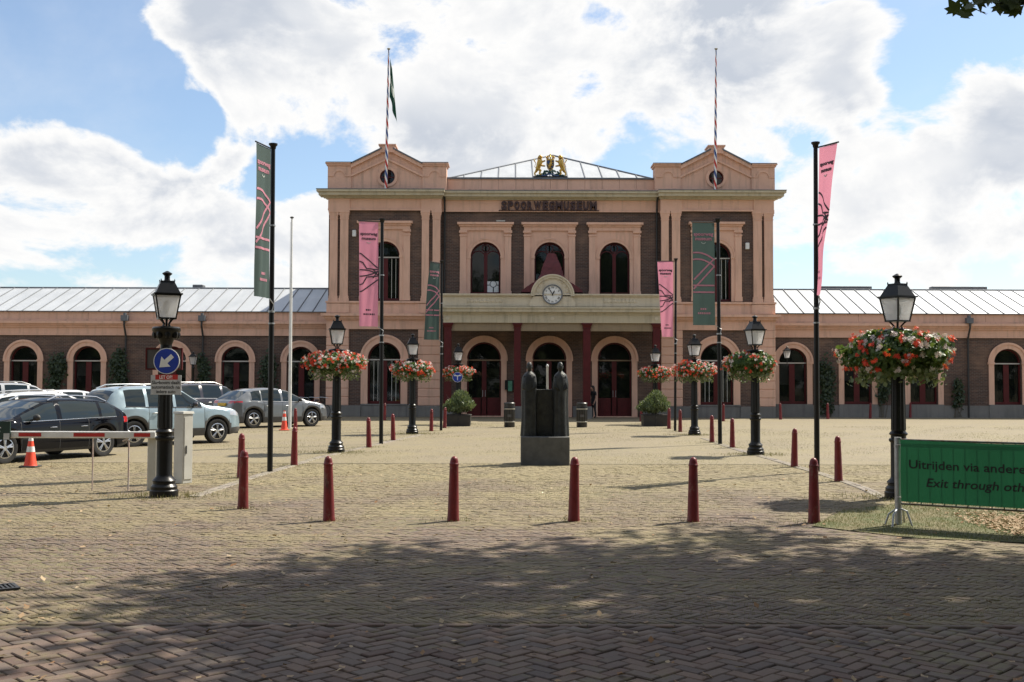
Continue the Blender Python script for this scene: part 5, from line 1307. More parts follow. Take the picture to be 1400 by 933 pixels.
def flagpoles():
    p = G(396, 586); t = AT(395, 297, p.y)
    root = empty('flagpole', (p.x, p.y, 0)); tag(root, 'plain white flagpole beside the grey parked car', 'flagpole')
    MB().lathe([(0.065, 0), (0.06, 2), (0.048, 5.5), (0.035, t.z - 0.05)], 12).build('pole', 'white_paint', root, smooth=40)
    MB().lathe([(0.04, t.z - 0.06), (0.075, t.z - 0.03), (0.075, t.z), (0.001, t.z + 0.03)], 10).build('cap', 'plastic_grey', root, smooth=40)
    MB().tube((-0.07, -0.03, 1.2), (-0.05, -0.03, t.z - 0.2), 0.006, n=4).build('halyard', 'off_white', root)
    for i, (xt, xb, lab) in enumerate(((531.5, 527.5, 'red white and blue striped flagpole before the left gable, flying a green flag'), (979, 977.8, 'red white and blue striped flagpole before the right gable, without a flag'))):
        Y = YPV - 0.5; a = AT(xb, 263, Y); b = AT(xt, 66, Y - 0.9)
        root = empty('flagpole', a); tag(root, lab, 'flagpole', 'spiral striped poles on the gables')
        L = (b - a).length
        o = MB().lathe([(0.075, 0), (0.07, L * 0.4), (0.05, L * 0.75), (0.035, L - 0.1)], 14).build('pole', 'spiral_stripes', root, smooth=40)
        k = MB().lathe([(0.04, L - 0.1), (0.07, L - 0.08), (0.09, L - 0.02), (0.001, L + 0.02)], 10).build('cap', 'bin_band', root, smooth=40)
        br = MB()
        for z in (0.35, 2.2): br.box(-0.03, 0.03, 0.0, 0.45 + z * 0.1, z - 0.03, z + 0.03)
        br.build('bracket', 'black_iron', root)
        root.rotation_euler = (b - a).to_track_quat('Z', 'Y').to_euler()
        if i == 0:
            # flag: hangs from the pole in folds
            ft = AT(532, 80, Y - 0.85); mb = MB(); nu, nv = 10, 24; fl = empty('flag', ft)
            h1 = AT(532, 80, Y - 0.85).z - AT(532, 167, Y - 0.5).z
            tag(fl, 'limp dark green flag with a pale patch on the left gable pole', 'flag')
            vs = []
            def P(u, v):
                # gathered against the pole at the hoist, fly end drooping down
                x = 0.05 + u * (0.10 + 0.30 * v) + 0.04 * math.sin(u * 9) * v; y = 0.09 * math.sin(u * 14 + v * 3)
                z = -v * h1 * (0.62 + 0.0 * u) - u * h1 * 0.38 * (0.2 + 0.8 * v) - 0.25 * u
                return (x - 0.02 * v, y, z)
            vs = [P(i_ / nu, j / nv) for j in range(nv + 1) for i_ in range(nu + 1)]
            def cut(lo, hi, nm, mat):
                fs = [(j * (nu + 1) + i_, j * (nu + 1) + i_ + 1, (j + 1) * (nu + 1) + i_ + 1, (j + 1) * (nu + 1) + i_) for j in range(lo, hi) for i_ in range(nu)]
                k0 = lo * (nu + 1); MB().add(vs[k0:(hi + 1) * (nu + 1)], [tuple(q - k0 for q in f) for f in fs]).build(nm, mat, fl, smooth=80)
            _c = cut
            cut(0, 10, 'top_stripe', 'flag_green'); cut(10, 15, 'pale_stripe', 'flag_white'); cut(15, 24, 'bottom_stripe', 'flag_green')

# ------------------------------------------------------------------ statue, bins, planters, person
def loft(rings, n, name, mat, parent, smooth=60, close=True):
    """rings: list of (z, cx, cy, rx, ry, fold, phase)"""
    vs = []
    for (z, cx, cy, rx, ry, fo, ph) in rings:
        for k in range(n):
            t = 2 * math.pi * k / n; q = 1 + fo * math.sin(5 * t + ph) + fo * 0.5 * math.sin(9 * t - ph * 2)
            vs.append((cx + rx * q * math.cos(t), cy + ry * q * math.sin(t), z))
    L = len(rings)
    fs = [(i * n + k, i * n + (k + 1) % n, (i + 1) * n + (k + 1) % n, (i + 1) * n + k) for i in range(L - 1) for k in range(n)] + [tuple(range(n - 1, -1, -1)), tuple(range((L - 1) * n, L * n))]
    return MB().add(vs, fs).build(name, mat, parent, smooth=smooth)
def statue():
    p = G(745.5, 636.8); root = empty('statue', (p.x, p.y + 0.45, 0)); tag(root, 'dark bronze pair of robed standing figures on a grey block in the square', 'statue')
    s = F_PX / p.y; w = 66.5 / s; h = 38.8 / s; oy = -0.45
    MB().box(-w / 2, w / 2, oy, oy + 0.9, 0, h).build('plinth', 'plinth_grey', root, bevel=0.012)
    H = 103.0 / s
    for sx, nm in ((-1, 'figure'), (1, 'figure')):
        cx = sx * (w / 2 - 0.185); cy = 0.0; f = 0.075
        rings = []
        for (q, rx, ry, fo) in ((0.0, 0.185, 0.22, f), (0.05, 0.18, 0.21, f), (0.25, 0.17, 0.20, f), (0.45, 0.165, 0.19, f), (0.60, 0.165, 0.185, f * 0.9), (0.70, 0.165, 0.175, f * 0.7), (0.78, 0.155, 0.16, f * 0.4), (0.825, 0.13, 0.135, 0.02), (0.85, 0.09, 0.105, 0.01), (0.865, 0.058, 0.07, 0.0), (0.88, 0.05, 0.062, 0.0)):
            rings.append((h + q * H, cx + (0.006 * math.sin(q * 9 + sx)), cy, rx, ry, fo, sx * 1.3 + q * 0.8))
        loft(rings, 44, nm, 'bronze', root)
        hd = [(h + q * H, cx, cy - 0.01 + dy, rx, ry, 0, 0) for q, rx, ry, dy in ((0.865, 0.040, 0.05, 0.0), (0.885, 0.043, 0.06, -0.012), (0.905, 0.052, 0.072, -0.014), (0.93, 0.058, 0.08, -0.010), (0.96, 0.057, 0.078, 0.0), (0.98, 0.05, 0.066, 0.005), (0.995, 0.028, 0.04, 0.006), (1.0, 0.005, 0.006, 0.006))]
        hdo = loft(hd, 18, 'head', 'bronze', root)
        fa = MB(); zc = h + 0.925 * H; fa.frustum((cx, -0.09), 0.014, 0.018, zc - 0.02, 0.008, 0.01, zc + 0.035); fa.ball((cx - 0.06, 0, zc), 0.012, 0.02, 0.03, 6); fa.ball((cx + 0.06, 0, zc), 0.012, 0.02, 0.03, 6); fa.box(cx - 0.025, cx + 0.025, -0.083, -0.06, zc - 0.05, zc - 0.042); fa.box(cx - 0.045, cx + 0.045, -0.082, -0.06, zc + 0.036, zc + 0.046)
        fa.build('face', 'bronze', root, smooth=60)
        ar = MB()                                                # arms folded under the cloak
        ar.path([(cx - sx * 0.09, -0.07, h + 0.75 * H), (cx - sx * 0.115, -0.13, h + 0.66 * H), (cx - sx * 0.02, -0.175, h + 0.61 * H)], [0.05, 0.05, 0.012], 10)
        ar.path([(cx + sx * 0.09, -0.07, h + 0.75 * H), (cx + sx * 0.115, -0.13, h + 0.64 * H), (cx + sx * 0.02, -0.175, h + 0.60 * H)], [0.05, 0.05, 0.012], 10)
        ar.build('folded_arms', 'bronze', root, smooth=80)
        ck = MB(); ck.path([(cx - 0.12, -0.09, h + 0.80 * H), (cx, -0.13, h + 0.795 * H), (cx + 0.12, -0.09, h + 0.80 * H)], 0.022, 8); ck.build('collar', 'bronze', root, smooth=60)
    # lower slab that joins the figures, with upright ribs
    mb = MB(); xa = w / 2 - 0.34; mb.box(-xa, xa, 0.02, 0.16, h, h + 0.63 * H)
    mb.build('joining_slab', 'bronze', root, bevel=0.01)
    mb = MB(); xr = (749 - 745.5) / s; mb.lathe([(0.024, h + 0.63 * H), (0.024, h + 0.93 * H), (0.03, h + 0.935 * H), (0.028, h + 0.95 * H), (0.012, h + 0.968 * H), (0.001, h + 0.972 * H)], 10, (xr, 0.04))
    mb.build('rod', 'white_paint', root, smooth=40)
def bins():
    lab = ['black litter bin with pale bands left of the statue', 'black litter bin with pale bands right of the statue']
    first = None
    for i, x in enumerate((696.5, 795.5)):
        p = G(x, 584.5)
        if first is None:
            root = empty('litter_bin'); first = root
            MB().lathe([(0.20, 0.0), (0.215, 0.03), (0.215, 0.92), (0.225, 0.93), (0.225, 0.97), (0.19, 1.0), (0.13, 1.0), (0.13, 0.9)], 20).build('body', 'bin_black', root, smooth=40)
            for z in (0.72, 0.20): MB().lathe([(0.217, z), (0.222, z + 0.005), (0.222, z + 0.045), (0.217, z + 0.05)], 20).build('band', 'bin_band', root, smooth=40)
            MB().lathe([(0.218, 0.76), (0.222, 0.77), (0.222, 0.80), (0.218, 0.81)], 20).build('rib', 'black_iron', root, smooth=40)
            MB().box(-0.08, 0.08, -0.232, -0.20, 0.42, 0.52).build('plaque', 'plastic_grey', root)
            for k in range(12):
                t = 2 * math.pi * k / 12
                MB().tube((0.214 * math.cos(t), 0.214 * math.sin(t), 0.25), (0.214 * math.cos(t), 0.214 * math.sin(t), 0.70), 0.012, n=5).build('stave', 'black_iron', root)
        else: root = copy_tree(first)
        root.location = (p.x, p.y, 0); tag(root, lab[i], 'litter bin', 'bins before the portico')
def planters():
    r = np.random.default_rng(77)
    for i, (x, lab) in enumerate(((626.5, 'dark planter box with bushy grey green shrub left of the portico doors'), (896.5, 'dark planter box with bushy grey green shrub right of the portico doors'))):
        p = G(x, 583.3); s = F_PX / p.y; w = 33.5 / s; root = empty('planter', (p.x, p.y + w / 2, 0)); tag(root, lab, 'planter', 'planters flanking the entrance')
        h = 15.8 / s
        mb = MB(); mb.frustum((0, 0), w / 2 - 0.03, w / 2 - 0.03, 0, w / 2, w / 2, h * 0.92); mb.box(-w / 2 - 0.015, w / 2 + 0.015, -w / 2 - 0.015, w / 2 + 0.015, h * 0.92, h)
        mb.box(-0.02, 0.02, -w / 2 - 0.008, -w / 2 + 0.03, 0.02, h * 0.9)
        mb.build('box', 'planter_box', root, bevel=0.01)
        MB().box(-w / 2 + 0.04, w / 2 - 0.04, -w / 2 + 0.04, w / 2 - 0.04, h - 0.0, h + 0.012).build('soil', 'soil', root)
        sh = empty('shrub', (p.x, p.y + w / 2, h + 0.01)); tag(sh, 'bushy grey green shrub growing in the %s planter' % ('left' if i == 0 else 'right'), 'shrub', 'shrubs in the entrance planters')
        st = MB()
        for k in range(26):
            a = r.random() * 6.28; q = 0.15 + 0.5 * r.random(); st.path([(0.25 * q * math.cos(a), 0.25 * q * math.sin(a), 0), (0.6 * q * math.cos(a), 0.6 * q * math.sin(a), 0.45), (0.95 * q * math.cos(a), 0.95 * q * math.sin(a), 0.75 * (0.7 + 0.4 * r.random()))], [0.012, 0.009, 0.005], 4)
        st.build('stems', 'bark', sh)
        n = 3600; pt, d = surf_pts(n, r, 0.60, 0.42, 0.32, 0.30); pt[:, 2] += 0.34; pt[:, 2] *= 1 + 0.35 * np.sin(pt[:, 0] * 4.1 + 1) * np.cos(pt[:, 1] * 3.3)
        pt[:, 0] *= 1.0 + 0.1 * np.sin(pt[:, 2] * 6)
        nl = [(0, 0, 0), (0.16, 0.4, 0.05), (0, 1.0, 0), (-0.16, 0.4, 0.05)]
        scatter('foliage', nl, [(0, 1, 2, 3)], rot_many(n, r, 1.2, 0.10 + 0.07 * r.random(n)) @ np.array([[1, 0, 0], [0, 0, -1.], [0, 1, 0]]), pt, 'grey_leaf', sh)
def skinned(verts, edges, radii, root_i, name, mats, parent, sub=1, matf=None):
    me = bpy.data.meshes.new(name); me.from_pydata(verts, edges, []); o = bpy.data.objects.new(name, me); COL.objects.link(o)
    m = o.modifiers.new('skin', 'SKIN'); m.use_smooth_shade = True
    for i, sv in enumerate(me.skin_vertices[0].data):
        r_ = radii[i]; sv.radius = r_ if isinstance(r_, tuple) else (r_, r_); sv.use_root = (i == root_i)
    ss = o.modifiers.new('sub', 'SUBSURF'); ss.levels = sub; ss.render_levels = sub
    dg = bpy.context.evaluated_depsgraph_get(); dg.update()
    me2 = bpy.data.meshes.new_from_object(o.evaluated_get(dg)); bpy.data.objects.remove(o)
    me2.materials.clear()
    for q in mats: me2.materials.append(M[q])
    if matf:
        for pl in me2.polygons: pl.material_index = matf(pl.center)
    o = bpy.data.objects.new(name, me2); COL.objects.link(o); o.parent = parent
    return o
def person():
    p = AT(811.5, 571.5, 56.2)
    root = empty('person', (p.x, 56.2, 0.012), R(-55)); tag(root, 'person in black top and trousers looking down beside the right portico door', 'person')
    # faces local -Y; head bowed
    V = [(0, 0, 0.86), (0, 0.01, 1.02), (0, 0.01, 1.18), (0, -0.01, 1.32), (0, -0.045, 1.41), (0, -0.085, 1.50), (0, -0.10, 1.58),
         (-0.17, 0.0, 1.30), (-0.21, -0.02, 1.05), (-0.19, -0.14, 0.86), (-0.17, -0.20, 0.78),
         (0.17, 0.0, 1.30), (0.21, -0.01, 1.05), (0.20, -0.09, 0.84), (0.19, -0.14, 0.76),
         (-0.085, 0.0, 0.80), (-0.09, -0.02, 0.45), (-0.09, 0.02, 0.09), (-0.09, -0.10, 0.035),
         (0.085, 0.0, 0.80), (0.10, 0.01, 0.45), (0.11, 0.06, 0.09), (0.11, -0.05, 0.035)]
    E = [(0, 1), (1, 2), (2, 3), (3, 4), (4, 5), (5, 6), (3, 7), (7, 8), (8, 9), (9, 10), (3, 11), (11, 12), (12, 13), (13, 14), (0, 15), (15, 16), (16, 17), (17, 18), (0, 19), (19, 20), (20, 21), (21, 22)]
    Rr = [(0.15, 0.11), (0.125, 0.095), (0.14, 0.10), (0.13, 0.085), 0.05, 0.085, 0.075, 0.06, 0.042, 0.033, 0.035, 0.06, 0.042, 0.033, 0.035, (0.09, 0.09), 0.062, 0.045, 0.04, (0.09, 0.09), 0.062, 0.045, 0.04]
    def mf(c):
        if c.z > 1.37: return 1
        if abs(c.x) > 0.165 and c.z < 1.16 and c.z > 0.6: return 1
        if c.z < 0.10: return 2
        return 0
    skinned(V, E, Rr, 0, 'body', ['cloth_black', 'skin', 'plastic_black'], root, 2, mf)
    hands = MB()
    for hx, hy, hz in ((-0.165, -0.215, 0.76), (0.19, -0.15, 0.74)):
        for k in range(4): hands.path([(hx - 0.03 + 0.02 * k, hy, hz), (hx - 0.03 + 0.02 * k, hy - 0.03, hz - 0.05), (hx - 0.028 + 0.018 * k, hy - 0.025, hz - 0.085 + 0.008 * abs(k - 1.5))], [0.010, 0.009, 0.007], 6)
        hands.path([(hx + 0.04, hy, hz + 0.02), (hx + 0.055, hy - 0.025, hz - 0.02), (hx + 0.05, hy - 0.04, hz - 0.045)], [0.011, 0.010, 0.008], 6)
    hands.build('fingers', 'skin', root, smooth=60)
    hr = MB(); hr.ball((0, -0.06, 1.56), 0.10, 0.105, 0.11, 14); hr.ball((0, 0.0, 1.47), 0.085, 0.075, 0.14, 12); hr.path([(0.05, -0.02, 1.5), (0.085, -0.03, 1.40), (0.09, -0.06, 1.30)], [0.04, 0.045, 0.02], 8); hr.path([(-0.05, -0.02, 1.5), (-0.085, -0.03, 1.40), (-0.09, -0.06, 1.30)], [0.04, 0.045, 0.02], 8)
    hr.build('hair', 'hair_dark', root, smooth=60)
    fc = MB(); fc.ball((0, -0.135, 1.52), 0.062, 0.05, 0.085, 12); fc.frustum((0, -0.188), 0.010, 0.012, 1.49, 0.005, 0.006, 1.535); fc.build('face', 'skin', root, smooth=60)
    ft = MB()
    for s in (-1, 1): ft.ball((0.024 * s, -0.178, 1.535), 0.010, 0.006, 0.006, 6)
    ft.box(-0.02, 0.02, -0.184, -0.176, 1.468, 1.474); ft.build('eyes_and_mouth', 'hair_dark', root)
# ------------------------------------------------------------------ parked cars
def car(spec, label, paint, contacts, side, group='cars parked in rows beside the wing'):
    L, W, wb, ro, wr = spec['L'], spec['W'], spec['wb'], spec['ro'], spec['wr']
    tx, tz = zip(*spec['top']); bxp, bzp = zip(*spec['belt'])
    xr_, xf_ = ro, ro + wb
    xs = list(np.arange(0, L + 1e-6, 0.045)) + [0.02, L - 0.02]
    for s in spec['seams']: xs += [s - 0.006, s + 0.006]
    xs = sorted(set(round(x, 4) for x in xs)); Ra = wr + 0.055
    def ztop(x): return float(np.interp(x, tx, tz))
    def hwid(x):
        e = min(x, L - x); k = 1 - 0.22 * max(0.0, 1 - e / 0.42) ** 2.2 - 0.05 * max(0.0, 1 - e / 1.4) ** 2
        return W / 2 * k
    def zbot(x):
        e = min(x, L - x); z = spec['gc'] + 0.10 * max(0, 1 - e / 0.5)
        for c in (xr_, xf_):
            if abs(x - c) < Ra: z = max(z, wr + math.sqrt(Ra * Ra - (x - c) ** 2))
        return z
    sec = []
    for x in xs:
        zt, zb, w = ztop(x), zbot(x), hwid(x)
        be = min(float(np.interp(x, bxp, bzp)), zt - 0.025)
        zb = min(zb, be - 0.06)
        k = min(max((zt - be) / 0.35, 0.06), 1.0)
        P = [(0.0, zb), (w * 0.72, zb), (w * 0.955, zb + 0.005)]
        for fz, fw in ((0.10, 0.985), (0.28, 1.0), (0.48, 0.998), (0.66, 0.985), (0.80, 0.985), (0.93, 0.972), (1.0, 0.945)):
            P.append((w * fw, zb + (be - zb) * fz))
        yb = w * 0.945; ins = 0.30 * (zt - be) + 0.015
        P.append((yb - ins * 0.42, be + (zt - be) * 0.45))
        ye = yb - ins - 0.02
        P += [(ye + 0.015, zt - 0.085 * k), (ye - 0.05, zt - 0.04 * k), (ye * 0.6, zt - 0.012 * k), (0.0, zt)]
        sec.append(P)
    n = len(sec[0])
    ring = lambda P, x: [(x, y, z) for y, z in P] + [(x, -y, z) for y, z in P[-2:0:-1]]
    rings = [ring(P, x) for P, x in zip(sec, xs)]; m = len(rings[0])
    cats = {}
    jb = 9                                                       # index of the belt point
    def seg(j):                                                  # mirrored segment index
        return j if j < n - 1 else m - 1 - j
    for i in range(len(xs) - 1):
        xm = (xs[i] + xs[i + 1]) / 2
        thin = xs[i + 1] - xs[i] < 0.013
        for j in range(m):
            q = [rings[i][j], rings[i][(j + 1) % m], rings[i + 1][(j + 1) % m], rings[i + 1][j]]
            c = [sum(p[a] for p in q) / 4 for a in range(3)]; sj = seg(j); sd_ = 1 if j < n - 1 else -1
            cat = 'body'
            dw = min(math.hypot(c[0] - a, c[2] - wr) for a in (xr_, xf_))
            if sj in (jb, jb + 1) and any(a < xm < b for a, b in spec['win']) and ztop(xm) - np.interp(xm, bxp, bzp) > 0.10:
                k = [a < xm < b for a, b in spec['win']].index(True); cat = 'side_window|%d|%d' % (k, sd_)
            elif sj >= jb + 3 and spec['ws'][0] < xm < spec['ws'][1]: cat = 'windscreen'
            elif sj >= jb + 3 and spec['rw'][0] < xm < spec['rw'][1]: cat = 'rear_window'
            elif sj < 2: cat = 'underside'
            elif thin and 2 < sj < jb: cat = 'door_seam|%.2f|%d' % (xm, sd_)
            elif sj <= jb and (c[2] < spec['clad'] or (spec['archclad'] and dw < Ra + 0.085)): cat = 'cladding'
            elif xm < spec['tl'][0] and spec['tl'][1] < c[2] < spec['tl'][2] and abs(c[1]) > spec['tl'][3] * W / 2: cat = 'tail_light|%d' % sd_
            elif xm > L - spec['hl'][0] and spec['hl'][1] < c[2] < spec['hl'][2] and abs(c[1]) > 0.5 * W / 2: cat = 'headlight|%d' % sd_
            cats.setdefault(cat, []).append(q)
    cats['body'] += [rings[0][::-1], rings[-1]]
    pr, pf = G(*contacts[0]), G(*contacts[1]); d = (pf - pr); d.z = 0; d.normalize()
    left = Vector((-d.y, d.x, 0)); mid = (pr + pf) / 2 + left * (W / 2 - 0.12) * side
    root = empty('car', (mid.x, mid.y, 0), math.atan2(d.y, d.x)); tag(root, label, 'car', group)
    x0 = ro + wb / 2
    mt = {'body': paint, 'side_window': 'car_glass', 'windscreen': 'car_glass', 'rear_window': 'car_glass', 'underside': 'plastic_black', 'door_seam': 'plastic_black',
          'cladding': spec.get('cladmat', 'plastic_black'), 'tail_light': 'tail_red', 'headlight': 'lamp_clear'}
    def B(mb, nm, mat, par=root, **k): return mb.build(nm, mat, par, (x0, 0, 0), **k)
    bodies = {}
    for cat, qs in cats.items():
        nm = cat.split('|')[0]; vid = {}; vs = []; fs = []
        for q in qs:
            f = []
            for p in q:
                kk = (round(p[0], 5), round(p[1], 5), round(p[2], 5))
                if kk not in vid: vid[kk] = len(vs); vs.append(p)
                if not f or f[-1] != vid[kk]: f.append(vid[kk])
            if len(f) > 2 and f[0] == f[-1]: f = f[:-1]
            if len(f) > 2: fs.append(tuple(f))
        o = B(MB().add(vs, fs), nm, mt[nm], smooth=32); bodies.setdefault(nm, o)
    # wheels
    for xx in (xr_, xf_):
        for s in (-1, 1):
            yc = s * (W / 2 - 0.125)
            P = [(0.62, -0.09), (0.80, -0.105), (0.95, -0.10), (1.0, -0.075), (1.0, 0.075), (0.95, 0.10), (0.80, 0.105), (0.66, 0.09), (0.62, 0.06)]
            def lat(prof, nn, r=wr):
                vs = [(xx + a * r * math.cos(2 * math.pi * k / nn), yc + s * b, wr + a * r * math.sin(2 * math.pi * k / nn)) for a, b in prof for k in range(nn)]
                l = len(prof); fs = [(i * nn + k, i * nn + (k + 1) % nn, (i + 1) * nn + (k + 1) % nn, (i + 1) * nn + k) for i in range(l - 1) for k in range(nn)]
                return vs, fs + [tuple(range(nn - 1, -1, -1)), tuple(range((l - 1) * nn, l * nn))]
            wh = B(MB().add(*lat(P, 28)), 'wheel', 'tyre', smooth=40)
            rb = MB(); vs, fs = lat([(0.66, 0.02), (0.66, 0.095), (0.60, 0.10), (0.58, 0.07)], 28); rb.add(vs, fs[:-2])
            for k in range(5):
                t = 2 * math.pi * k / 5 + 0.3
                for dt in (-0.13, 0.13):
                    a0, a1 = 0.12 * wr, 0.63 * wr
                    c0 = (xx + a0 * math.cos(t), yc + s * 0.085, wr + a0 * math.sin(t)); c1 = (xx + a1 * math.cos(t + dt), yc + s * 0.08, wr + a1 * math.sin(t + dt))
                    rb.tube(c0, c1, 0.026, 0.020, 6)
            rb.tube((xx, yc + s * 0.06, wr), (xx, yc + s * 0.10, wr), 0.055, n=10)
            B(rb, 'rim', 'alloy', wh, smooth=40)
            dk = MB(); dk.add(*lat([(0.62, 0.035), (0.62, 0.04)], 24)); B(dk, 'brake_disc', 'plastic_black', wh)
    # mirrors, handles, plates, rails
    xm = spec['ws'][1] - 0.42; zb = float(np.interp(xm, bxp, bzp))
    for s in (-1, 1):
        mb = MB(); mb.ball((xm, s * (W / 2 + 0.09), zb + 0.09), 0.07, 0.10, 0.075, 10); mb.tube((xm + 0.02, s * (W / 2 - 0.08), zb + 0.02), (xm, s * (W / 2 + 0.05), zb + 0.06), 0.03, 0.025, 6); B(mb, 'mirror', spec.get('mirror', 'plastic_black'), smooth=50)
        for hx in spec['handles']:
            w = hwid(hx); B(MB().path([(hx - 0.09, s * (w * 0.985), zb - 0.14), (hx - 0.05, s * (w * 0.985 + 0.025), zb - 0.135), (hx + 0.07, s * (w * 0.985 + 0.025), zb - 0.135), (hx + 0.10, s * (w * 0.985), zb - 0.14)], 0.013, 6), 'door_handle', spec.get('handle', 'alloy'))
        if spec.get('rails'):
            a, b = spec['rails']; P = []
            for xx in np.linspace(a, b, 7):
                be = float(np.interp(xx, bxp, bzp)); yy = hwid(xx) * 0.945 - 0.30 * (ztop(xx) - be) - 0.09; P.append((xx, s * yy, ztop(xx) + (0.045 if a < xx < b else -0.02)))
            B(MB().path(P, 0.017, 6), 'roof_rail', 'alloy', smooth=50)
        pts = [(xx, s * (hwid(xx) * 0.945 + 0.006), float(np.interp(xx, bxp, bzp)) + 0.006) for xx in np.linspace(spec['win'][0][0], spec['win'][-1][1], 12)]
        B(MB().path(pts, 0.011, 5), 'window_trim', spec.get('trim', 'alloy'))
    zp = spec.get('zp', 0.78)
    B(MB().box(-0.022, 0.06, -0.26, 0.26, zp - 0.055, zp + 0.055), 'number_plate', 'plate_yellow'); B(MB().box(L - 0.03, L + 0.012, -0.26, 0.26, 0.42, 0.53), 'number_plate', 'plate_yellow')
    mb = MB(); mb.box(L - 0.10, L + 0.006, -0.42, 0.42, 0.56, 0.66); mb.box(L - 0.1, L + 0.004, -0.6, 0.6, 0.26, 0.38); B(mb, 'grille', 'plastic_black')
    mb = MB(); mb.box(-0.01, 0.12, -0.62, 0.62, 0.28, 0.45); B(mb, 'rear_bumper', 'plastic_black', bevel=0.03)
    return root

S_ESTATE = dict(L=4.62, W=1.80, wb=2.72, ro=0.96, wr=0.335, gc=0.20, clad=0.28, archclad=False, tl=(0.32, 0.80, 0.95, 0.60), hl=(0.55, 0.66, 0.80),
                top=[(0, 0.45), (0.015, 0.62), (0.05, 0.92), (0.14, 1.02), (0.36, 1.20), (0.62, 1.37), (0.95, 1.43), (1.6, 1.475), (2.1, 1.475), (2.55, 1.41), (2.95, 1.24), (3.42, 0.985), (3.8, 0.94), (4.2, 0.86), (4.45, 0.76), (4.57, 0.64), (4.62, 0.48)],
                belt=[(0, 0.97), (1.0, 0.955), (3.4, 0.905), (4.62, 0.8)], seams=[1.42, 2.25, 3.28], win=[(0.55, 1.0), (1.06, 2.18), (2.30, 3.22)], ws=(2.60, 3.40), rw=(0.14, 0.60), handles=[1.55, 2.42], rails=(0.7, 2.4), trim='alloy')
S_LOW = dict(S_ESTATE, top=[(x, z if z < 0.95 else 0.95 + (z - 0.95) * 0.86) for x, z in S_ESTATE['top']], belt=[(x, z - 0.03) for x, z in S_ESTATE['belt']])
S_SUV = dict(L=4.40, W=1.86, wb=2.62, ro=0.87, wr=0.355, gc=0.24, clad=0.46, archclad=True, cladmat='plastic_grey', tl=(0.26, 0.98, 1.12, 0.62), hl=(0.5, 0.80, 0.93),
             top=[(0, 0.5), (0.015, 0.75), (0.05, 1.02), (0.12, 1.14), (0.30, 1.46), (0.48, 1.60), (0.8, 1.645), (1.6, 1.665), (2.05, 1.65), (2.45, 1.57), (2.75, 1.38), (3.12, 1.12), (3.6, 1.07), (4.05, 1.0), (4.28, 0.88), (4.37, 0.72), (4.40, 0.55)],
             belt=[(0, 1.10), (1.0, 1.075), (3.2, 1.04), (4.4, 0.9)], seams=[1.30, 2.12, 3.05], win=[(0.62, 1.22), (1.30, 2.05), (2.16, 2.98)], ws=(2.42, 3.10), rw=(0.13, 0.42), handles=[1.5, 2.32], rails=(0.55, 2.2), trim='plastic_black', mirror='paint_dark')
S_EV = dict(L=4.45, W=1.86, wb=2.68, ro=0.88, wr=0.365, gc=0.20, clad=0.40, archclad=True, cladmat='plastic_grey', tl=(0.40, 0.99, 1.055, 0.40), hl=(0.5, 0.74, 0.86),
            top=[(0, 0.5), (0.015, 0.75), (0.05, 1.0), (0.16, 1.09), (0.40, 1.27), (0.68, 1.45), (1.0, 1.53), (1.6, 1.575), (2.1, 1.56), (2.5, 1.49), (2.85, 1.32), (3.35, 1.06), (3.8, 0.99), (4.15, 0.90), (4.36, 0.76), (4.42, 0.64), (4.45, 0.5)],
            belt=[(0, 1.06), (0.8, 1.05), (3.3, 0.985), (4.45, 0.85)], seams=[1.32, 2.16, 3.1], win=[(0.80, 1.20), (1.27, 2.10), (2.20, 3.10)], ws=(2.52, 3.33), rw=(0.16, 0.66), handles=[1.5, 2.36], rails=None, trim='alloy', zp=0.92)
S_BIG = dict(S_SUV, L=4.75, W=1.90, wb=2.85, ro=0.92, wr=0.37, clad=0.36, archclad=False,
             top=[(0, 0.5), (0.015, 0.8), (0.05, 1.06), (0.10, 1.2), (0.22, 1.52), (0.40, 1.66), (0.9, 1.72), (1.8, 1.735), (2.3, 1.71), (2.7, 1.62), (3.0, 1.42), (3.4, 1.14), (3.9, 1.08), (4.35, 1.0), (4.6, 0.88), (4.72, 0.7), (4.75, 0.55)],
             belt=[(0, 1.12), (1.0, 1.10), (3.4, 1.06), (4.75, 0.9)], seams=[1.5, 2.4, 3.3], win=[(0.50, 1.32), (1.42, 2.34), (2.45, 3.25)], ws=(2.66, 3.38), rw=(0.11, 0.36), handles=[1.7, 2.6], rails=(0.5, 2.5), trim='alloy', mirror='plastic_black', tl=(0.2, 1.0, 1.25, 0.7))
S_HATCH = dict(S_ESTATE, L=4.1, wb=2.55, ro=0.72, rails=None, trim='plastic_black',
               top=[(0, 0.45), (0.015, 0.62), (0.05, 0.92), (0.12, 1.02), (0.26, 1.24), (0.45, 1.40), (0.8, 1.46), (1.4, 1.49), (1.8, 1.48), (2.2, 1.42), (2.55, 1.26), (2.98, 1.0), (3.4, 0.95), (3.8, 0.86), (4.0, 0.74), (4.07, 0.62), (4.1, 0.48)],
               belt=[(0, 0.99), (1.0, 0.97), (3.0, 0.92), (4.1, 0.8)], seams=[1.2, 1.95, 2.85], win=[(0.45, 0.9), (1.0, 1.88), (2.0, 2.8)], ws=(2.18, 2.96), rw=(0.12, 0.42), handles=[1.32, 2.1])
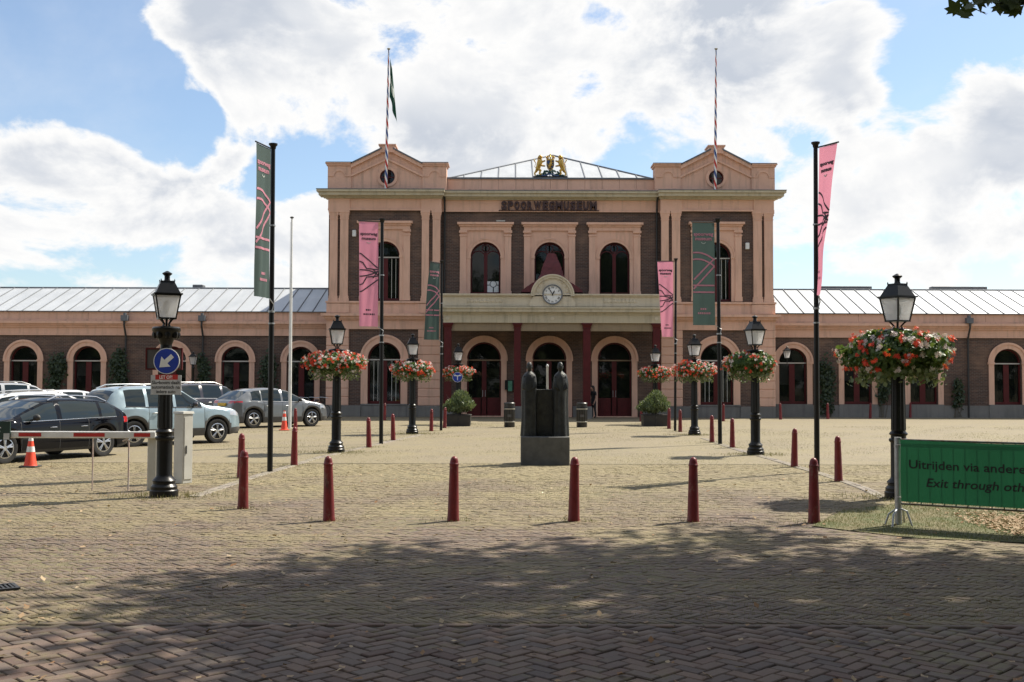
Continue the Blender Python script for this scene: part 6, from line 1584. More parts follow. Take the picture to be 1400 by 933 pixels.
def cars():
    car(S_LOW, 'glossy black estate car behind the barrier boom, cut by the left edge', 'paint_black', ((136.6, 624.6), (4, 634.5)), -1)
    car(S_SUV, 'pale blue white off-road car with grey wheel arches behind the cabinet', 'paint_pale', ((189, 611.0), (287.5, 606.6)), 1)
    car(S_EV, 'metallic grey electric car with its tail towards us beside the white flagpole', 'paint_grey', ((348.7, 585.8), (421.5, 583.6)), 1)
    car(S_BIG, 'large dark grey off-road car half hidden behind the metallic grey car', 'paint_dark', ((268, 581), (335, 579)), 1)
    # only roofs and windows of these show above the nearer cars
    def far(x, Y, spec, lab, paint, rev=False, ang=40):
        a = AT(x, 560, Y); d = Vector((math.cos(R(ang)), math.sin(R(ang)), 0)) * (spec['wb'] / 2) * (-1 if rev else 1)
        def px(p):
            q = CAMROT.transposed() @ (p - Vector((0, 0, HC))); return (CXP + F_PX * q.x / -q.z, CYP - F_PX * q.y / -q.z)
        p = Vector((a.x, Y, 0)); car(spec, lab, paint, (px(p - d), px(p + d)), 1 if not rev else -1)
    far(84, 33.5, S_ESTATE, 'white estate car directly behind the black car windows', 'paint_white')
    far(-22, 36.0, S_SUV, 'white car with a red tail lamp at the left edge behind the black car', 'paint_white')
    far(118, 40.5, S_HATCH, 'white hatchback whose roof shows left of the pale off-road car', 'paint_white')
    far(38, 46.0, S_BIG, 'silver car in the far row, only its roof showing under the left wing windows', 'paint_silver')

# ------------------------------------------------------------------ barrier, cabinet, signs on the first lamp, cones
def barrier(lamp):
    pb = G(208.5, 671.5); s = F_PX / pb.y
    root = empty('barrier', (pb.x, pb.y, 0)); tag(root, 'red and white car park barrier with lowered boom across the left', 'barrier')
    MB().box(-0.075, 0.075, -0.06, 0.06, 0, 0.93).build('post', 'off_white', root, bevel=0.012)
    MB().box(-0.09, 0.09, -0.075, 0.075, 0.93, 0.97).build('post_cap', 'off_white', root)
    zc = AT(208, 594.5, pb.y).z
    def xx(px): return AT(px, 596, pb.y - 0.1).x - pb.x
    b = MB(); b.box(xx(-60), xx(213), -0.13, -0.062, zc - 0.055, zc + 0.055); bo = b.build('boom', 'white_paint', root, bevel=0.01)
    bo.rotation_euler = (0, 0, 0)
    for (a, c) in ((26.5, 57.4), (101.6, 144), (184, 206), (-55, -20)):
        MB().box(xx(a), xx(c), -0.134, -0.058, zc - 0.030, zc + 0.030).build('reflector', 'sign_red', root)
    for px, py in ((99, 679), (147.5, 680)):
        q = G(px, py); MB().path([(q.x - pb.x, -0.10, zc - 0.05), (q.x - pb.x, -0.10, 0.012)] if px < 120 else [(q.x - pb.x - 0.10, -0.10, zc - 0.10), (q.x - pb.x - 0.04, -0.10, zc - 0.07), (q.x - pb.x, -0.10, zc - 0.10), (q.x - pb.x, -0.10, 0.012)], 0.013, 6).build('support_rod', 'rod_pink', root)
    MB().box(xx(-40), xx(16), -0.165, -0.137, AT(8, 601, pb.y).z, AT(8, 576, pb.y).z).build('boom_sign', 'sign_green_dark', root)
    MB().box(xx(7.5), xx(15.5), -0.170, -0.166, AT(8, 600.5, pb.y).z, AT(8, 592, pb.y).z).build('sticker', 'camera_box', root)
    mb = MB()
    for (x, y, w) in ((0.5, 583.5, 3.2), (0.5, 588.5, 2.0)): mb.box(xx(x), xx(x + w), -0.169, -0.1655, AT(8, y + 1.8, pb.y).z, AT(8, y, pb.y).z)
    mb.build('sign_marks', 'white_paint', root)
    # control cabinet
    c = G(245, 662.5); s = F_PX / c.y; w = 0.34
    cab = empty('control_cabinet', (c.x, c.y + 0.2, 0), R(-32)); tag(cab, 'pale grey steel control cabinet behind the lamp post with the arrow sign', 'cabinet')
    h = AT(245, 563, c.y).z
    MB().box(-0.12, 0.12, -0.11, 0.11, 0.0, h - 0.04).build('case', 'off_white', cab, bevel=0.01)
    MB().frustum((0, 0), 0.135, 0.125, h - 0.04, 0.125, 0.115, h).build('lid', 'off_white', cab)
    MB().box(0.122, 0.130, -0.085, 0.085, 0.08, h - 0.10).build('door', 'off_white', cab)
    MB().box(0.130, 0.143, -0.06, -0.04, 0.52, 0.66).build('lock', 'plastic_black', cab)
    # signs clamped to the first lamp post
    l = lamp.location; yy = l.y - 0.14
    d = AT(228, 494, yy); rad = 17.8 / (F_PX / yy)
    sg = empty('arrow_sign', (d.x, yy, d.z)); tag(sg, 'round blue sign with white arrow pointing down left on the lamp post', 'traffic sign')
    cir = lambda r_: [(r_ * math.cos(2 * math.pi * k / 40), r_ * math.sin(2 * math.pi * k / 40)) for k in range(40)]
    MB().prism(cir(rad), -0.012, 0.0).build('plate', 'white_paint', sg); MB().prism(cir(rad * 0.94), -0.016, -0.0125).build('blue_face', 'sign_blue', sg)
    def arrow(pts, rot, nm, sc=rad, m='white_paint', par=sg, y=-0.020):
        ca, sa = math.cos(R(rot)), math.sin(R(rot))
        MB().prism([(sc * (ca * x - sa * z), sc * (sa * x + ca * z)) for x, z in pts], y, y + 0.0035).build(nm, m, par)
    arrow([(-0.17, 0.62), (-0.17, -0.05), (-0.52, -0.05), (0.0, -0.72), (0.52, -0.05), (0.17, -0.05), (0.17, 0.62)], -48, 'arrow')
    MB().box(-0.05, 0.05, 0.001, 0.07, -0.03, 0.03).build('clamp', 'galvanised', sg)
    p0, p1 = AT(206.5, 513, yy), AT(247.6, 540, yy); w, h = p1.x - p0.x, p0.z - p1.z
    ns = empty('notice_sign', ((p0.x + p1.x) / 2, yy, p1.z)); tag(ns, 'white notice with red heading about the automatic barrier under the arrow sign', 'sign')
    MB().box(-w / 2, w / 2, -0.010, 0.0, 0, h).build('plate', 'camera_box', ns)
    MB().box(-w / 2 + 0.07, w / 2 - 0.05, -0.0135, -0.0105, h * 0.77, h * 1.02).build('red_heading', 'sign_red', ns)
    MB().box(-0.04, 0.04, 0.001, 0.07, h * 0.4, h * 0.6).build('clamp', 'galvanised', ns)
    def line(txt, zz, size, mat, wid, y):
        v, f = text_mesh(txt, size, 'CENTER', 0.0015); a = max(p[0] for p in v) - min(p[0] for p in v); k = wid / a
        MB().add([(p[0] * k, y, zz + p[1]) for p in v], f).build('lettering', mat, ns)
    line('LET OP!', h * 0.81, 0.072, 'white_paint', w * 0.42, -0.0145)
    for k, tx in enumerate(('Slagboom daalt', 'automatisch na', 'iedere auto')): line(tx, h * (0.54 - 0.23 * k), 0.072, 'letter_black', w * (0.92, 0.92, 0.64)[k], -0.0115)
    q0, q1 = AT(201, 477, l.y + 0.16), AT(218, 505, l.y + 0.16)
    rs = empty('sign_back', (l.x, l.y + 0.14, q1.z)); tag(rs, 'dark panel with red rim facing away behind the arrow sign', 'sign')
    MB().box(q0.x - l.x, 0.20, 0.0, 0.02, 0, q0.z - q1.z).build('plate', 'plastic_grey', rs)
    e = MB(); a, b, hh = q0.x - l.x, 0.20, q0.z - q1.z
    e.box(a - 0.012, a + 0.012, -0.01, 0.03, -0.01, hh + 0.01); e.box(a, b, -0.0105, 0.03, -0.012, 0.012); e.box(a, b, -0.0105, 0.03, hh - 0.012, hh + 0.012); e.box(b - 0.012, b + 0.012, -0.01, 0.03, -0.01, hh + 0.01)
    e.build('rim', 'red_paint', rs); MB().box(-0.04, 0.04, -0.08, -0.001, 0.1, 0.16).build('clamp', 'galvanised', rs)
def lamp_sign(lamp):
    l = lamp.location; yy = l.y - 0.75
    yy = l.y - 0.13
    d = AT(625.5, 516, yy); rad = 6.8 / (F_PX / yy)
    sg = empty('round_sign', (d.x, l.y - 0.75, AT(625.5, 516, l.y - 0.75).z)); tag(sg, 'small round blue sign with two white arrows on the lamp behind the left planter', 'traffic sign')
    sg.location.x = AT(625.5, 516, l.y - 0.75).x
    cir = lambda r_: [(r_ * math.cos(2 * math.pi * k / 32), r_ * math.sin(2 * math.pi * k / 32)) for k in range(32)]
    MB().prism(cir(rad), -0.01, 0.0).build('plate', 'white_paint', sg); MB().prism(cir(rad * 0.93), -0.014, -0.0105).build('blue_face', 'sign_blue', sg)
    a = MB(); r_ = rad
    a.prism([(-0.08 * r_, -0.6 * r_), (0.08 * r_, -0.6 * r_), (0.08 * r_, 0.35 * r_), (-0.08 * r_, 0.35 * r_)], -0.018, -0.0145)
    for s in (-1, 1):
        a.prism([(s * 0.08 * r_, 0.35 * r_), (s * 0.45 * r_, 0.45 * r_), (s * 0.45 * r_, 0.28 * r_), (s * 0.08 * r_, 0.15 * r_)], -0.0182, -0.0147); a.prism([(s * 0.30 * r_, 0.22 * r_), (s * 0.72 * r_, 0.22 * r_), (s * 0.52 * r_, 0.62 * r_)], -0.0184, -0.0149)
    a.build('arrows', 'white_paint', sg)
    MB().tube((0, 0.001, 0), (0, 0.66, 0), 0.02, n=6).build('bracket_arm', 'black_iron', sg)
def cones():
    mb0 = None
    for i, (x, y, k, lab) in enumerate(((41.5, 640, 0.62, 'orange traffic cone with white band before the black car'), (388.5, 589.5, 0.72, 'orange traffic cone at the foot of the white flagpole'))):
        p = G(x, y - 0.5); h = k
        root = empty('traffic_cone', (p.x, p.y, 0.012), R(20 * i)); tag(root, lab, 'cone', 'orange cones at the car park')
        MB().box(-0.17, 0.17, -0.17, 0.17, 0, 0.03).build('foot', 'plastic_black' if i == 0 else 'cone_orange', root, bevel=0.01)
        MB().lathe([(0.135, 0.03), (0.12, 0.06), (0.045, h - 0.06), (0.03, h), (0.02, h)], 18).build('cone', 'cone_orange', root, smooth=40)
        rr = lambda z: 0.12 + (0.045 - 0.12) * (z - 0.06) / (h - 0.12) + 0.002
        MB().lathe([(rr(h * 0.50), h * 0.50), (rr(h * 0.68), h * 0.68)], 18).build('white_band', 'white_paint', root, smooth=40)
        MB().lathe([(rr(h * 0.86), h * 0.86), (rr(h * 0.96), h * 0.96)], 18).build('white_band', 'white_paint', root, smooth=40)
def fence():
    a = G(1228.5, 719.0); e = G(1560, 737)
    d = (Vector((AT(1400, 605, 12.95).x, 12.95, 0)) - Vector((a.x, a.y, 0))); ang = math.atan2(d.y, d.x)
    root = empty('crowd_barrier', (a.x, a.y, 0), ang); tag(root, 'galvanised crowd barrier on the grass carrying a green banner', 'fence')
    s = F_PX / a.y; H = AT(1228, 598, a.y).z; LN = 2.45
    zt, zb = AT(1233, 601.5, a.y).z, AT(1233, 687.5, a.y).z
    for x in (0.0, LN): MB().tube((x, 0, 0.0), (x, 0, H), 0.042, n=12).build('post', 'galvanised', root, smooth=40)
    for x in (0.0, LN):
        MB().path([(x + 0.0, -0.30, 0.012), (x, -0.24, 0.16), (x, -0.05, 0.22), (x, 0.05, 0.22), (x, 0.24, 0.16), (x, 0.30, 0.012)], 0.013, 8).build('foot', 'galvanised', root, smooth=40)
        MB().path([(x - 0.15, -0.04, 0.012), (x - 0.11, -0.03, 0.14), (x - 0.03, -0.02, 0.20), (x + 0.05, -0.02, 0.21), (x + 0.11, -0.03, 0.19), (x + 0.17, -0.04, 0.012)], 0.012, 8).build('foot', 'galvanised', root, smooth=40)
    for z in (zb - 0.01, zt + 0.0): MB().tube((0, 0, z), (LN, 0, z), 0.014, n=8).build('rail', 'rust_steel', root)
    bar = None
    for k in range(17):
        x = 0.14 + k * 0.135
        if bar is None: bar = MB().tube((0, 0, zb - 0.01), (0, 0, zt), 0.008, n=6).build('bar', 'rust_steel', root); o = bar
        else: o = bar.copy(); COL.objects.link(o); o.parent = root
        o.location = (x, 0, 0)
    MB().lathe([(0.045, H - 0.13), (0.045, H - 0.10)], 10).build('clamp', 'galvanised', root)
    # green cloth with its lettering
    ban = empty('fence_banner', (a.x, a.y, 0), ang); tag(ban, 'green cloth banner with dark lettering tied to the crowd barrier', 'banner')
    zt2, zb2 = zt + 0.005, AT(1234, 685, a.y).z
    def S(x, z, off=0.0):
        t = (z - zb2) / (zt2 - zb2); sag = -0.018 * math.sin(math.pi * min(max(x / LN, 0), 1)) * t
        return (x, -0.050 - 0.008 * math.sin(x * 4 + z * 3) * (1 - abs(2 * t - 1)) - 0.002 * math.sin(x * 9 - z * 7) - off, z + sag)
    nu, nv = 40, 10; x0, x1 = 0.045, LN - 0.05
    vs = [S(x0 + (x1 - x0) * i / nu, zb2 + (zt2 - zb2) * j / nv) for j in range(nv + 1) for i in range(nu + 1)]
    MB().add(vs, [(j * (nu + 1) + i, j * (nu + 1) + i + 1, (j + 1) * (nu + 1) + i + 1, (j + 1) * (nu + 1) + i) for j in range(nv) for i in range(nu)]).build('cloth', 'fence_green', ban, smooth=80)
    def line(txt, pxl, pxr, pyb, caph, sh):
        v, f = text_mesh(txt, 1.0, 'LEFT', 0.013, 0, sh); xs = [p[0] for p in v]; k = 1.0
        xl = AT(pxl, pyb, a.y - 0.1).x - a.x; xr = AT(pxr, pyb, a.y - 0.7).x - a.x
        cs = math.cos(ang); xl /= cs; xr /= cs
        kx = (xr - xl) / (max(xs) - min(xs)); kz = caph / 0.70
        zb_ = AT(pxl, pyb, a.y).z
        MB().add([S(xl + (p[0] - min(xs)) * kx, zb_ + p[1] * kz, 0.004) for p in v], f).build('lettering', 'letter_black', ban)
    line('Uitrijden via andere', 1245, 1398, 639, 0.105, 0.0); line('Exit through other', 1264, 1412, 663, 0.105, 0.18)
    for z in (zt - 0.06, zb2 + 0.05): MB().path([(0.05, -0.045, z), (0.0, -0.05, z), (-0.03, 0.0, z), (0.0, 0.045, z)], 0.006, 5).build('cable_tie', 'off_white', ban)
# ------------------------------------------------------------------ crest, bicycles, wall lamps
def crest():
    Y = YF + 0.1; c = AT(752.3, 243.5, Y); root = empty('coat_of_arms', c); s = F_PX / Y
    tag(root, 'gilded coat of arms with two lions holding a crowned shield above the parapet', 'emblem')
    u = 1.0 / s                                                # one picture pixel in metres
    MB().box(-23.5 * u, 23.5 * u, -0.10, 0.10, 0.02, 1.6 * u + 0.02).build('base_bar', 'letter_black', root)
    ft = MB()
    for x in (-15, 15): ft.box(x * u - 0.08, x * u + 0.08, -0.1, 0.1, -0.05, 0.04)
    ft.box(-0.05, 0.05, -0.1, 0.1, -0.05, 0.03); ft.build('foot', 'lead', root)
    lf = MB(); r_ = random.Random(3)
    for k in range(70):
        x = r_.uniform(-14, 14); top = 14.5 - abs(x) * 0.55; z = 2 + r_.random() * max(top - 3, 1)
        lf.ball((x * u, r_.uniform(-0.08, 0.02), z * u), 1.6 * u, 0.05, 1.3 * u, 6)
    for s_ in (-1, 1):
        for k in range(7): lf.ball((s_ * (15 + k * 1.1) * u, -0.02, (2.2 + 1.6 * math.sin(k * 0.9)) * u), 1.8 * u, 0.06, 1.1 * u, 6)
    lf.build('leaf_scroll', 'crest_green', root, smooth=60)
    rb = MB(); rb.path([(x * u, -0.12, (3.6 + 1.2 * math.cos(x * 0.35)) * u) for x in range(-12, 13, 2)], 0.035, 6); rb.build('motto_ribbon', 'crest_blue', root, smooth=60)
    sh = MB(); P = [(-5.2, 24), (5.2, 24), (5.2, 17), (4, 13), (0, 9.5), (-4, 13), (-5.2, 17)]
    sh.prism([(x * u, z * u) for x, z in P], -0.08, 0.06); sh.build('shield', 'crest_blue', root, bevel=0.02)
    li = MB(); li.path([(-1.5 * u, -0.10, 13 * u), (0, -0.12, 17 * u), (0.8 * u, -0.12, 21 * u)], [1.0 * u, 2.2 * u, 1.7 * u], 8); li.ball((1.0 * u, -0.13, 22.4 * u), 1.8 * u, 0.07, 1.7 * u, 8)
    for a, b in (((0.5, 20), (4, 21)), ((0.2, 17.5), (3.8, 17)), ((-1, 14), (2.5, 12.5)), ((-1.5, 13.5), (-3, 11.5)), ((-1.5, 15), (-4.2, 19))): li.tube((a[0] * u, -0.12, a[1] * u), (b[0] * u, -0.12, b[1] * u), 0.035, 0.02, 6)
    li.ring([(x * u, z * u) for x, z in [(-5.4, 24.2), (-5.4, 17), (-4.2, 12.8), (0, 9.2), (4.2, 12.8), (5.4, 17), (5.4, 24.2)]], [(x * u, z * u) for x, z in [(-4.8, 24.2), (-4.8, 17.2), (-3.7, 13.3), (0, 10.0), (3.7, 13.3), (4.8, 17.2), (4.8, 24.2)]], -0.11, -0.05)
    li.build('shield_lion', 'gold', root, smooth=60)
    cr = MB(); cr.lathe([(5.0 * u, 24 * u), (5.4 * u, 25.5 * u), (5.0 * u, 26 * u)], 14, sy=0.5)
    for k in range(5):
        t = -math.pi / 2 + (k - 2) * 0.6; x = 5 * u * math.sin((k - 2) * 0.62)
        cr.path([(x, -0.07, 26 * u), (x * 1.15, -0.07, 28.5 * u), (x * 0.6, -0.04, 30.5 * u), (0, 0, 31 * u)], [0.035, 0.04, 0.03, 0.02], 6); cr.ball((x * 1.1, -0.09, 28.2 * u), 0.045, n=6)
    cr.ball((0, 0, 32 * u), 0.05, n=8); cr.build('crown', 'gold', root, smooth=60)
    for s_ in (-1, 1):
        b = MB(); X = lambda x: s_ * x * u
        b.path([(X(17.5), 0, 12 * u), (X(16), -0.02, 16 * u), (X(14.5), -0.03, 21 * u), (X(14.2), -0.03, 25 * u)], [3.0 * u, 3.4 * u, 3.9 * u, 3.2 * u], 10)
        b.ball((X(13.8), -0.04, 28.5 * u), 3.1 * u, 0.12, 3.1 * u, 10); b.ball((X(12.0), -0.06, 28.0 * u), 1.5 * u, 0.06, 1.2 * u, 8)
        for k in range(9): t = k * 0.7; b.ball((X(14.6 + 2.4 * math.cos(t)), -0.02, (26.2 + 3.0 * math.sin(t)) * u), 1.1 * u, 0.08, 1.1 * u, 6)
        b.path([(X(14), -0.06, 22.5 * u), (X(10.5), -0.08, 22 * u), (X(7), -0.08, 23.5 * u)], [1.8 * u, 1.4 * u, 1.1 * u], 7); b.path([(X(14.5), -0.02, 19 * u), (X(11), -0.06, 16.5 * u), (X(7), -0.06, 16 * u)], [1.7 * u, 1.3 * u, 1.1 * u], 7)
        b.path([(X(17), -0.05, 12.5 * u), (X(13.5), -0.07, 9.5 * u), (X(15), -0.07, 5.5 * u), (X(12.5), -0.1, 3.6 * u)], [2.4 * u, 1.9 * u, 1.2 * u, 1.2 * u], 7); b.path([(X(18), 0.03, 12 * u), (X(19.5), 0.03, 9 * u), (X(21.5), 0.02, 6.5 * u), (X(20.5), 0.0, 3.2 * u)], [2.4 * u, 1.8 * u, 1.2 * u, 1.2 * u], 7)
        b.path([(X(18.8), 0.03, 12.5 * u), (X(21.5), 0.04, 16 * u), (X(19.8), 0.04, 20 * u), (X(22), 0.04, 24 * u)], [0.5 * u, 0.45 * u, 0.45 * u, 0.8 * u], 6); b.ball((X(22.0), 0.04, 24.6 * u), 1.0 * u, 0.05, 1.3 * u, 6)
        b.build('lion', 'gold', root, smooth=60)
def bicycles():
    lab = ['dark bicycle leaning at the left wing, nearest the pavilion corner', 'dark bicycle in the rack behind the grey car bonnet', 'dark bicycle furthest left of those behind the grey car']
    for i, (x, y) in enumerate(((436, 573.0), (424, 573.2), (410, 573.4))):
        p = G(x, y); root = empty('bicycle', (p.x, p.y, 0.0), R(62 + 9 * i)); tag(root, lab[i], 'bicycle', 'bicycles parked at the left wing')
        def ringw(cx):
            n = 20; m = MB(); m.path([(cx + 0.33 * math.cos(2 * math.pi * k / n), 0, 0.345 + 0.33 * math.sin(2 * math.pi * k / n)) for k in range(n + 1)], 0.018, 6)
            for k in range(8): t = math.pi * k / 8; m.tube((cx + 0.32 * math.cos(t), 0, 0.345 + 0.32 * math.sin(t)), (cx - 0.32 * math.cos(t), 0, 0.345 - 0.32 * math.sin(t)), 0.003, n=3)
            return m
        for cx in (-0.53, 0.53): ringw(cx).build('wheel', 'tyre', root)
        f = MB()
        for a, b in (((-0.53, 0.345), (-0.05, 0.32)), ((-0.05, 0.32), (-0.20, 0.86)), ((-0.53, 0.345), (-0.17, 0.75)), ((-0.05, 0.32), (0.36, 0.80)), ((-0.16, 0.72), (0.36, 0.86)), ((0.53, 0.345), (0.34, 0.98))): f.tube((a[0], 0, a[1]), (b[0], 0, b[1]), 0.017, n=6)
        f.build('frame', ['black_paint', 'crest_blue', 'black_paint'][i], root)
        MB().path([(0.22, -0.28, 1.04), (0.36, -0.2, 1.05), (0.36, 0.2, 1.05), (0.22, 0.28, 1.04)], 0.014, 6).build('handlebar', 'alloy', root)
        MB().ball((-0.24, 0, 0.92), 0.13, 0.075, 0.05, 8).build('saddle', 'plastic_black', root)
        MB().path([(-0.53, 0, 0.72), (-0.80, 0.0, 0.70)], 0.05, 6).build('carrier', 'plastic_black', root); MB().box(-0.66, -0.40, -0.19, -0.07, 0.42, 0.70).build('pannier', 'sign_green_dark', root)
        root.rotation_euler = (R(4), 0, R(62 + 9 * i))
def wall_lamps():
    # lantern on a bracket at the right pavilion corner
    def lantern(root, z):
        m = MB(); m.frustum((0, 0), 0.09, 0.09, z, 0.10, 0.10, z + 0.02)
        for sx in (-1, 1):
            for sy in (-1, 1): m.tube((sx * 0.09, sy * 0.09, z), (sx * 0.16, sy * 0.16, z + 0.38), 0.012, n=4)
        l = m.build('lantern', 'black_iron', root)
        g = MB(); g.frustum((0, 0), 0.085, 0.085, z + 0.022, 0.152, 0.152, z + 0.375); g.build('glass', 'lantern_glass', l)
        t = MB(); t.frustum((0, 0), 0.19, 0.19, z + 0.38, 0.19, 0.19, z + 0.40); t.frustum((0, 0), 0.17, 0.17, z + 0.40, 0.07, 0.07, z + 0.53); t.lathe([(0.04, z + 0.53), (0.04, z + 0.58), (0.06, z + 0.60), (0.001, z + 0.64)], 8); t.build('lamp_roof', 'black_iron', l)
    a = AT(1076, 490, YPV - 0.4); root = empty('wall_lamp', (a.x, a.y, a.z - 0.5)); tag(root, 'wall lantern on a bracket arm at the right pavilion corner', 'lamp')
    lantern(root, 0.5); w = bx(1055.5, YPV) - a.x
    m = MB(); m.path([(w, 0.3, 0.18), (w * 0.4, 0.1, 0.18), (0, 0, 0.2), (0, 0, 0.5)], 0.025, 8); m.box(w - 0.10, w + 0.05, 0.12, 0.42, 0.05, 0.32); m.build('bracket', 'black_iron', root)
    p = G(263, 573.5); root = empty('lamp_post', (p.x, p.y, 0)); tag(root, 'small black lamp post with pale lantern far off behind the dark cars', 'lamp post')
    z = AT(263, 499, p.y).z; lantern(root, z); m = MB(); m.lathe([(0.13, 0), (0.12, 0.25), (0.07, 0.32), (0.055, z - 0.2), (0.08, z - 0.15), (0.04, z)], 12); m.build('shaft', 'black_iron', root, smooth=40)

# ------------------------------------------------------------------ greenery
def ivy():
    r = np.random.default_rng(9)
    spots = [(78, 512, 15, 24, 'climbing ivy between the first and second window of the left wing'), (162, 510, 15, 26, 'climbing ivy right of the second left wing window'), (277, 515, 11, 24, 'climbing ivy left of the fourth left wing window'), (368, 512, 13, 30, 'climbing ivy behind the white flagpole on the left wing'),
             (1129, 524, 14, 33, 'climbing ivy between the first two right wing windows'), (1209, 532, 11, 22, 'climbing ivy left of the large flower lamp on the right wing'), (1311, 540, 9, 16, 'low ivy beside the right wing down pipe')]
    for (x, y, hw, hh, lab) in spots:
        c = AT(x, y, YW - 0.18); s = F_PX / YW; base = empty('ivy', (c.x, YW - 0.16, 0)); tag(base, lab, 'ivy', 'ivy climbing the wing walls')
        n = int(hw * hh * 2.4); cc = np.array([(-0.3, -0.5), (0.25, -0.2), (-0.1, 0.25), (0.35, 0.5), (-0.35, 0.6)]) + r.normal(size=(5, 2)) * 0.18
        q = cc[r.integers(0, 5, n)] + r.normal(size=(n, 2)) * np.array([0.34, 0.24])
        k = np.hypot(q[:, 0], q[:, 1]); q /= np.maximum(k / 1.25, 1)[:, None]
        top = c.z + hh / s
        zz = c.z + q[:, 1] * hh / s * 1.1; xx = q[:, 0] * 0.85 * hw / s * (1.15 - 0.3 * (zz / top))
        P = np.stack([xx, -np.abs(r.normal(size=n)) * 0.09, np.maximum(zz, 0.1)], -1)
        scatter('foliage', LEAF5, LEAF5F, face_out(np.tile([0, -1.0, 0.3], (n, 1)), r, 0.5) * (0.10 + 0.06 * r.random(n))[:, None, None], P, 'ivy_leaf', base)
        m = MB()
        for j in range(5): x0 = r.normal() * 0.15; m.path([(x0, 0.03, 0.0), (x0 + r.normal() * 0.1, 0.03, c.z * 0.5), (x0 + r.normal() * 0.3, 0.03, c.z + 0.2 * hh / s)], [0.02, 0.015, 0.006], 5)
        m.build('stems', 'bark', base)
def plane_leaf():
    P = [(0, 0), (0.30, -0.02), (0.22, 0.14), (0.52, 0.28), (0.36, 0.36), (0.46, 0.62), (0.20, 0.56), (0.0, 1.0), (-0.20, 0.56), (-0.46, 0.62), (-0.36, 0.36), (-0.52, 0.28), (-0.22, 0.14), (-0.30, -0.02)]
    v = [(x, y - 0.35, 0.10 * abs(x)) for x, y in P] + [(0, 0.0, 0)]
    return v, [(14, 0, 1, 2), (14, 2, 3, 4), (14, 4, 5, 6), (14, 6, 7, 8), (14, 8, 9, 10), (14, 10, 11, 12), (14, 12, 13, 0)]
def tree_meshes(seed, H, trunk_h, rx, ry, rz, cz, nleaf, nlimb=9, off=(0, 0)):
    r = np.random.default_rng(seed); root = empty('plane_tree')
    m = MB(); m.path([(0, 0, 0), (0.05, 0.02, trunk_h * 0.5), (0.1, -0.04, trunk_h), (off[0] * 0.2, off[1] * 0.2, H * 0.75)], [0.42, 0.34, 0.28, 0.08], 12)
    tips = []
    for k in range(nlimb):
        a = 2 * math.pi * k / nlimb + r.normal() * 0.25; q = 0.65 + 0.3 * r.random(); z = cz + rz * (r.random() * 1.1 - 0.55)
        e = Vector((off[0] + rx * q * math.cos(a), off[1] + ry * q * math.sin(a), z)); b = Vector((0.08, -0.02, trunk_h * (0.85 + 0.5 * r.random()))); mid = b.lerp(e, 0.5) + Vector((0, 0, 0.7))
        m.path([b, b.lerp(mid, 0.5) + Vector((0, 0, 0.2)), mid, e], [0.16, 0.12, 0.08, 0.02], 7); tips.append((mid, e))
        for j in range(5):
            t = mid.lerp(e, 0.2 + 0.7 * r.random()); f = t + Vector((r.normal() * 1.3, r.normal() * 1.3, r.normal() * 0.8)); m.path([t, t.lerp(f, 0.5) + Vector((0, 0, 0.15)), f], [0.035, 0.022, 0.008], 5)
    m.build('trunk', 'bark', root, smooth=60)
    nc = 112; d = r.normal(size=(nc, 3)); d /= np.linalg.norm(d, axis=1)[:, None]; k = r.random(nc) ** 0.45
    C = d * k[:, None] * np.array([rx, ry, rz]) + np.array([off[0], off[1], cz])
    idx = r.integers(0, nc, nleaf); P = C[idx] + r.normal(size=(nleaf, 3)) * np.array([0.62, 0.62, 0.36])
    v, f = plane_leaf(); sh = np.clip(0.5 + 0.35 * r.normal(size=nleaf), 0, 1)
    scatter('crown', v, f, rot_many(nleaf, r, 1.25, 0.17 + 0.10 * r.random(nleaf)), P, 'tree_leaf', root, sh)
    return root
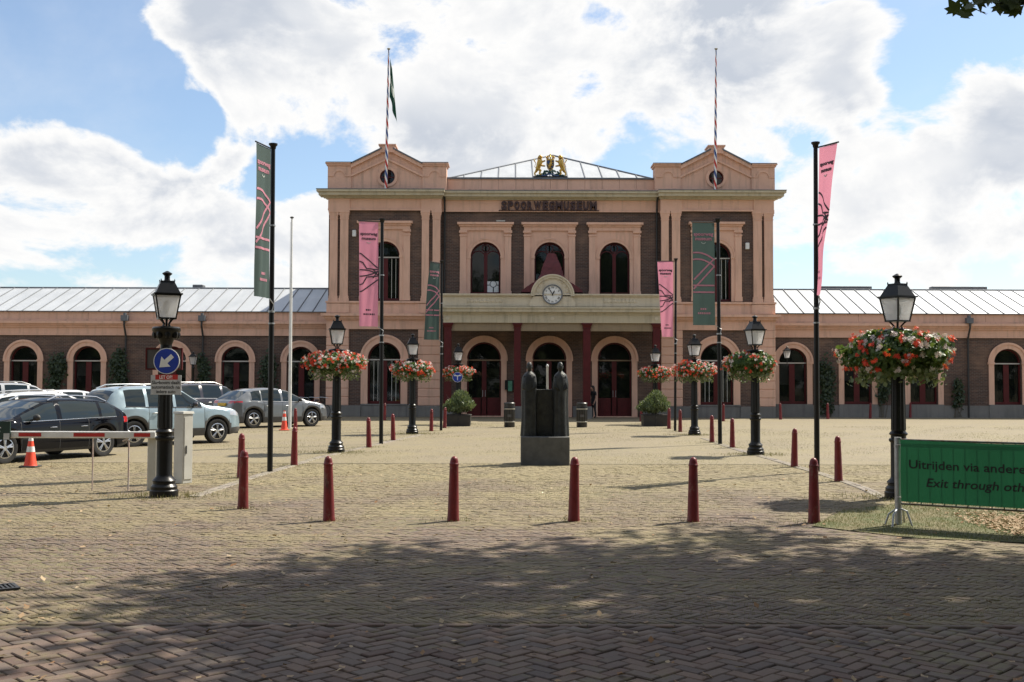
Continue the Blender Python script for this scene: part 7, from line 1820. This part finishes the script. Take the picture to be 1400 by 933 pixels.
def trees():
    t = tree_meshes(3, 15, 4.6, 6.3, 6.4, 2.9, 10.6, 38000, 10, (-2.4, 0.3)); t.location = (12.4, 11.1, 0)
    tag(t, 'large plane tree shading the foreground, its leaves hanging into the top right corner', 'tree', 'avenue plane trees around the viewpoint')
    # the drooping twig in the top right corner belongs to it
    tw = MB(); r = np.random.default_rng(14)
    Y = 8.6; pts = []
    for (x, y) in ((1420, -90), (1405, -40), (1385, -12), (1360, -3), (1335, -4), (1318, 2)): a = AT(x, y, Y); pts.append((a.x - t.location.x, a.y - t.location.y, a.z))
    st = AT(1480, -420, Y + 0.8); pts = [(st.x - t.location.x, st.y - t.location.y, st.z)] + pts
    tw.path(pts, [0.03, 0.016, 0.012, 0.01, 0.008, 0.006, 0.004], 5); tw.build('twig', 'bark', t)
    LP = []
    for (x, y, n, sd_) in ((1322, 12, 4, 6), (1336, 4, 4, 8), (1350, -4, 4, 7), (1372, 8, 7, 8), (1385, 8, 7, 8), (1392, -2, 8, 10), (1405, -12, 10, 14), (1378, -8, 6, 8), (1335, -16, 6, 14), (1420, -50, 20, 24), (1385, -45, 16, 22), (1440, -120, 30, 40), (1460, -250, 40, 60)):
        for k in range(n):
            a = AT(x + r.normal() * sd_, y + r.normal() * sd_ * 0.55, Y + r.normal() * 0.12); LP.append((a.x - t.location.x, a.y - t.location.y, a.z))
    v, f = plane_leaf(); n = len(LP)
    z = np.tile(np.array([0.0, -0.75, 0.45]), (n, 1)); F = face_out(z, r, 0.45)
    scatter('twig_leaves', v, f, F * (0.11 + 0.06 * r.random(n))[:, None, None], np.array(LP), 'tree_leaf', t)
    # unseen avenue trees, added to block sky light and darken the window reflections
    proto = tree_meshes(8, 15, 4.2, 5.6, 5.4, 3.6, 10.2, 13000, 9)
    s2 = copy_tree(proto); s2.location = (17.0, 11.6, 0); tag(s2, 'second plane tree further to the right, shading the lower right paving', 'tree', 'avenue plane trees around the viewpoint')
    for i, (x, y) in enumerate(((2.5, -5.0), (-7.5, -1.5), (10.5, 1.2), (-17, -4), (20, -3), (12, -10), (-9, -13))):
        o = proto if i == 0 else copy_tree(proto); o.location = (x, y, 0); o.rotation_euler = (0, 0, i * 1.1); s = 0.95 + 0.1 * (i % 3); o.scale = (s, s, s)
        tag(o, 'unseen avenue plane tree behind the viewpoint, added to dim sky and window reflections', 'tree', 'added avenue plane trees behind the viewpoint')
def added_treeline():  # out of view, added only to darken what the panes reflect
    """unseen belt of trees behind the viewpoint, added so the windows mirror something dark"""
    r = np.random.default_rng(71); n = 9000; x = r.uniform(-120, 120, n); top = 19 + 3 * np.sin(x * 0.23) + 2 * np.sin(x * 0.61 + 1)
    z = top * r.random(n) ** 0.8; y = -38 - 5 * r.random(n)
    v, f = plane_leaf(); o = scatter('added_treeline', v, f, rot_many(n, r, None, 1.6 + 1.4 * r.random(n)), np.stack([x, y, z], -1), 'tree_leaf')
    tag(o, 'unseen belt of trees behind the viewpoint, added to darken the window reflections', 'trees', kind='stuff')
def in_verge(x, y):
    """dry grass verge on the right, under the fence"""
    return (x > 3.6 + 0.55 * (14.0 - y) * (1 if y < 14 else 0.15)) & (y > 12.2) & (y < 16.6)
def greens(bl):
    r = np.random.default_rng(31)
    vg = [(3.7, 13.6), (4.6, 12.55), (6.4, 12.0), (14, 11.2), (16, 16.5), (8.2, 17.0), (6.0, 16.4), (4.6, 15.3)]
    g = MB().add([(x, y, 0.013) for x, y in vg], [tuple(range(len(vg)))]).build('verge', 'verge_soil'); tag(g, kind='structure')
    blade = [(-0.06, 0, 0), (0.06, 0, 0), (0.03, 0.10, 0.55), (0.0, 0.34, 1.0)]
    # verge grass
    def poly_in(x, y):
        ins = np.zeros(len(x), bool); n = len(vg)
        for i in range(n):
            (xa, ya), (xb, yb) = vg[i], vg[(i + 1) % n]
            c = ((ya > y) != (yb > y)) & (x < (xb - xa) * (y - ya) / (yb - ya + 1e-9) + xa); ins ^= c
        return ins
    n = 60000; x, y = r.uniform(3.6, 10.5, n), r.uniform(11.2, 17, n); k = poly_in(x, y); x, y = x[k], y[k]; n = len(x)
    P = np.stack([x, y, np.full(n, 0.012)], -1)
    sh = np.clip(0.62 + 0.35 * np.sin(x * 2.1) * np.cos(y * 1.7) + 0.25 * r.normal(size=n), 0, 1)
    o = scatter('grass', blade, [(0, 1, 2), (0, 2, 3)], rot_many(n, r, 0.9, 0.016 + 0.022 * r.random(n)), P, 'grass_dry', None, sh); tag(o, 'short dry yellow green grass under the green fence banner', 'grass', kind='stuff')
    # thin dry grass and moss in the joints of the square, tufts at every bollard and lamp
    n = 150000; y = 8.2 + (46 - 8.2) * r.random(n) ** 1.25; x = (r.random(n) * 2 - 1) * (0.5 * y + 1.0)
    nz = np.sin(x * 0.9 + 1.3 * np.sin(y * 0.45)) + np.cos(y * 0.7 + x * 0.35) + 0.8 * np.sin(x * 2.7 - y * 1.9) + 0.6 * r.normal(size=n)
    keep = (nz > 0.35) & (y > YROAD + 0.1); x, y = x[keep], y[keep]
    P = [np.stack([x, y, np.full(len(x), 0.004)], -1)]; S = [(0.012 + 0.014 * r.random(len(x))) * (0.7 + y / 30)]
    C = [np.clip(0.35 + 0.3 * r.normal(size=len(x)), 0, 1)]
    for (bxp, byp, _) in bl[:22]:
        q = G(bxp, byp - 1); m = 130; a = r.random(m) * 6.28; rad = 0.07 + np.abs(r.normal(size=m)) * 0.16
        P.append(np.stack([q.x + rad * np.cos(a) * 1.5, q.y + rad * np.sin(a), np.full(m, 0.004)], -1)); S.append(0.02 + 0.035 * r.random(m)); C.append(np.clip(0.55 + 0.3 * r.normal(size=m), 0, 1))
    for (lx, ly, *_r) in LAMPS:
        q = G(lx, ly - 1.5); m = 600; a = r.random(m) * 6.28; rad = 0.20 + np.abs(r.normal(size=m)) * 0.28
        P.append(np.stack([q.x + rad * np.cos(a) * 1.6, q.y + rad * np.sin(a), np.full(m, 0.004)], -1)); S.append(0.025 + 0.05 * r.random(m)); C.append(np.clip(0.3 + 0.3 * r.normal(size=m), 0, 1))
    P = np.concatenate(P); S = np.concatenate(S); C = np.concatenate(C)
    o = scatter('joint_grass', blade, [(0, 1, 2), (0, 2, 3)], rot_many(len(P), r, 0.7, S), P, 'grass_dry', None, C); tag(o, 'thin dry grass growing in the paving joints and round the posts', 'grass', kind='stuff')
    # fallen leaves
    n = 2600; y = 5.8 + 17 * r.random(n) ** 1.4; x = (r.random(n) * 2 - 1) * (0.5 * y + 0.6); kp = r.random(n) < 0.30; x, y = x[kp], y[kp]
    m = 4500; xa, ya = 6.3 + np.abs(r.normal(size=m)) * 1.3 - 0.6 * r.random(m), 13.4 + r.normal(size=m) * 0.75; k = poly_in(xa, ya); xa, ya = xa[k], ya[k]
    x, y = np.concatenate([x, xa]), np.concatenate([y, ya]); n = len(x)
    v = [(0, -0.5, 0), (0.35, -0.1, 0.12), (0.22, 0.35, 0.05), (0, 0.6, 0.16), (-0.22, 0.35, 0.05), (-0.35, -0.1, 0.12)]
    o = scatter('fallen_leaves', v, [(0, 1, 2, 3), (0, 3, 4, 5)], rot_many(n, r, 0.55, 0.030 + 0.040 * r.random(n)), np.stack([x, y, np.full(n, 0.026)], -1), 'leaf_fallen'); tag(o, 'dry brown fallen leaves scattered over paving and grass', 'leaves', kind='stuff')
def drain():
    p = G(0, 806); root = empty('drain_cover', (p.x, p.y, 0.008)); tag(root, 'iron drain grate set in the paving at the left edge', 'drain')
    f = MB(); w, h = 0.135, 0.135
    f.box(-w, w, -h, -h + 0.03, 0, 0.016); f.box(-w, w, h - 0.03, h, 0, 0.016); f.box(-w, -w + 0.03, -h + 0.03, h - 0.03, 0, 0.016); f.box(w - 0.03, w, -h + 0.03, h - 0.03, 0, 0.016); f.build('frame', 'chrome_grate', root)
    for k in range(6): x = -w + 0.046 + k * 0.0356; MB().box(x - 0.009, x + 0.009, -h + 0.03, h - 0.03, 0, 0.013).build('bar', 'chrome_grate', root)
    root.rotation_euler = (0, 0, R(35))

# ------------------------------------------------------------------ put it together
ground(); paving(); gutters()
station()
wing('left_wing', 'long low brick wing left of the hall with arched windows and metal roof', -95, 448, [-52, 34.5, 121, 237, 323, 412], (174, 279), ((262, 276),), -1)
wing('right_wing', 'long low brick wing right of the hall with arched windows and metal roof', 1057, 1520, [1083, 1171.5, 1261.5, 1376, 1462], (1321,), ((1123, 1193), (1276, 1351)), 1)
LP_ = lamps(); baskets(LP_); BL = bollards(); banners(); flagpoles(); statue(); bins(); planters(); person()
cars(); barrier(LP_[0]); lamp_sign(LP_[3]); cones(); fence()
crest(); bicycles(); wall_lamps(); ivy(); trees(); added_treeline(); greens(BL); drain()
